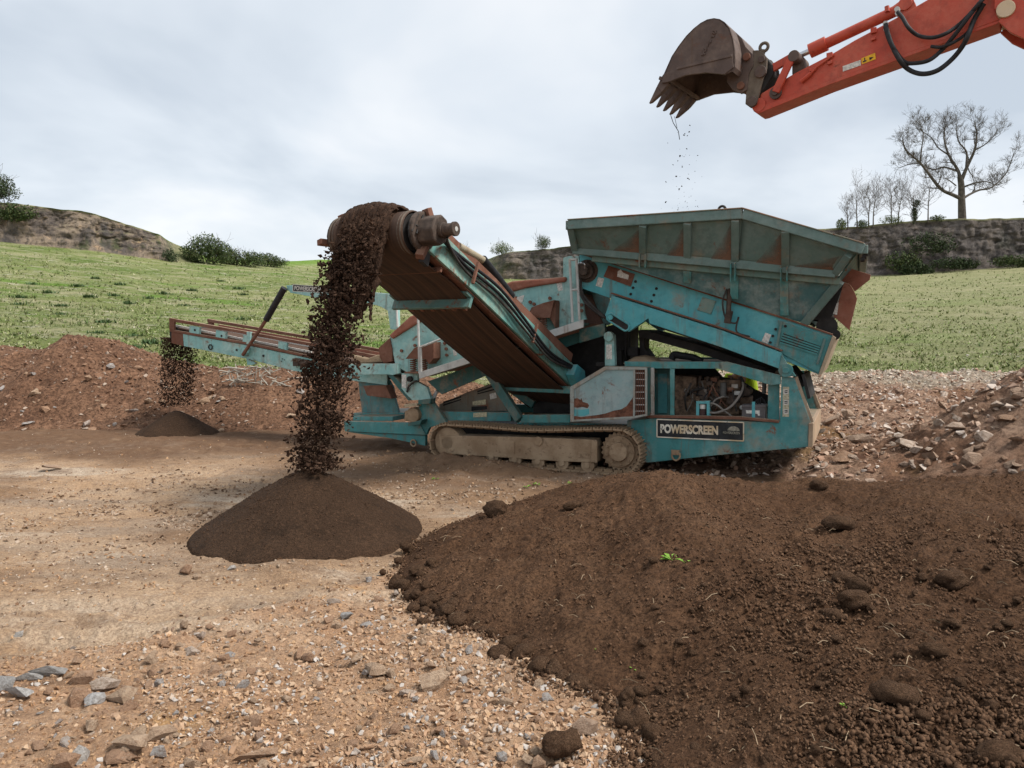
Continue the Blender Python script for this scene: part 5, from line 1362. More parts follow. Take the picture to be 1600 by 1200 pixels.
# ---------------------------------------------------------------- screen box
SB = empty('screen_box', parent=M)
sbx = [(609, 526), (655, 498), (700, 483), (785, 453), (884, 437), (905, 405), (908, 505), (655, 592), (618, 572)]
plate('box_side', idn, sbx, 0.58, 0.03, TEAL_PALE, SB, 0.004, both=True)
b = MB(); P = Wp(idn, [(620, 545), (880, 455), (900, 505), (655, 585)], 0.65); b.prism(P, (0, 2 * (VC - .65), 0)); b.build('screen_deck', RUSTY, SB)
b = MB()
top = [(607, 524), (640, 494), (655, 489), (700, 473), (785, 444), (800, 439), (820, 437), (850, 435), (884, 432), (884, 440), (850, 445), (820, 450), (788, 459), (700, 489), (655, 503), (612, 530)]
b.prism(Wp(idn, top, 0.53), (0, 2 * (VC - .53), 0)); b.build('cover_sheet', RUST_RED, SB, 0.03)
def spring(c, r, h, turns, parent):
    b = MB(); pts = [c + Vector((r * math.cos(t), r * math.sin(t), h * t / (2 * math.pi * turns))) for t in [k * 2 * math.pi * turns / (turns * 12) for k in range(turns * 12 + 1)]]
    b.tube(pts, 0.010, 6); return b.build('spring', RUSTY, parent, 0, True)
b = MB(); P = Wp(cJ, [(355, 805), (450, 690), (560, 650), (650, 630), (650, 800), (600, 860), (565, 808)], 0.34); b.prism(P, (0, .24, 0)); P = Wp(cJ, [(345, 940), (590, 940), (590, 958), (345, 958)], 0.32); b.prism(P, (0, .26, 0)); b.build('spring_bracket', RUSTY, SB, 0.004)
for x in (440, 552):
    q = W(*cJ(x, 940), 0.40); q2 = W(*cJ(x, 812), .40); spring(q, 0.052, q2.z - q.z, 6, SB)
b = MB(); P = Wp(cI, [(815, 640), (870, 535), (985, 490), (1105, 458), (1060, 645)], 0.34); b.prism(P, (0, .24, 0)); P = Wp(cI, [(1060, 645), (1122, 470), (1116, 748)], 0.40); b.prism(P, (0, .2, 0)); b.build('spring_bracket', RUSTY, SB, 0.004)
for x in (900, 990):
    q = W(*cI(x, 768), 0.42); q2 = W(*cI(x, 645), .42); spring(q, 0.055, q2.z - q.z, 6, SB)
for pts, v in (([(1130, 285), (1185, 272), (1196, 355), (1148, 368)], .574), ([(720, 430), (795, 405), (775, 480), (690, 510)], .574)):
    b = MB(); b.prism(Wp(cI, pts, v), (0, .003, 0)); b.build('white_sticker', LABELW, SB)
b = MB(); b.prism(Wp(cJ, [(650, 490), (690, 475), (735, 515), (690, 530)], .574), (0, .003, 0)); b.build('white_sticker', LABELW, SB)
b = MB(); b.prism(Wp(cJ, [(850, 715), (888, 700), (895, 765), (860, 775)], .574), (0, .003, 0)); b.build('white_sticker', LABELW, SB)
b = MB()
for c_, x, y in ((cJ, 770, 640), (cJ, 785, 700), (cJ, 790, 765), (cJ, 320, 720), (cJ, 460, 665), (cI, 860, 480), (cI, 900, 500), (cI, 1065, 440), (cI, 1395, 510), (cI, 1395, 570)):
    p = W(*c_(x, y), .575); b.cyl(p, p + Vector((0, -.03, 0)), .028, 8)
b.build('bolt_head', RUSTY, SB)
b = MB(); b.prism(Wp(cJ, [(75, 690), (190, 590), (215, 700), (215, 830), (130, 850), (90, 790)], .55), (0, 1.6, 0)); b.build('discharge_lip', RUSTY, SB, .004)
# rear mounting plate by the ladder
b = MB(); b.prism(Wp(cI, [(1200, 20), (1260, 0), (1360, 0), (1420, 600), (1440, 660), (1200, 700)], .60), (0, .06, 0)); b.build('mounting_plate', TEAL_PALE, SB, .004)

# ---------------------------------------------------------------- walkway
WK = empty('walkway', parent=M)
b = MB(); P = Wp(idn, [(654, 582), (740, 554), (845, 521), (911, 499), (911, 511.5), (856, 529), (745, 564), (655, 592)], 0.14); b.prism(P, (0, 0.05, 0)); b.build('edge_beam', GALV, WK, 0.004)
b = MB(); P = Wp(idn, [(660, 584), (908, 504), (908, 508), (660, 589)], 0.19); b.prism(P, (0, 0.38, 0)); b.build('deck_plate', TEAL_DARK, WK)
b = MB(); P = Wp(idn, [(668, 596), (745, 569), (800, 553), (905, 519), (905, 535), (800, 572), (760, 586), (690, 616)], 0.55); b.prism(P, (0, .06, 0)); b.prism(Wp(idn, [(905, 515), (945, 505), (945, 524), (905, 536)], .45), (0, .08, 0)); b.build('under_beam', TEAL_DARK, WK)
for c_, pts in ((cJ, [(487, 340), (505, 955)]), (cJ, [(515, 690), (520, 940)]), (cI, [(1268, 35), (1298, 690)]), (cI, [(1338, 35), (1370, 665)])):
    b = MB(); b.tube([W(*c_(*p), .16) for p in pts], .021, 8); b.build('guard_post', GALV, WK, 0, True)
for c_, pts in ((cJ, [(515, 682), (800, 568)]), (cI, [(1262, 40), (1345, 36)]), (cI, [(1285, 355), (1358, 350)])):
    b = MB(); b.tube([W(*c_(*p), .16) for p in pts], .019, 8); b.build('guard_rail', GALV, WK, 0, True)
b = MB(); P = Wp(idn, [(835, 540), (985, 500), (985, 570), (935, 620), (905, 640), (840, 640), (850, 590)], 1.15); b.prism(P, (0, .5, 0)); b.build('shadow_box', DARK, M)  # dark block added to fill the gap below the hopper with shade
hose([W(*cU(70, 300), .36), W(*cU(80, 400), .34), W(*cU(150, 520), .34), W(*cU(290, 635), .40)], .022, WK)
hose([W(*cU(95, 300), .38), W(*cU(105, 420), .36), W(*cU(190, 530), .36), W(*cU(310, 640), .42)], .022, WK)
b = MB(); p = W(*cU(330, 795), .40); b.cyl(p, p + Vector((0, .1, 0)), .075, 18); b.build('pivot_boss', TEAL_PALE, M, .004)
# lower side conveyor seen under the walkway
b = MB(); P = Wp(cK, [(265, 410), (520, 300), (760, 215), (790, 240), (870, 470), (265, 470)], .95); b.prism(P, (0, .05, 0)); b.build('inner_frame', paint('dusty_inner', (0.12, 0.11, 0.085), (0.16, 0.14, 0.11), 0.3, 0.8), M)
b = MB()
for pts in ([(300, 385), (460, 335), (460, 350), (300, 402)], [(300, 410), (460, 362), (460, 372), (300, 425)], [(605, 290), (745, 240), (765, 250), (605, 305)], [(605, 312), (765, 268), (765, 282), (605, 322)], [(552, 430), (690, 425), (690, 455), (552, 468)]):
    b.prism(Wp(cK, pts, .945), (0, .004, 0))
b.build('frame_slot', DARK, M)
for pts in ([(713, 318), (768, 304), (780, 352), (722, 366)], [(562, 385), (680, 366), (682, 412), (564, 418)], [(568, 488), (690, 480), (690, 522), (568, 526)]):
    b = MB(); b.prism(Wp(cK, pts, .54 if pts[0][1] > 470 else .94), (0, .003, 0)); b.build('yellowed_sticker', flat('cream_sticker', (0.5, 0.45, 0.3), 0.7, 0, .3, 30) if pts[0][0] < 600 else LABELW, M)

# ---------------------------------------------------------------- tail section
TS = empty('tail_section', parent=M)
b = MB()
b.prism(Wp(cT, [(125, 885), (720, 900), (1010, 905), (1090, 1050), (140, 1005)], .42), (0, .10, 0)); b.prism(Wp(cT, [(150, 1010), (1085, 1052), (1082, 1175), (880, 1130), (640, 1080)], .46), (0, .08, 0))
b.build('tail_beam', TEAL, TS, .006)
b = MB(); b.prism(Wp(cT, [(1010, 640), (1150, 630), (1262, 790), (1330, 900), (1130, 960), (1090, 1050), (1000, 1045), (1010, 850)], .45), (0, .08, 0)); b.build('upright_plate', TEAL, TS, .006)
b = MB(); b.prism(Wp(cT, [(1000, 640), (1148, 622), (1142, 684), (1000, 690)], .28), (0, .17, 0)); b.prism(Wp(cT, [(885, 905), (1045, 872), (1018, 925), (880, 945)], .26), (0, .18, 0)); b.build('step_bracket', TEAL_DARK, TS, .004)
b = MB(); b.prism(Wp(cT, [(235, 830), (700, 830), (700, 885), (235, 880)], .55), (0, 1.5, 0)); b.prism(Wp(cT, [(240, 790), (830, 785), (830, 835), (240, 835)], .95), (0, 1.0, 0)); b.build('cross_member', TEAL, TS, .006)
b = MB(); b.prism(Wp(cT, [(290, 350), (620, 345), (700, 480), (720, 600), (772, 785), (340, 785)], .95), (0, .06, 0)); b.build('chute_panel', paint('stained_teal', (0.04, 0.14, 0.15), (0.08, 0.2, 0.2), .2, .6), TS, .004)
b = MB(); b.prism(Wp(cT, [(355, 472), (620, 466), (690, 622), (400, 585)], .72), (0, .2, 0)); b.build('rusty_guard', RUSTY, TS, .004)
b = MB(); b.prism(Wp(cT, [(185, 215), (540, 212), (750, 212), (760, 330), (700, 345), (640, 338), (185, 342)], .48), (0, .12, 0)); b.build('top_beam', TEAL_PALE, TS, .006)
b = MB(); b.prism(Wp(cT, [(640, 338), (700, 345), (830, 480), (925, 640), (885, 645), (780, 520), (690, 405)], .50), (0, .5, 0)); b.build('curved_arm', TEAL_DARK, TS, .004)
b = MB(); b.prism(Wp(cT, [(805, 325), (1000, 325), (985, 420), (1100, 485), (1150, 632), (930, 640), (850, 560), (805, 500)], .47), (0, .08, 0)); b.build('gusset_plate', TEAL_PALE, TS, .005)
b = MB(); b.prism(Wp(cT, [(808, 340), (862, 340), (860, 497), (808, 490)], .465), (0, .003, 0)); b.build('white_sticker', LABELW, TS)
b = MB(); p = W(*cT(912, 390), .46); b.cyl(p, p + Vector((0, -.05, 0)), .05, 14); b.build('bolt_head', DARK, TS)
hose([W(*cT(870, 545), .44), W(*cT(890, 480), .43), W(*cT(960, 420), .43), W(*cT(1010, 420), .45)], .018, TS)
for (x0, y0, x1, y1) in ((1160, 650, 1200, 520),): 
    b = MB(); b.cyl(W(*cT(x0, y0), .6), W(*cT(1225, 530), .6), .03, 10); b.build('ram_rod', GALV, TS, 0, True)
b = MB(); p = W(*cT(930, 815), .35); b.cyl(p, p + Vector((0, .25, 0)), .13, 20); b.prism(Wp(cT, [(840, 765), (930, 755), (930, 885), (835, 885)], .38), (0, .2, 0)); b.build('mud_caked_drum', MUD, TS, .02)
b = MB(); b.prism(Wp(cT, [(835, 690), (985, 678), (990, 712), (838, 724)], .30), (0, .14, 0)); b.build('timber_block', WOODY, TS, .006)
b = MB(); b.torus(W(*cT(945, 1142), .43), (0, 1, 0), .055, .014, 18, 8); b.build('tow_ring', MUD, TS, 0, True)
b = MB(); b.prism(Wp(cT, [(225, 110), (400, 150), (530, 105), (580, 195), (330, 210), (230, 170)], .7), (0, 1.2, 0)); b.build('earth_on_beam', MUD, TS, .02)

# ---------------------------------------------------------------- tail conveyor
TCV = empty('tail_conveyor', parent=M)
VN, VF = 0.85, 1.90
def both_tail(b, c, pts, v, th):
    P = Wp(c, pts, v); b.prism(P, (0, th, 0)); b.prism([Vector((p.x, 2 * VC - p.y, p.z)) for p in P], (0, -th, 0))
b = MB(); both_tail(b, cS, [(205, 545), (860, 660), (1500, 795), (1900, 880), (2330, 965), (2330, 1080), (1900, 1020), (1365, 930), (870, 803), (215, 672)], VN, .04); b.build('side_board', TEAL_PALE, TCV, .004)
b = MB(); both_tail(b, cS, [(65, 380), (560, 465), (1540, 640), (2330, 790), (2330, 830), (1540, 672), (560, 497), (65, 412)], VN - .02, .07); both_tail(b, cS, [(65, 496), (860, 630), (1500, 765), (2330, 925), (2330, 952), (1500, 790), (860, 655), (65, 520)], VN - .02, .07); b.build('frame_rail', RUSTY, TCV, .004)
b = MB(); both_tail(b, cS, [(62, 378), (112, 386), (105, 505), (62, 498)], VN - .03, .06); both_tail(b, cS, [(85, 520), (205, 545), (210, 672), (85, 640)], VN, .04); b.build('end_plate', RUSTY, TCV, .004)
for x0, x1 in ((275, 380), (550, 655), (830, 935), (1200, 1290), (1600, 1700)):
    b = MB(); s = 0.175; y = 380 + s * (x0 - 65); both_tail(b, cS, [(x0, y + 40), (x1, y + 40 + s * 100), (x1 - 8, y + 118 + s * 100), (x0 - 5, y + 112)], VN - .01, .05); b.build('side_cleat', TEAL_PALE, TCV, .003)
b = MB(); both_tail(b, cS, [(112, 446), (830, 590), (1540, 725), (1540, 745), (830, 610), (112, 466)], VN + .12, .03); b.build('inner_angle', LABELW, TCV)
b = MB(); b.prism(Wp(cS, [(575, 446), (1540, 612), (2330, 750), (2330, 790), (1540, 655), (575, 470)], VN + .10), (0, .03, 0)); b.prism(Wp(cS, [(575, 446), (1540, 612), (2330, 750), (2330, 790), (1540, 655), (575, 470)], VF - .1), (0, .03, 0)); b.build('skirt_board', RUST_RED, TCV)
b = MB(); b.prism(Wp(cS, [(100, 470), (1500, 745), (2330, 900), (2330, 912), (1500, 757), (100, 482)], VN + .06), (0, VF - VN - .12, 0)); b.prism(Wp(cS, [(120, 590), (870, 735), (2330, 1010), (2330, 1022), (870, 747), (120, 602)], VN + .06), (0, VF - VN - .12, 0)); b.build('belt', BELT, TCV)
hd = W(*cS(120, 545), VN + .05); b = MB(); b.cyl(hd, hd + Vector((0, VF - VN - .1, 0)), .15, 20); b.build('head_drum', DARK, TCV, 0, True)
b = MB(); b.prism(Wp(cS, [(870, 520), (910, 525), (905, 650), (865, 650)], VN - .06), (0, .06, 0)); b.prism(Wp(cS, [(800, 770), (820, 700), (875, 690), (870, 740), (850, 778)], VN - .08), (0, .08, 0)); b.prism(Wp(cS, [(865, 800), (975, 850), (930, 868), (875, 868)], VN), (0, .05, 0)); b.build('ram_lug', TEAL_PALE, TCV, .004)
b = MB(); p = W(*cS(495, 672), VN - .01)
b.torus(p + Vector((0, -.01, -.02)), (0, 1, 0), .05, .012, 14, 6); b.build('hook', DARK, TCV, 0, True)
b = MB()
for x, y in ((765, 712), (1043, 773), (330, 505), (608, 565), (1240, 805), (1262, 815), (1232, 830)): p = W(*cS(x, y), VN - .012); b.cyl(p, p + Vector((0, -.006, 0)), .024 if x < 1200 else .012, 10)
b.build('bolt_hole', DARK, TCV)
b = MB(); p = W(*cS(1375, 830), VN - .02); b.cyl(p, p + Vector((.35, -.0, -.05)), .07, 14); b.prism(Wp(cS, [(1345, 800), (1395, 800), (1400, 880), (1350, 880)], VN - .1), (0, .1, 0)); b.build('belt_motor', STEELD, TCV, .004)
# gantry over the tail conveyor, sign and rams
GA = empty('gantry', parent=M)
for v in (0.78, 2 * VC - .86):
    b = MB()
    P = [Vector((p.x, v, p.z)) for p in Wp(cE, [(752, 95), (800, 92), (975, 108), (1325, 143), (1385, 150), (1388, 345), (1345, 345), (1330, 238), (1290, 215), (1200, 190), (950, 168), (775, 136)], .78)]
    b.prism(P, (0, .08, 0)); b.build('gantry_arm', TEAL_PALE, GA, .005)
    if v > 1: continue
    b = MB(); p0 = W(*cS(1280, 68), .78); p1 = W(*cS(1090, 402), .78); p2 = W(*cS(848, 765), .78)
    b.cyl((p0.x, v - .05, p0.z), (p1.x, v - .05, p1.z), .062, 16); b.build('ram_barrel', BLACKR, GA, 0, True)
    b = MB(); b.cyl((p1.x, v - .05, p1.z), (p2.x, v - .05, p2.z), .034, 12); b.build('ram_rod', RUSTY, GA, 0, True)
b = MB(); q0 = W(*cE(1350, 160), .78); b.box((q0.x - .05, .86, q0.z - .1), (q0.x + .05, 2 * VC - .86, q0.z + .02)); q0 = W(*cE(765, 110), .78); b.cyl((q0.x, .8, q0.z), (q0.x, 2 * VC - .8, q0.z), .05, 12); b.build('cross_tube', TEAL_PALE, GA, .004)
b = MB(); b.tube([W(*cE(1378, 165), .76), W(*cE(1386, 330), .76)], .02, 8); b.build('conduit', GALV, GA, 0, True)
P = Wp(cE, [(793, 91), (985, 104), (985, 134), (793, 126)], .775); sg = MB().prism(P, (0, .004, 0)).build('sign_board', SIGNB, M)
b = MB(); Pb = Wp(cE, [(790, 88), (987, 101), (987, 137), (790, 129)], .777); b.prism(Pb, (0, .002, 0)); b.build('sign_border', LABELW, sg)
tl = W(*cE(800, 121), .771); tr = W(*cE(948, 130), .771); tt = W(*cE(800, 97), .771)
fit_text('sign_lettering', 'POWERSCREEN', tl, tr.x - tl.x, tt.z - tl.z, math.atan2(tr.z - tl.z, tr.x - tl.x), LABELW, sg, .02)

# ---------------------------------------------------------------- side conveyor
SCV = empty('side_conveyor', parent=M)
hL = to_m(at(528, 366, 9.42)); hR = to_m(at(655, 371, 8.98)); hC = (hL + hR) / 2
fC = to_m(at(838, 593, 12.55))
BW = (hR - hL).length / 2
cdir = (fC - hC).normalized()                          # from the head down to the foot
lat = Vector((-cdir.y, cdir.x, 0)).normalized()
if lat.x < 0: lat = -lat
cn = lat.cross(cdir).normalized()
if cn.z < 0: cn = -cn
LEN = (fC - hC).length
RD = 0.235
def Cx(s, l, h): return hC + cdir * s + lat * l + cn * h            # s metres down from the head, l across, h above the drum axis
def sag(s): return -0.05 * math.sin(max(0, min(1, (s - .9) / (LEN - .6))) * math.pi) - 0.02
n = NT('striped_return_belt')
lx = n.attr('across')
st = n.noise(1.0, 4, 0.6, None)
cmb = n.new('ShaderNodeCombineXYZ'); n.lk(n.math('MULTIPLY', lx, 14.0), cmb.inputs[0])
sn = n.new('ShaderNodeTexNoise'); sn.inputs['Scale'].default_value = 1.0; sn.inputs['Detail'].default_value = 5; sn.inputs['Roughness'].default_value = 0.7; n.lk(cmb.outputs[0], sn.inputs['Vector'])
c = n.mix(n.ramp(sn.outputs['Fac'], 0.35, 0.65), (0.022, 0.013, 0.009), (0.088, 0.047, 0.028))
c = n.mix(n.ramp(n.noise(2.2, 6), 0.45, 0.75, 0, 0.5), c, (0.075, 0.037, 0.021))
BELT2 = n.done(c, 0.7, n.bump(n.noise(25, 6), 0.25, 0.008), 0, 0.35)
prof = []                                              # belt loop: top run, round the head drum, return run
for k in range(16): prof.append((LEN + .9 - (LEN + .9) * k / 16, RD + .0))
for k in range(15):
    a = math.pi / 2 + math.pi * k / 14; prof.append((RD * math.cos(a), RD * math.sin(a)))
for k in range(1, 25):
    s = (LEN + .9) * k / 24; prof.append((s, -RD + 0.10 * min(1, s / .8) + sag(s)))
VV, FF, AC = [], [], []
NL = 13
for (s, h) in prof:
    for j in range(NL):
        l = -BW + 2 * BW * j / (NL - 1); VV.append(Cx(s, l, h)); AC.append(j / (NL - 1))
for i in range(len(prof) - 1):
    for j in range(NL - 1): FF.append([i * NL + j, i * NL + j + 1, (i + 1) * NL + j + 1, (i + 1) * NL + j])
me = np_mesh('belt', [tuple(v) for v in VV], FF, {'across': AC}); o = link_mesh('belt', me, BELT2, SCV, True)
sm = o.modifiers.new('thickness', 'SOLIDIFY'); sm.thickness = .014; sm.offset = -1
b = MB(); b.cyl(Cx(0, -BW + .01, 0), Cx(0, BW - .01, 0), RD - .016, 32); b.cyl(Cx(0, -BW - .1, 0), Cx(0, BW + .12, 0), .05, 14); b.build('head_drum', DARK, SCV, 0, True)
b = MB()
for sgn in (-1, 1):
    for dl, rr_ in ((-.03, .252), (-.075, .245)):
        p = Cx(0, sgn * (BW + dl), 0); b.torus(p, lat, rr_ - .008, .014, 36, 8)
b.build('belt_edge', flat('dusty_belt_edge', (0.12, 0.095, 0.072), 0.7), SCV, 0, True)
FH = BW + 0.06
for sgn, mt in ((1, paint('conveyor_frame', (0.09, 0.22, 0.2), (0.22, 0.30, 0.25), 0.36, 0.45, fadeamt=.5)), (-1, TEAL_DARK)):
    b = MB()
    a = [Cx(.06, sgn * FH, -.13), Cx(.0, sgn * FH, .10), Cx(.25, sgn * FH, .20), Cx(LEN + .1, sgn * FH, .24), Cx(LEN + .35, sgn * FH, -.02), Cx(LEN + .1, sgn * FH, -.10), Cx(1.2, sgn * FH, -.10)]
    b.prism(a, lat * (sgn * .045)); b.build('side_channel', mt, SCV, .005)
    b = MB(); b.beam(Cx(.3, sgn * (FH - .05), -.12), Cx(LEN, sgn * (FH - .05), -.12), .12, .02, cn); b.build('channel_flange', RUSTY, SCV)
    b = MB(); b.beam(Cx(.3, sgn * (FH - .02), .24), Cx(LEN * .95, sgn * (FH + .04), .30), .03, .14, cn); b.build('skirt_board', RUSTY, SCV, .003)
b = MB(); b.beam(Cx(1.28, -FH, -.21), Cx(1.28, FH, -.21), .05, .18, cn); b.beam(Cx(1.22, -FH, -.15), Cx(1.22, FH, -.15), .16, .04, cn); b.build('hinge_beam', paint('hinge_paint', (0.07, 0.15, 0.14), (0.1, 0.17, 0.15), .55, .4), SCV, .005)
for k in range(6):
    b = MB(); p = Cx(1.33, -FH + .25 + k * .17, -.24); b.prism([p, p + lat * .05, p + lat * .05 - cn * .05, p - cn * .05], cdir * .05); b.build('scraper_tooth', RUSTY, SCV)
b = MB(); b.beam(Cx(.55, -FH, -.17), Cx(.55, FH, -.17), .03, .06, cn); b.build('scraper_bar', RUSTY, SCV)
b = MB(); q0 = Cx(LEN - .02, -FH - .02, -.16); q1 = Cx(LEN - .02, FH + .15, -.16); b.beam(q0, q1, .10, .12, (0, 0, 1)); b.build('foot_beam', TEAL, SCV, .006)
b = MB(); b.prism([Cx(LEN - .25, FH + .05, .18), Cx(LEN + .05, FH + .05, .20), Cx(LEN + .2, FH + .05, 0), Cx(LEN + .05, FH + .05, -.16), Cx(LEN - .3, FH + .05, -.02)], lat * .14); b.build('foot_bracket', TEAL_BRIGHT, SCV, .008)
# strut to the chassis
b = MB(); s0 = Cx(LEN - .1, -FH - .04, -.18); s1 = W(*cK(985, 548), .30); s0 = W(*cK(690, 95), .55); b.beam(s0, s1, .14, .11, (0, 1, 0)); b.build('strut', TEAL_DARK, SCV, .006)
b = MB(); s0 = W(*cB(600, 255), 1.0); s1 = W(*cB(740, 350), 1.0); b.beam(s0, s1, .12, .1, (0, 1, 0)); b.build('strut', TEAL_DARK, SCV)
b = MB(); b.prism(Wp(cK, [(1105, 360), (1425, 240), (1425, 500), (1105, 490)], 1.2), (0, .8, 0)); b.build('foot_box', DARK, SCV)
# head end fittings
b = MB(); g = Cx(.02, BW + .24, .02)
oct_ = [g + (cdir * math.cos(a) * .16 + cn * math.sin(a) * .185) - lat * .14 for a in [math.radians(22.5 + 45 * k) for k in range(8)]]
b.prism(oct_, lat * .24); b.cyl(g - lat * .2, g - lat * .13, .23, 28); b.build('gearbox', STEELD, SCV, .02)
b = MB(); b.cyl(g + lat * .10, g + lat * .15, .085, 20); b.cyl(g + lat * .14, g + lat * .29, .07, 20); b.cyl(g + lat * .27, g + lat * .31, .082, 20); b.build('hydraulic_motor', STEELD, SCV, .006, True)
b = MB(); b.cyl(g + lat * .311, g + lat * .314, .028, 12); b.build('motor_face', GALV, SCV)
b = MB()
for l, s, h in ((BW + .10, -.05, .28), (-BW - .05, -.08, .30)):
    b.beam(Cx(s, l, h), Cx(s + .16, l + .05, h - .2), .11, .07, cn)
b.beam(Cx(-.2, -BW - .14, -.16), Cx(.05, -BW - .05, -.05), .10, .07, cn); b.beam(Cx(.05, BW + .12, -.3), Cx(.1, BW + .1, -.12), .1, .08, cn); b.build('head_bracket', RUSTY, SCV, .006)
b = MB()
for l in (BW + .05, -BW - .05): b.prism([Cx(.0 + .21 * math.cos(a), l, .21 * math.sin(a)) for a in [k * math.pi / 8 for k in range(16)]], lat * .02)
b.prism([Cx(.05, BW + .08, -.16), Cx(.2, BW + .08, -.18), Cx(.22, BW + .08, -.33), Cx(.1, BW + .08, -.33)], lat * .06)
b.tube([Cx(-.16, BW + .1, .14), Cx(-.17, BW + .1, -.1)], .012, 6); b.tube([Cx(-.1, BW + .13, .16), Cx(-.12, BW + .13, -.1)], .012, 6); b.tube([Cx(-.16, BW + .1, .0), Cx(-.1, BW + .13, .0)], .01, 6)
b.build('bearing_guard', DARK, SCV, .003)
for k, (l0, h0) in enumerate(((.13, .10), (.17, .05), (.12, .02))):
    pts = [g + lat * .25 + cn * -.05, Cx(.35, BW + .16 + .02 * k, .08), Cx(.9, FH + .08, .13 - .06 * k), Cx(1.7, FH + .09, .20 - .07 * k), Cx(2.5, FH + .12, .10 - .06 * k), Cx(LEN * .75, FH + .12, .02 - .05 * k), Cx(LEN - .4, FH + .1, .12 - .03 * k), Cx(LEN + .05, FH + .12, .22)]
    hose(pts, .021 if k < 2 else .017, SCV, BLACKR if k < 2 else HOSE)
b = MB(); b.cyl(Cx(.75, FH - .02, .28), Cx(1.35, FH - .02, .42), .05, 14); b.build('ram_sleeve', paint('ram_tan', (0.22, .19, .13), (.26, .23, .17), .3, .5), SCV, 0, True)
b = MB(); b.cyl(Cx(1.3, FH - .02, .42), Cx(2.15, FH - .02, .34), .06, 16); b.build('fold_ram', BLACKR, SCV, 0, True)
for s in (1.05, 2.75):
    b = MB(); b.beam(Cx(s, FH + .12, -.08), Cx(s, FH + .12, .22), .035, .03, cdir); b.build('hose_clip', RUSTY, SCV)

# ================================================================== SOIL IN THE AIR
rng = np.random.default_rng(21)
M_CLUMP = earth('falling_soil', (0.040, 0.022, 0.014), (0.068, 0.038, 0.024), (0.095, 0.055, 0.036), 2.0, 0.8, 30, bd=0.02)
def mw(p): return M_O + M_U * p.x + M_V * p.y + Vector((0, 0, p.z))
head_w = mw(hC); lat_w = (M_U * lat.x + M_V * lat.y + Vector((0, 0, lat.z))).normalized()
cd_w = -(M_U * cdir.x + M_V * cdir.y + Vector((0, 0, cdir.z)))          # up along the belt towards the head
cn_w = M_U * cn.x + M_V * cn.y + Vector((0, 0, cn.z))
fwd = Vector((cd_w.x, cd_w.y, 0)).normalized()
lip = head_w + cn_w * (RD * 0.55) + cd_w * (RD * 0.85)
apex = Vector((CX + 0.10, CY, 0.68))
drop = lip.z - apex.z; run = (apex - lip).dot(fwd); side_sh = (apex - lip).dot(lat_w)
def fall(t, l, e):                                     # t 0..1 from lip to heap
    return lip + fwd * (run * t ** 0.62 + e) + lat_w * (side_sh * t * 0.6 + l) - Vector((0, 0, drop * t))
# the load on the belt, curling over the drum and breaking up
nr, ncl = 150, 90
VV = []
mask = []
for i in range(nr):
    q = i / (nr - 1)
    for j in range(ncl):
        y = -1 + 2 * j / (ncl - 1)
        wl = BW * 0.66
        prof_h = 0.075 * max(0.0, 1 - abs(y) ** 2.4) + 0.015
        if q < 0.45:                                   # on the belt
            s = 2.6 * (1 - q / 0.45)
            p = head_w - cd_w * s + cn_w * (RD + prof_h * (1 if s > .2 else 1)) + lat_w * (y * wl)
        elif q < 0.62:                                 # over the drum
            a = (q - 0.45) / 0.17 * math.radians(62)
            p = head_w + (cn_w * math.cos(a) + cd_w * math.sin(a)) * (RD + prof_h) + lat_w * (y * wl)
        else:
            t = (q - 0.62) / 0.38 * 0.46
            a = math.radians(62); base = head_w + (cn_w * math.cos(a) + cd_w * math.sin(a)) * (RD + prof_h)
            w2 = wl * (1 - 0.12 * t / 0.3)
            p = base + fwd * (run * 0.62 * t ** 0.7) + lat_w * (y * w2 + side_sh * t * .5) - Vector((0, 0, drop * t))
        VV.append(p)
VV = np.array([tuple(p) for p in VV])
ii, jj = np.meshgrid(np.arange(nr), np.arange(ncl), indexing='ij')
nz = (0.5 * billow(ii.ravel() * 0.11, jj.ravel() * 0.12, 301, 4, 0.6) + 0.5 * fbm(ii.ravel() * 0.35, jj.ravel() * 0.22, 303, 3))
out = np.array(tuple((cd_w * 0.75 + cn_w * 0.5).normalized()))
VV = VV + out[None, :] * (nz * 0.038)[:, None] + np.array(tuple(lat_w))[None] * (0.02 * fbm(ii.ravel() * .3, jj.ravel() * .3, 305, 3))[:, None]
FF = grid_faces(nr, ncl)
qf = (FF[:, 0] // ncl) / (nr - 1.0)
hole = fbm(ii.ravel() * 0.16, jj.ravel() * 0.19, 307, 3)[FF[:, 0]]
keep = hole < 1.1 - np.clip((qf - 0.66) / 0.34, 0, 1) * 1.25
me = np_mesh('soil_on_belt', VV, FF[keep])
o = link_mesh('soil_on_belt', me, M_CLUMP, smooth=True)
sm = o.modifiers.new('thickness', 'SOLIDIFY'); sm.thickness = 0.05; sm.offset = -1
tag(o, 'thick layer of dark soil curling over the head of the side conveyor', 'soil', kind='stuff')
N = 28000
FLAKES = [hull_rock(800 + k, 6 + k % 3, 0.6) for k in range(10)]
t = rng.random(N) ** 0.85 * 1.0
wl = BW * (0.66 - 0.17 * t)
l = np.clip(rng.normal(0, 0.48, N), -1.02, 1.02) * wl
l = np.where(rng.random(N) < 0.55, rng.uniform(-1, 1, N) * wl, l)
e = rng.normal(0, 0.075 + 0.05 * t)
dens = fbm(l * 4.5, t * 11, 311, 3)
k = rng.random(N) < np.clip(0.85 + 1.2 * dens - 0.3 * (np.abs(l) / wl) ** 3, 0.12, 1)
t, l, e = t[k], l[k], e[k]
P = np.array([tuple(fall(a, b_, c_)) for a, b_, c_ in zip(t, l, e)])
s = 0.004 + 0.052 * rng.random(len(t)) ** 3.4 * (1 - 0.2 * t)
P = P[P[:, 2] > 0.55]; s = s[:len(P)]
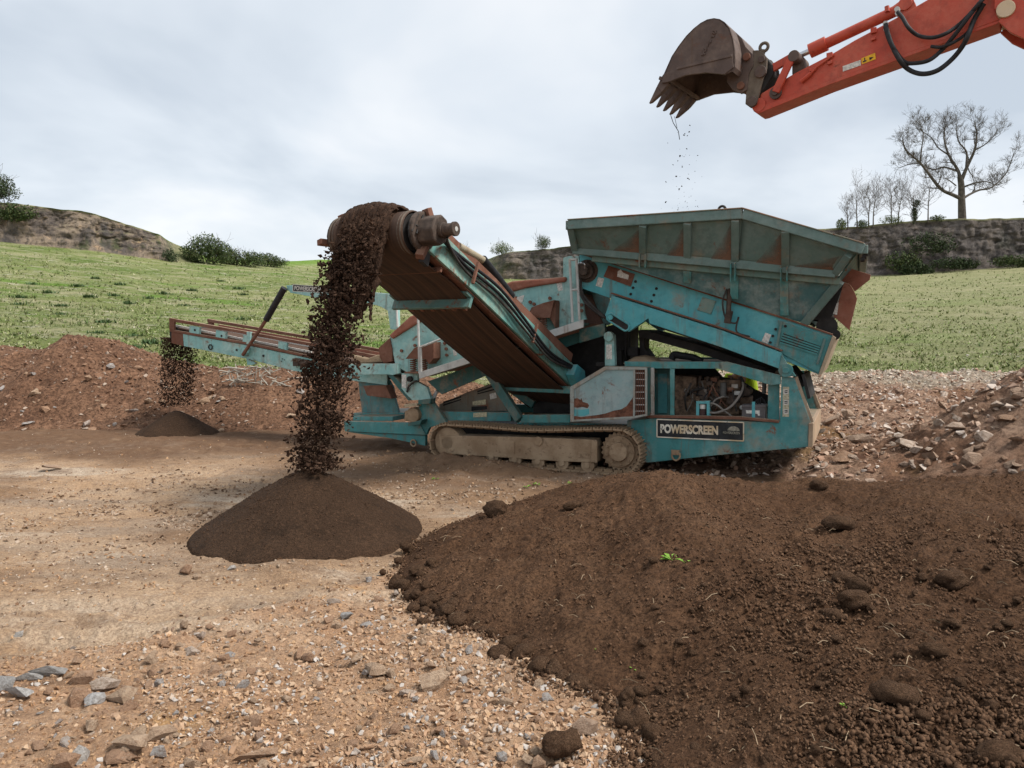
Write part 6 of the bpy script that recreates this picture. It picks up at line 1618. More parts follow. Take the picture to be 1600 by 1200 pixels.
o = scatter('falling_soil', FLAKES, P, s, M_CLUMP, rng, 1.5)
tag(o, 'curtain of dark soil clumps falling from the side conveyor onto the cone', 'soil')
# stream off the tail conveyor
h0 = mw(W(*cS(120, 560), 1.375)) + M_U * 0.34; N = 9000
t = rng.random(N) ** 1.6; l = rng.uniform(-.42, .42, N); e = rng.normal(0, .09, N)
P = np.stack([h0.x - M_U.x * (0.16 + 0.18 * t ** .6 + e) + M_V.x * l, h0.y - M_U.y * (0.16 + 0.18 * t ** .6 + e) + M_V.y * l, h0.z - .05 - (h0.z - .6) * t], -1)
o = scatter('falling_tail_soil', FLAKES, P, 0.006 + 0.034 * rng.random(N) ** 2.5, M_CLUMP, rng, 1.5)
tag(o, 'thin stream of dark clumps falling from the tail conveyor', 'soil')

# ================================================================== EXCAVATOR ARM
ORANGE = paint('faded_orange_paint', (0.33, 0.046, 0.024), (0.38, 0.085, 0.05), 0.10, 0.26, 0.5, 0.55, chips=0.35, dust=(0.27, 0.12, 0.08), rustcol=(0.10, 0.035, 0.022))
IRON = paint('worn_bucket_iron', (0.070, 0.050, 0.043), (0.12, 0.088, 0.072), 0.25, 0.3, 0.75, 0.5, rustcol=(0.085, 0.045, 0.032), dust=(0.2, 0.14, 0.1))
HITCH = paint('hitch_iron', (0.085, 0.068, 0.052), (0.13, 0.105, 0.08), 0.2, 0.35, 0.75, 0.5, dust=(0.2, 0.15, 0.1))
e_dir = Vector((0.81, -0.58, 0)).normalized(); e_lat = Vector((0.58, 0.81, 0)).normalized()
E0 = at(1190, 150, 11.3)
def E(px, py, l=0.0):                                 # point of the arm's near side plane, moved l metres across
    r = ray(px, py); o0 = Vector((0, 0, CAM_H)); t = ((E0 + e_lat * l) - o0).dot(e_lat) / r.dot(e_lat)
    return o0 + r * t
EX = empty('excavator', (E0.x + 6.0, E0.y - 4.2, 0))
tag(EX, 'orange excavator arm with a toothed bucket reaching over the hopper', 'excavator')
inv = Matrix.Translation(-EX.location)
def El(c, pts, l): return [(inv @ E(*c(*p), 0.0)) + e_lat * l for p in pts]
def epl(name, c, pts, l, th, mat, parent=EX, bevel=.008):
    b = MB(); b.prism(El(c, pts, l), e_lat * th); return b.build(name, mat, parent, bevel)
SW = 0.34                                             # width of the stick
STK = empty('stick', parent=EX)
stick_pts = [(512, 425), (520, 385), (600, 335), (660, 300), (810, 222), (905, 165), (1030, 98), (1085, 68), (1150, 30), (1215, -8), (1300, -40), (1400, -62), (1490, -30), (1545, 8), (1555, 40), (1500, 82), (1380, 126), (1100, 228), (800, 335), (560, 424), (530, 436)]
epl('stick_body', cF, stick_pts, 0.0, SW, ORANGE, STK, .012)
epl('stick_flange', cF, [(500, 448), (530, 434), (800, 334), (1100, 228), (1500, 84), (1500, 96), (1100, 242), (800, 350), (525, 462), (508, 466), (492, 456)], -.02, SW + .04, ORANGE, STK, .006)
b = MB()                                              # small lugs, grease line and pin bosses
for x, y, w_, h_ in ((985, 130, 12, 22), (805, 232, 12, 22), (985, 165, 9, 10), (806, 262, 9, 12), (735, 290, 14, 14)):
    b.prism(El(cF, [(x - w_, y - h_ / 2), (x + w_, y - h_ / 2 - 6), (x + w_, y + h_ / 2 - 6), (x - w_, y + h_ / 2)], -.04), e_lat * .04)
b.build('lug', ORANGE, STK, .004)
b = MB(); b.tube([inv @ E(*cF(690, 330), -.03), inv @ E(*cF(730, 298), -.03), inv @ E(*cF(750, 275), -.03), inv @ E(*cF(820, 225), -.02)], .016, 8); b.tube([inv @ E(*cF(685, 335), -.03), inv @ E(*cF(728, 300), -.03)], .032, 8); b.build('grease_line', ORANGE, STK, 0, True)
for x, y, r_ in ((580, 380, .085), ):
    b = MB(); p = inv @ E(*cF(x, y), -.04); b.cyl(p, p + e_lat * .06, r_, 18); b.cyl(p - e_lat * .03, p, r_ * .5, 12); b.build('pin', IRON, STK, .004)
b = MB(); b.prism(El(cF, [(857, 272), (930, 246), (932, 268), (858, 294)], -.006), e_lat * .004); b.build('white_decal', LABELW, STK)
YEL = flat('yellow_decal', (0.72, 0.40, 0.02), 0.5, 0, 0.12, 20)
b = MB(); b.prism(El(cF, [(933, 240), (990, 217), (993, 243), (936, 264)], -.006), e_lat * .004); b.build('warning_decal', YEL, STK)
b = MB(); b.prism(El(cF, [(966, 236), (985, 234), (968, 248)], -.009), e_lat * .002); b.prism(El(cF, [(940, 252), (955, 246), (955, 251), (940, 257)], -.009), e_lat * .002); b.prism(El(cF, [(945, 238), (949, 237), (950, 250), (946, 251)], -.009), e_lat * .002); b.build('warning_mark', SIGNB, STK)
# bucket ram on top of the stick
RM = empty('bucket_ram', parent=EX)
ml = SW / 2
def cylE(name, c, a, b_, r, mat, parent, l=ml, n_=18):
    b = MB(); b.cyl(inv @ E(*c(*a), l), inv @ E(*c(*b_), l), r, n_); return b.build(name, mat, parent, 0, True)
cylE('ram_barrel', cF, (765, 190), (1080, 42), .072, ORANGE, RM)
cylE('ram_gland', cF, (722, 210), (790, 178), .10, ORANGE, RM)
cylE('ram_rod', cF, (650, 240), (735, 204), .04, CHROME, RM)
cylE('ram_eye', cF, (1075, 45), (1115, 15), .075, ORANGE, RM)
b = MB(); p = inv @ E(*cF(1112, 14), ml - .16); b.cyl(p, p + e_lat * .32, .085, 18); b.build('ram_pin', ORANGE, RM, .006, True)
b = MB(); b.prism(El(cF, [(1080, 70), (1100, -10), (1140, -20), (1160, 30)], ml - .14), e_lat * .05); b.prism(El(cF, [(1080, 70), (1100, -10), (1140, -20), (1160, 30)], ml + .09), e_lat * .05); b.build('ram_mount', ORANGE, RM, .005)
b = MB(); b.cyl(inv @ E(*cF(1040, 48), ml - .09), inv @ E(*cF(1038, 26), ml - .09), .03, 10); b.build('ram_port', ORANGE, RM)
# linkage
LK = empty('bucket_linkage', parent=EX)
for l in (-.06, SW + .01):
    b = MB(); b.beam(inv @ E(*cF(652, 228), l), inv @ E(*cF(582, 378), l), .05, .105, e_lat.cross(Vector((0, 0, 1)))); b.build('side_link', ORANGE, LK, .01)
for l in (.05, SW - .1):
    b = MB(); b.beam(inv @ E(*cF(655, 232), l), inv @ E(*cF(535, 300), l), .06, .11, Vector((0, 0, 1))); b.build('push_link', ORANGE, LK, .01)
b = MB(); p = inv @ E(*cF(655, 228), -.09); b.cyl(p, p + e_lat * (SW + .18), .078, 18); b.build('link_pin', IRON, LK, .006, True)
b = MB(); b.prism(El(cF, [(640, 215), (690, 235), (695, 270), (665, 300), (640, 300)], .1), e_lat * .14); b.build('rod_eye', IRON, LK, .02)
# quick hitch
QH = empty('quick_hitch', parent=EX)
hp = [(1120, 830), (1140, 690), (1165, 560), (1190, 470), (1185, 405), (1240, 400), (1290, 420), (1335, 480), (1330, 590), (1290, 700), (1255, 850), (1225, 960), (1165, 1000), (1110, 960)]
for l in (-.06, SW + .01): epl('hitch_plate', cL, hp, l, .05, HITCH, QH, .008)
epl('hitch_body', cL, [(1190, 470), (1310, 450), (1380, 540), (1390, 640), (1290, 800), (1240, 880), (1140, 840), (1150, 640)], 0.0, SW, DARK, QH, .02)
b = MB(); p0 = inv @ E(*cL(1292, 358), -.03); b.torus(p0, e_lat, .058, .024, 20, 8); b.prism(El(cL, [(1255, 385), (1315, 390), (1300, 440), (1235, 425)], -.05), e_lat * .05); b.build('lifting_eye', HITCH, QH, .004)
b = MB()
for x, y, r_ in ((1162, 922, .075), (1250, 610, .085), (1262, 480, .05)):
    p = inv @ E(*cL(x, y), -.09); b.cyl(p, p + e_lat * .05, r_, 16)
b.build('hitch_pin', IRON, QH, .006)
b = MB(); p = inv @ E(*cL(1235, 960), -.03); b.cyl(p, p + e_lat * (SW + .06), .10, 20); b.build('stick_nose', ORANGE, QH, .01, True)
# bucket
BK = empty('bucket', parent=EX)
BWD = 1.12
B_L0 = -(BWD - SW) / 2
# the outline was read off the bucket's near side plate, which stands forward of the stick
def B(x, y, l=0.0): return (inv @ E(*cL(x, y), B_L0)) + e_lat * l
def Bs(x, y, l): return inv @ E(*cL(x, y), B_L0 + l)      # read off a plane further in
shell = [(222, 690), (250, 632), (330, 452), (400, 345), (480, 240), (560, 160), (630, 105), (700, 68), (770, 55), (830, 65), (880, 95), (930, 155), (965, 260), (985, 380), (990, 470), (985, 560), (960, 610)]
inner_e = [(880, 645), (790, 632), (690, 626), (560, 640), (480, 652), (380, 690), (300, 722)]
b = MB()
A = [B(x, y) for x, y in shell]; cx_, cy_ = 700, 420
In = [B(x + (cx_ - x) * .05, y + (cy_ - y) * .05) for x, y in shell]
for i in range(len(shell) - 1):
    b.loft([A[i], A[i + 1], In[i + 1], In[i]], [q + e_lat * BWD for q in (A[i], A[i + 1], In[i + 1], In[i])])
b.build('bucket_shell', IRON, BK)
for l in (0.0, BWD - .03):
    b = MB(); b.prism([B(x, y, 0) + e_lat * l for x, y in shell + inner_e], e_lat * .03); b.build('side_plate', IRON, BK, .006)
b = MB(); b.beam(B(390, 585, -.02), B(965, 448, -.02), .02, .035, Vector((0, 0, 1))); b.build('wear_strip', IRON, BK, .004)
b = MB()
for l in (-.015, BWD - .02): b.prism([B(x, y, 0) + e_lat * l for x, y in ((390, 585), (965, 448), (978, 570), (880, 645), (690, 626), (480, 652), (300, 722), (225, 735), (250, 640))], e_lat * .035)
b.build('side_cutter', IRON, BK, .006)
b = MB(); cL0 = B(240, 690); b.beam(B(262, 690, 0), B(262, 690, BWD), .22, .05, (B(240, 640) - B(200, 760))); b.build('cutting_edge', IRON, BK, .006)
for k in range(5):
    l = .03 + (BWD - .14) * k / 4
    b = MB(); root = [(225, 640), (275, 735)]; tip = [(95, 925), (78, 935)]
    a0, a1 = B(232, 632, l), B(290, 730, l); t0_, t1_ = B(105, 925, l + .02), B(76, 935, l + .02)
    m0, m1 = B(165, 760, l), B(215, 820, l)
    b.loft([a0, a1, a1 + e_lat * .10, a0 + e_lat * .10], [m0, m1, m1 + e_lat * .10, m0 + e_lat * .10]); b.loft([m0, m1, m1 + e_lat * .10, m0 + e_lat * .10], [t1_, t0_, t0_ + e_lat * .055, t1_ + e_lat * .055])
    b.build('tooth', IRON, BK, .008)
cxm = BWD / 2
for l in (cxm - SW / 2 - .08, cxm + SW / 2 + .02):
    b = MB(); b.prism([Bs(x, y, l) for x, y in ((930, 200), (1000, 205), (1060, 260), (1100, 350), (1175, 430), (1180, 540), (1130, 640), (1115, 800), (1050, 840), (960, 800), (905, 720), (900, 640), (985, 560))], e_lat * .06); b.build('bucket_ear', IRON, BK, .008)
b = MB(); b.prism([Bs(x, y, cxm - SW / 2 - .02) for x, y in ((950, 260), (1040, 300), (1090, 420), (1060, 640), (960, 640), (985, 450))], e_lat * (SW + .04)); b.build('ear_web', DARK, BK)
b = MB()
for x, y in ((1105, 455), (1045, 755)):
    p = Bs(x, y, cxm - SW / 2 - .12); b.cyl(p, p + e_lat * (SW + .24), .055, 16)
b.build('bucket_pin', RUSTY, BK, .006)
# raised weld marks on the side plate: a run of strokes, partly worn
b = MB()
for (x0, y0, x1, y1) in ((640, 440, 685, 428), (660, 445, 672, 395), (655, 392, 692, 400), (665, 370, 695, 382), (655, 392, 665, 370), (700, 355, 712, 325), (712, 300, 735, 312), (712, 300, 722, 285), (735, 312, 740, 290), (740, 235, 775, 250), (745, 260, 752, 215), (752, 205, 785, 218), (760, 180, 790, 195), (785, 218, 790, 195)):
    b.beam(B(x0, y0, -.006), B(x1, y1, -.006), .02, .02, Vector((0, 0, 1)))
b.build('weld_lettering', IRON, BK)
# hoses
for pts, r_ in (([(735, 150), (750, 210), (785, 300), (850, 385), (920, 395), (1010, 375), (1090, 310), (1150, 240), (1250, 110), (1330, 10), (1400, -60)], .026),
                ([(735, 165), (760, 250), (820, 370), (880, 435), (965, 462), (1060, 440), (1150, 370), (1215, 290), (1250, 220), (1290, 120), (1350, 20)], .03),
                ([(810, 75), (840, 110), (880, 175), (940, 222), (1020, 235), (1100, 215), (1180, 165), (1250, 100), (1320, 20), (1380, -50)], .024),
                ([(1020, 290), (1080, 295), (1150, 270), (1215, 230), (1260, 190)], .02)):
    b = MB(); b.tube(curve_pts([inv @ E(*cN(*p), -.07 - .04 * (k % 3)) for k, p in enumerate(pts)], 60), r_, 10); b.build('hose', BLACKR, EX, 0, True)
b = MB()
for x, y in ((735, 150), (740, 185), (808, 60), (812, 85)): p = inv @ E(*cN(x, y), -.05); b.cyl(p - e_lat * .03, p + e_lat * .03, .032, 10)
b.build('hose_fitting', GALV, EX)
# boom: from the stick pivot over and down to the right, out of the picture
BM = empty('boom', parent=EX)
b = MB(); p = inv @ E(*cF(1525, 35), -.10); b.cyl(p, p + e_lat * (SW + .2), .10, 20); b.build('pivot_pin', paint('pin_brass', (0.42, 0.33, 0.22), (0.45, 0.36, 0.26), .2, .3), BM, .006, True)
for l in (-.07, SW + .02): epl('fork_plate', cF, [(1480, -30), (1540, -60), (1700, -40), (1900, 120), (1900, 300), (1700, 235), (1600, 165), (1545, 140), (1495, 95), (1520, 70), (1480, 45)], l, .05, ORANGE, BM, .006)
b = MB(); bp = [(1560, 20), (1700, -30), (1900, 130), (2300, 560), (2800, 1150), (2700, 1250), (2200, 750), (1900, 320), (1700, 215), (1600, 150)]
b.prism(El(cF, bp, .0), e_lat * SW); b.build('boom_body', ORANGE, BM, .012)
# crumbs dropping from the bucket
N = 70; rs_ = random.Random(4)
P = []
for k in range(N):
    q = rs_.random() ** .7; px_ = rs_.gauss(1066, 12 + 6 * q) ; py_ = 190 + 145 * q
    P.append(tuple(E(px_, py_, rs_.uniform(-.3, .5))))
P = np.array(P); o = scatter('dropping_crumbs', CRUMBS, P, 0.006 + 0.017 * rng.random(N) ** 2.5, M_CLUMP, rng, 1.5)
tag(o, 'few soil crumbs dropping from the bucket teeth towards the hopper', 'soil')
b = MB(); b.tube([E(1048, 180, .5), E(1052, 192, .5), E(1060, 205, .5), E(1062, 218, .5)], .006, 5); b.tube([E(1054, 182, .5), E(1058, 200, .5)], .004, 5)
tag(b.build('root', DARK), 'thin dark root dangling from the bucket teeth', 'root')

# ================================================================== VEGETATION
rng = np.random.default_rng(77)
def leaf_mat(name, A, B, C=None):
    n = NT(name); r = n.island()
    c = n.mix(n.ramp(r, 0.1, 0.9), A, B)
    if C: c = n.mix(n.ramp(n.math('FRACT', n.math('MULTIPLY', r, 9.1)), 0.7, 0.9), c, C)
    n.bsdf.inputs['Subsurface Weight'].default_value = 0.0
    return n.done(c, 0.7, None, 0, 0.2)
def tufts(name, P, H, mat, rng, blades=4, spread=0.5, wid=0.12):
    N = len(P); Vs = []
    for k in range(blades):
        a = rng.uniform(0, 2 * np.pi, N); lean = rng.uniform(0.1, spread, N) * H
        w = wid * H * rng.uniform(0.6, 1.3, N); b_ = rng.uniform(0, .25, N) * H
        base = P + np.stack([np.cos(a) * b_, np.sin(a) * b_, -0.02 * H], -1)
        dx = np.stack([-np.sin(a) * w, np.cos(a) * w, np.zeros(N)], -1)
        tip = base + np.stack([np.cos(a) * lean, np.sin(a) * lean, H * rng.uniform(.6, 1.1, N)], -1)
        Vs.append(np.stack([base - dx, base + dx, tip], 1))
    V = np.stack(Vs, 1).reshape(-1, 3)
    F = np.arange(len(V)).reshape(-1, 3)
    me = np_mesh(name, V, F); return link_mesh(name, me, mat)
GRASS = leaf_mat('hill_grass', (0.13, 0.19, 0.045), (0.25, 0.265, 0.11), (0.40, 0.37, 0.23))
N = 95000
a = rng.uniform(-0.75, 0.75, N); t = rng.uniform(0.03, 1, N) ** 1.15
dc = np.interp(a, A_h, Dc); D = 1 / (1 / 18.5 + (1 / dc - 1 / 18.5) * t)
z = hill_base(a, D)
cl = fbm(a * D * .5, D * .5, 401, 3)
k = rng.random(N) < np.clip(.65 + .9 * cl, .15, 1)
a, D, z, cl = a[k], D[k], z[k], cl[k]
H = (0.015 + 0.06 * rng.random(len(a)) ** 2.5) * (1 + D / 45)
o = tufts('grass', np.stack([a * D, D, z], -1), H, GRASS, rng, 3, 1.6, 0.30)
tag(o, 'rough pale green grass covering the hillside', 'grass', kind='stuff')
N = 16000; a = rng.uniform(-0.75, 0.75, N); t = rng.uniform(0.05, .97, N); dc = np.interp(a, A_h, Dc); D = 1 / (1 / 19.5 + (1 / dc - 1 / 19.5) * t)
k = rng.random(N) < np.clip(.1 + 2.2 * fbm(a * D * .6, D * .6, 413, 4), 0, 1) * np.where(a < 0.1, 1, .35); a, D = a[k], D[k]
o = tufts('rough_weeds', np.stack([a * D, D, hill_base(a, D)], -1), .06 + .16 * rng.random(len(a)) ** 2, leaf_mat('rough_weed', (0.075, 0.12, 0.035), (0.16, 0.19, 0.07), (0.34, 0.30, 0.18)), rng, 5, 1.1, .14)
tag(o, 'rough taller weeds in patches over the hillside', 'weeds', kind='stuff')
N = 2600; a = rng.uniform(-0.72, 0.72, N); t = rng.uniform(0.05, .95, N); dc = np.interp(a, A_h, Dc); D = 1 / (1 / 19.5 + (1 / dc - 1 / 19.5) * t)
k = rng.random(N) < np.clip(.35 + 1.1 * fbm(a * D * .25, D * .25, 411, 3), .05, 1); a, D = a[k], D[k]
s = 0.02 + 0.06 * rng.random(len(a)) ** 2.5
tag(scatter('hillside_stones', ROCKS, np.stack([a * D, D, hill_base(a, D) + s * .1], -1), s, stone_mat('pale_hill_stone', (0.42, 0.38, 0.30), (0.55, 0.5, 0.42), (0.3, 0.24, 0.17)), rng), 'pale stone flecks scattered over the grass slope', 'stones')
DOCK = leaf_mat('dark_weed', (0.04, 0.08, 0.028), (0.085, 0.13, 0.05))
wr = random.Random(12)
weed_px = [(32, 466), (30, 477), (95, 479), (140, 465), (178, 463), (186, 446), (232, 467), (256, 460), (200, 475), (150, 436), (165, 505), (210, 526), (235, 538), (288, 478), (372, 452), (380, 461), (376, 500), (210, 545), (152, 522), (300, 455), (50, 445), (345, 440), (98, 492), (120, 448), (75, 458)]
for k, (px, py) in enumerate(weed_px):
    r = ray(px, py); Ds = np.linspace(19, 80, 400); tt_ = Ds / r.y; zz = CAM_H + r.z * tt_; hz = hill_base(r.x * tt_ / Ds, Ds)
    hit = np.nonzero(zz <= hz)[0]
    if not len(hit): continue
    i = int(hit[0]); p = np.array([[r.x * tt_[i], Ds[i], hz[i]]])
    nb = 46; PP = p + np.stack([wr.random() * 0 + rng.normal(0, .15, nb), rng.normal(0, .15, nb), np.zeros(nb)], -1)
    o = tufts('weed_clump', PP, np.full(nb, .19) * rng.uniform(.6, 1.1, nb) * (.75 + .5 * wr.random()), DOCK, rng, 2, 1.0, .2)
    tag(o, 'dark green weed clump on the left grass slope', 'weed', 'weed clumps on the left slope')

BARK = flat('grey_bark', (0.105, 0.09, 0.075), 0.9, 0, 0.4, 3)
BARK2 = flat('sapling_bark', (0.12, 0.10, 0.082), 0.9, 0, 0.3, 3)
class Wood:
    def __init__(self, seed): self.r = random.Random(seed); self.b = MB()
    def limb(self, pts, r0, r1, n=6):
        P = curve_pts(pts, 4 * (len(pts) - 1)) if len(pts) > 2 else [Vector(p) for p in pts]
        m = len(P); rad = [r0 + (r1 - r0) * (i / (m - 1)) for i in range(m)]
        self.b.tube(P, r0, n, radii=rad); return P, rad
    def grow(self, p, d, L, rad, depth, up=0.15, rmin=0.012, kids=(3, 5), spread=0.8):
        r = self.r; seg = 4 if depth > 1 else 3 if depth == 1 else 2
        P = [Vector(p)]; dd = Vector(d).normalized()
        for i in range(seg):
            dd = (dd + Vector((r.gauss(0, .2), r.gauss(0, .2), r.gauss(0, .16) + up * .25))).normalized()
            P.append(P[-1] + dd * (L / seg))
        rad1 = max(rmin * .8, rad * .45)
        radii = [rad + (rad1 - rad) * i / seg for i in range(seg + 1)]
        self.b.tube(P, rad, 5 if rad > .05 else 3, radii=radii)
        if depth <= 0: return
        for k in range(r.randint(*kids)):
            f = r.uniform(.25, 1.0); i = min(seg - 1, int(f * seg)); q = P[i].lerp(P[i + 1], f * seg - i)
            base = (P[i + 1] - P[i]).normalized()
            nd = (base + Vector((r.gauss(0, spread), r.gauss(0, spread), r.gauss(0, spread * .7) + up))).normalized()
            self.grow(q, nd, L * r.uniform(.5, .78), max(rmin, radii[i] * .6), depth - 1, up, rmin, kids, spread)
def zoomtree(x, y): return (1250 + x / 4.0, 150 + y / 4.0)
tree_D = float(hill_top(1503).y) + 1.0
def TP(x, y, dd=0.0): return at(*zoomtree(x, y), tree_D + dd)
T_root = TP(1015, 800)
def tree_thing(name, loc, label, cat, group=None):
    t = empty(name, loc); tag(t, label, cat, group); return t
tr = tree_thing('bare_tree', T_root, 'large bare wide branching tree on the right quarry top', 'tree')
wd = Wood(3); off = -T_root
limbs = [([(1015, 805, 0), (1012, 720, 0), (1010, 640, 0), (1008, 560, 0), (1000, 500, 0)], .50, .33),
         ([(1005, 640, 0), (960, 620, -.3), (880, 580, -.8), (800, 480, -1), (745, 412, -1.2), (660, 335, -1.2), (640, 260, -1)], .26, .05),
         ([(1002, 520, 0), (985, 460, .3), (930, 370, .8), (900, 260, 1.2), (910, 180, 1.2)], .24, .045),
         ([(1008, 530, 0), (1045, 440, -.4), (1090, 340, -.8), (1105, 240, -.6), (1090, 160, -.4)], .25, .045),
         ([(1040, 440, -.3), (1040, 350, .4), (990, 280, .9), (975, 180, 1)], .15, .04),
         ([(1020, 640, 0), (1060, 615, .4), (1120, 588, 1), (1200, 570, 1.2), (1290, 480, 1.6), (1335, 360, 1.6)], .17, .04),
         ([(985, 470, .3), (900, 445, 1), (830, 460, 1.4), (720, 420, 1.8), (620, 450, 2)], .13, .03),
         ([(1020, 570, 0), (1090, 545, -1), (1160, 535, -1.6), (1230, 560, -2)], .12, .03),
         ([(750, 415, -1.2), (760, 330, -1.4), (770, 240, -1.5), (750, 170, -1.4)], .10, .03),
         ([(930, 370, .8), (860, 320, 1.4), (820, 260, 1.8), (730, 200, 2)], .10, .03),
         ([(1090, 340, -.8), (1160, 300, -1.5), (1220, 240, -1.8)], .10, .03),
         ([(975, 560, 0), (920, 520, -.8), (870, 510, -1.2)], .08, .03)]
rw = random.Random(6)
trunk_b = Wood(1)
for i, (pts, r0, r1) in enumerate(limbs):
    P3 = [TP(*p) + off for p in pts]
    P, rad = (trunk_b if i == 0 else wd).limb(P3, r0, r1, 8)
    if i == 0: continue
    for j in range(len(P)):
        f = j / (len(P) - 1)
        if f < .22: continue
        for q in range(1 if f < .6 else 2):
            dl_ = (P[min(j + 1, len(P) - 1)] - P[max(j - 1, 0)]).normalized()
            nd = dl_ * .55 + Vector((rw.gauss(0, .65), rw.gauss(0, .65), rw.gauss(.25, .5)))
            wd.grow(P[j], nd, rw.uniform(.95, 1.75), max(.026, rad[j] * .4), 3, .22, .0085, (3, 4), .6)
trunk_b.b.build('trunk', BARK, tr, 0, True)
o = wd.b.build('crown', BARK, tr, 0, False)
# thin bare saplings left of it
for k, (px, top, lean) in enumerate(((1332, 288, -.3), (1350, 293, .1), (1357, 287, .2), (1385, 282, -.2), (1398, 300, .3), (1442, 278, .1), (1420, 296, -.3), (1318, 318, -.2))):
    base = hill_top(px); base.z -= .3; hgt = (345 - top) / 1200 * base.y + 1.4
    st = tree_thing('bare_sapling', base, ['thin twiggy sapling nearest the hopper on the quarry top', 'slim straight sapling right of the leftmost twiggy one', 'forked sapling with upright twigs above the quarry edge', 'tallest thin sapling in the middle of the thicket', 'short sapling right of the tallest thin one', 'spreading sapling just left of the large bare tree', 'small sapling beside the ivy clad stump', 'very small sapling at the left end of the thicket'][k], 'sapling', 'bare saplings on the quarry top')
    w1 = Wood(40 + k); top_p = Vector((lean * .8, 0, hgt * .62))
    P, rad = w1.limb([(0, 0, 0), (lean * .2, .1, hgt * .3), top_p], .09, .035, 5); tk = w1.b.build('trunk', BARK2, st)
    w2 = Wood(60 + k)
    for j in range(3, len(P)):
        for q in range(3): w2.grow(P[j], Vector((rw.gauss(0, .9), rw.gauss(0, .6), .8)), hgt * rw.uniform(.2, .42), .022, 3, .3, .008, (2, 3), .6)
    w2.b.build('crown', BARK2, st)
def bush(name, loc, blobs, leaf, mat, label, cat, N, seed, group=None, wood=True, stem_r=.05):
    r = np.random.default_rng(seed); t = tree_thing(name, loc, label, cat, group)
    Ps = []
    tot = sum(b_[3] * b_[4] * b_[5] for b_ in blobs)
    for (x, y, z, rx, ry, rz) in blobs:
        n_ = max(10, int(1.7 * N * rx * ry * rz / tot)); q = r.normal(size=(n_, 3)); q /= np.linalg.norm(q, axis=1)[:, None]
        q *= (r.random(n_) ** .45)[:, None]; q *= (1 + .25 * fbm(q[:, 0] * 3 + x, q[:, 1] * 3 + q[:, 2] * 2, seed, 2))[:, None]
        Ps.append(q * np.array([rx, ry, rz]) + np.array([x, y, z]))
    P = np.concatenate(Ps); n_ = len(P)
    cl = fbm(P[:, 0] * 2.2 + 3, P[:, 2] * 2.2 + P[:, 1], seed + 1, 3); P = P[r.random(n_) < np.clip(.7 + cl, .2, 1)]; n_ = len(P)
    s = leaf * r.uniform(.5, 1.3, n_); d1 = r.normal(size=(n_, 3)); d1 /= np.linalg.norm(d1, axis=1)[:, None]; d2 = r.normal(size=(n_, 3)); d2 -= d1 * (d1 * d2).sum(1)[:, None]; d2 /= np.linalg.norm(d2, axis=1)[:, None]
    V = np.stack([P - d1 * s[:, None], P + d2 * (s * .5)[:, None], P + d1 * s[:, None], P - d2 * (s * .5)[:, None]], 1).reshape(-1, 3)
    me = np_mesh(name + '_crown', V, np.arange(len(V)).reshape(-1, 4)); link_mesh('crown', me, mat, t)
    w = Wood(seed)
    for (x, y, z, rx, ry, rz) in blobs:
        for k in range(3): w.grow(Vector((x * .4, y * .4, -.2)), Vector((x * .6 + rw.gauss(0, .3), y * .5, max(z, .4) + .3)), max(.4, z + rz * .55), stem_r, 2, .2, .012, (2, 4), .5)
    w.b.build('trunk', BARK, t)
    return t
GORSE = leaf_mat('gorse_green', (0.035, 0.058, 0.020), (0.075, 0.105, 0.035), (0.11, 0.12, 0.05))
HAW = leaf_mat('hawthorn_green', (0.06, 0.09, 0.03), (0.13, 0.165, 0.06), (0.2, 0.21, 0.1))
EVER = leaf_mat('dark_evergreen', (0.022, 0.038, 0.015), (0.05, 0.075, 0.03), (0.08, 0.095, 0.045))
def foot(px, py_top): return hill_top(px)
b0 = hill_foot(325, .985); D0 = b0.y; mpp = D0 / 1200
bush('gorse_bush', b0, [(0, 0, 1.5, 1.7, 1.5, 1.7), (-1.6, .2, 1.1, 1.4, 1.2, 1.2), (1.6, 0, 1.2, 1.6, 1.3, 1.2)], .11, GORSE, 'tallest dark green bush at the right end of the left rock face', 'bush', 5200, 5)
b0 = hill_foot(375, .985)
bush('gorse_bush', b0, [(0, 0, .8, 1.7, 1.3, 1.0), (-1.2, .2, .8, 1.2, 1.2, .9), (1.8, 0, .7, 1.5, 1.2, .9)], .10, GORSE, 'middle lower bush of the dark row beside the rock face', 'bush', 3600, 6)
b0 = hill_foot(420, .985)
bush('gorse_bush', b0, [(0, 0, .7, 1.5, 1.3, .9), (1.5, 0, .5, 1.1, 1.0, .6)], .09, GORSE, 'smallest rightmost bush of the dark row on the grass', 'bush', 2200, 7)
b0 = hill_foot(270, 1.0)
bush('gorse_bush', b0, [(0, 0, .5, .9, .8, .8)], .09, EVER, 'small round dark bush at the foot of the left rock face', 'bush', 900, 8)
b0 = hill_top(12)
bush('hawthorn', b0, [(-.4, 0, 1.6, 1.7, 1.4, 1.3), (.9, 0, .9, 1.1, 1.0, .8), (-1.4, 0, .7, 1.6, 1.2, 1.0)], .09, EVER, 'grey green bush on the rock top at the left picture edge', 'bush', 3600, 9)
for k, (px, w_, h_, lab, mt) in enumerate(((785, 1.65, 1.75, 'rounded pale green bush on the skyline behind the conveyor', HAW), (846, 1.05, 1.9, 'upright small tree on the skyline left of the hopper', GORSE), (729, 1.25, 2.3, 'sparse small tree on the skyline behind the conveyor motor', HAW))):
    b0 = hill_top(px); b0.z -= .15
    bush('skyline_bush', b0, [(0, 0, h_ * .55, w_, w_, h_ * .5), (w_ * .4, 0, h_ * .4, w_ * .6, w_ * .6, h_ * .4), (-w_ * .4, 0, h_ * .35, w_ * .6, w_ * .6, h_ * .35)], .075, mt, lab, 'bush', (1500, 1100, 420)[k], 20 + k, stem_r=.035)
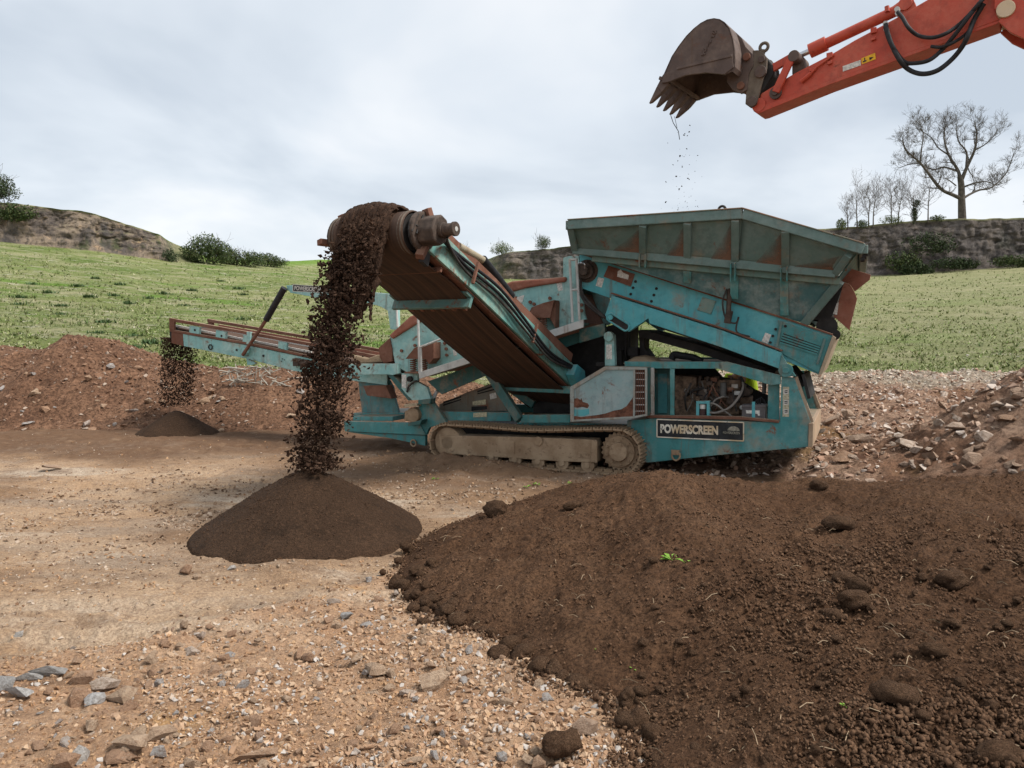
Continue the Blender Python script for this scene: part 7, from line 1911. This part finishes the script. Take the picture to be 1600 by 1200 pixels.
b0 = hill_top(1421); b0.z -= .2
bush('ivy_stump', b0, [(0, 0, 1.0, .45, .45, 1.2), (.1, 0, 2.3, .55, .5, .6)], .09, EVER, 'dark ivy clad stump among the bare saplings', 'stump', 900, 31)
b0 = hill_top(1597); bush('skyline_bush', b0, [(.6, 0, 2.2, 1.0, 1.0, 2.2)], .10, EVER, 'dark evergreen cut by the right picture edge', 'bush', 1200, 32)
for k, (px, w_, h_) in enumerate(((1340, .9, .8), (1385, 1.6, .9), (1455, 1.0, .6), (1310, .6, 1.0))):
    b0 = hill_top(px); b0.z -= .2
    bush('undergrowth', b0, [(0, 0, h_ * .6, w_, .8, h_ * .7)], .08, HAW if k % 2 else GORSE, ['low green undergrowth below the left saplings', 'wide low undergrowth below the tallest sapling', 'low scrub between saplings and large bare tree', 'narrow upright scrub at the left end of the quarry top'][k], 'bush', 700, 40 + k)
ivy = random.Random(9)
for k, (px, f, w_, h_, lab) in enumerate(((1440, .55, 3.6, 1.5, 'broad ivy mat hanging on the right quarry face'), (1400, .25, 2.6, 1.2, 'ivy mat low on the quarry face beside the hopper corner'), (1480, .15, 3.2, .8, 'green scrub along the foot of the right quarry face'), (1570, .12, 3.0, .8, 'green scrub at the foot of the face, far right'), (1420, .08, 2.4, .8, 'green scrub at the foot of the face under the ivy'), (40, .75, 2.2, .9, 'green scrub on the left rock top below the edge bush'))):
    p0 = hill_foot(px, 1.0); p1 = hill_top(px); p = p0.lerp(p1, f); p.y -= .9
    bush('ivy_patch', p, [(0, 0, 0, w_, .5, h_), (w_ * .5, 0, -h_ * .3, w_ * .5, .45, h_ * .6)], .13, GORSE if k % 2 else EVER, lab, 'ivy', 1500, 60 + k, stem_r=.02)
for k, px in enumerate((1650, 1290)): pass

# seedlings and bits of green on the heap
SPROUT = leaf_mat('fresh_leaf', (0.12, 0.24, 0.03), (0.19, 0.33, 0.05))
def leafy(px, py, n_, size, label, surf=on_soil, cat='seedling'):
    p = surf(px, py); b = MB(); rs2 = random.Random(px)
    t = empty('seedling', p); tag(t, label, cat)
    for k in range(n_):
        a = rs2.uniform(0, 6.28); L = size * rs2.uniform(.6, 1.2); d = Vector((math.cos(a), math.sin(a), rs2.uniform(.2, .8))); s_ = Vector((-math.sin(a), math.cos(a), 0)) * L * .3
        q = d * L * .25 + Vector((0, 0, .01)); m_ = q + d * L * .5; e_ = q + d * L + Vector((0, 0, -L * .3))
        bb = MB(); bb.add([q, m_ + s_, e_, m_ - s_], [[0, 1, 2], [0, 2, 3]]); bb.build('leaf', SPROUT, t)
    b.tube([(0, 0, -.01), (0, 0, size * .4)], size * .05, 5); b.build('stem', SPROUT, t)
leafy(1050, 880, 9, .058, 'bright green leafy seedling on the crest of the heap')
leafy(1070, 884, 4, .045, 'small green leaf pair right of the bright seedling')
leafy(990, 1050, 4, .035, 'thin green sprout on the front slope of the heap')
leafy(1322, 1112, 4, .03, 'tiny green sprout low on the right of the heap')
leafy(935, 1022, 3, .025, 'tiny green sprout left of the thin sprout')
for k, (px, py) in enumerate(((680, 750), (890, 757), (838, 758), (823, 763), (855, 782))):
    leafy(px, py, 9, .05, ['green tuft left of the track on bare ground', 'green tuft in front of the sprocket end', 'green tuft in front of the track middle', 'small green tuft beside the middle one', 'green tuft between track and heap'][k], on_ground, 'grass tuft')
DRYST = flat('dry_root', (0.3, 0.22, 0.14), 0.9, 0, .3, 20)
o_b = MB(); rq = random.Random(14)
for k in range(150):
    px, py = rq.uniform(660, 1600), rq.uniform(790, 1190); p = on_soil(px, py) 
    if p.z < .05: continue
    a = rq.uniform(0, 6.28); L = rq.uniform(.03, .12); d = Vector((math.cos(a), math.sin(a), rq.uniform(-.1, .3))) * L
    o_b.tube([p + Vector((0, 0, .015)), p + d * .5 + Vector((0, 0, .03)), p + d + Vector((0, 0, .02))], .0022, 3)
tag(o_b.build('dry_roots', DRYST), 'fine dry roots and straws lying in the topsoil heap', 'roots', kind='stuff')
# pale brush behind the tail conveyor
b = MB()
for k in range(60):
    px, py = rq.uniform(355, 470), rq.uniform(572, 602); p = at(px, py, 18.2); a = rq.uniform(0, 3.1); L = rq.uniform(.15, .5); d = Vector((math.cos(a), rq.uniform(-.3, .3), math.sin(a) * .7)) * L
    b.tube([p - d * .5, p + d * .5 + Vector((0, 0, rq.uniform(-.05, .05)))], .012, 4)
tag(b.build('dry_brushwood', flat('bleached_twigs', (0.42, 0.38, 0.32), .9)), 'tangle of pale dry brushwood on the bank behind the tail conveyor', 'brushwood', kind='stuff')

# ================================================================== WORKER BEHIND THE ENGINE BAY
base = mw(Vector((W(1158, 600, 3.0).x, 3.15, 0)))
PE = empty('person', base, -PHI)
tag(PE, 'worker in yellow high visibility jacket bending over behind the engine bay', 'person')
def skin(name, V, E_, R, mat, parent, sub=2):
    me = bpy.data.meshes.new(name); me.from_pydata(V, E_, []); o = bpy.data.objects.new(name, me); COL.objects.link(o); o.parent = parent
    m = o.modifiers.new('skin', 'SKIN'); sv = me.skin_vertices[0].data if me.skin_vertices else None
    if sv is None:
        bm = bmesh.new(); bm.from_mesh(me); bm.verts.layers.skin.verify(); bm.to_mesh(me); bm.free(); sv = me.skin_vertices[0].data
    for i, r_ in enumerate(R): sv[i].radius = (r_, r_) if not isinstance(r_, tuple) else r_
    sv[0].use_root = True
    s = o.modifiers.new('sub', 'SUBSURF'); s.levels = sub; s.render_levels = sub
    me.materials.append(mat); return o
HIVIS = flat('yellow_high_vis_cloth', (0.55, 0.72, 0.02), 0.7, 0, .12, 6)
TROU = flat('navy_work_trousers', (0.02, 0.022, 0.035), 0.85)
SKINM = flat('skin', (0.46, 0.25, 0.17), 0.6, 0, .08, 6)
# pelvis, spine leaning towards the machine (-y), arms reaching down into the bay, legs
Vb = [(0, 0, .92), (0, -.10, 1.10), (0, -.24, 1.26), (0, -.36, 1.37), (0, -.44, 1.42), (0, -.50, 1.45),
      (-.19, -.34, 1.36), (-.25, -.52, 1.14), (-.20, -.72, 1.02), (.19, -.34, 1.36), (.27, -.50, 1.14), (.20, -.70, 1.0),
      (-.10, .0, .86), (-.12, .02, .48), (-.13, .06, .09), (-.13, -.12, .05), (.10, .0, .86), (.12, -.08, .48), (.13, .08, .09), (.13, -.10, .05)]
Eb = [(0, 1), (1, 2), (2, 3), (3, 4), (4, 5), (3, 6), (6, 7), (7, 8), (3, 9), (9, 10), (10, 11), (0, 12), (12, 13), (13, 14), (14, 15), (0, 16), (16, 17), (17, 18), (18, 19)]
Rb = [(.16, .12), (.165, .12), (.18, .125), (.15, .11), .06, .055, .075, .055, .04, .075, .055, .04, .095, .07, .05, .045, .095, .07, .05, .045]
body = skin('body', Vb, Eb, Rb, SKINM, PE)
Vj = [(v[0], v[1] + .0, v[2]) for v in Vb[:4]] + [Vb[6], Vb[7], (-.205, -.69, 1.035), Vb[9], Vb[10], (.205, -.67, 1.015)]
skin('jacket', Vj, [(0, 1), (1, 2), (2, 3), (3, 4), (4, 5), (5, 6), (3, 7), (7, 8), (8, 9)], [(.19, .15), (.195, .145), (.205, .15), (.17, .13), .098, .078, .062, .098, .078, .062], HIVIS, PE)
skin('trousers', [Vb[0]] + Vb[12:15] + Vb[16:19], [(0, 1), (1, 2), (2, 3), (0, 4), (4, 5), (5, 6)], [(.175, .135), .11, .085, .065, .11, .085, .065], TROU, PE)
for side_ in (-1, 1):
    wv_ = Vector((side_ * .20, -.72 if side_ < 0 else -.70, 1.02 if side_ < 0 else 1.0))
    hv = [tuple(wv_), tuple(wv_ + Vector((0, -.06, -.03)))]; he = [(0, 1)]; hr = [.03, (.038, .02)]
    for f in range(4):
        b_ = wv_ + Vector(((f - 1.5) * .02, -.09, -.045)); hv += [tuple(b_), tuple(b_ + Vector((0, -.035, -.025))), tuple(b_ + Vector((0, -.05, -.06 + .006 * abs(f - 1))))]
        k = len(hv); he += [(1, k - 3), (k - 3, k - 2), (k - 2, k - 1)]; hr += [.0095, .009, .008]
    th = wv_ + Vector((-side_ * .045, -.05, -.03)); hv += [tuple(th), tuple(th + Vector((-side_ * .012, -.04, -.02)))]; k = len(hv); he += [(1, k - 2), (k - 2, k - 1)]; hr += [.011, .009]
    skin('hand', hv, he, hr, SKINM, PE, 1)
bm = bmesh.new(); bmesh.ops.create_uvsphere(bm, u_segments=20, v_segments=14, radius=1)
for v in bm.verts:
    x, y, z = v.co; v.co = Vector((x * .076, y * .098 + (-.012 if z < -.3 else 0), z * .118 * (1 if z > 0 else 1.0)))
    if y < -.8 and abs(x) < .25 and -.25 < z < .2: v.co.y -= .022            # nose
    if y < -.7 and .1 < abs(x) < .55 and .02 < z < .25: v.co.y += .008        # eye sockets
    if abs(x) > .9 and abs(z) < .3: v.co.x *= 1.12                            # ears
me = bpy.data.meshes.new('head'); bm.to_mesh(me); bm.free(); me.materials.append(SKINM)
hd_ = link_mesh('head', me, None, PE, True); hd_.location = (0, -.57, 1.50); hd_.rotation_euler = (math.radians(48), 0, 0)
bm = bmesh.new(); bmesh.ops.create_uvsphere(bm, u_segments=20, v_segments=14, radius=1)
bmesh.ops.delete(bm, geom=[v for v in bm.verts if v.co.z < .05 and v.co.y < .2 or v.co.z < -.35], context='VERTS')
for v in bm.verts: v.co = Vector((v.co.x * .083, v.co.y * .106, v.co.z * .125))
me = bpy.data.meshes.new('hair'); bm.to_mesh(me); bm.free(); me.materials.append(flat('dark_hair', (.03, .022, .016), .8))
hr_ = link_mesh('hair', me, None, PE, True); hr_.location = hd_.location; hr_.rotation_euler = hd_.rotation_euler
for bnd, zz in (('reflective_band', 1.05),):
    b = MB(); b.torus((0, -.07, 1.06), (0, -.55, .85), .175, .016, 24, 6); b.build(bnd, LABELW, PE, 0, True)
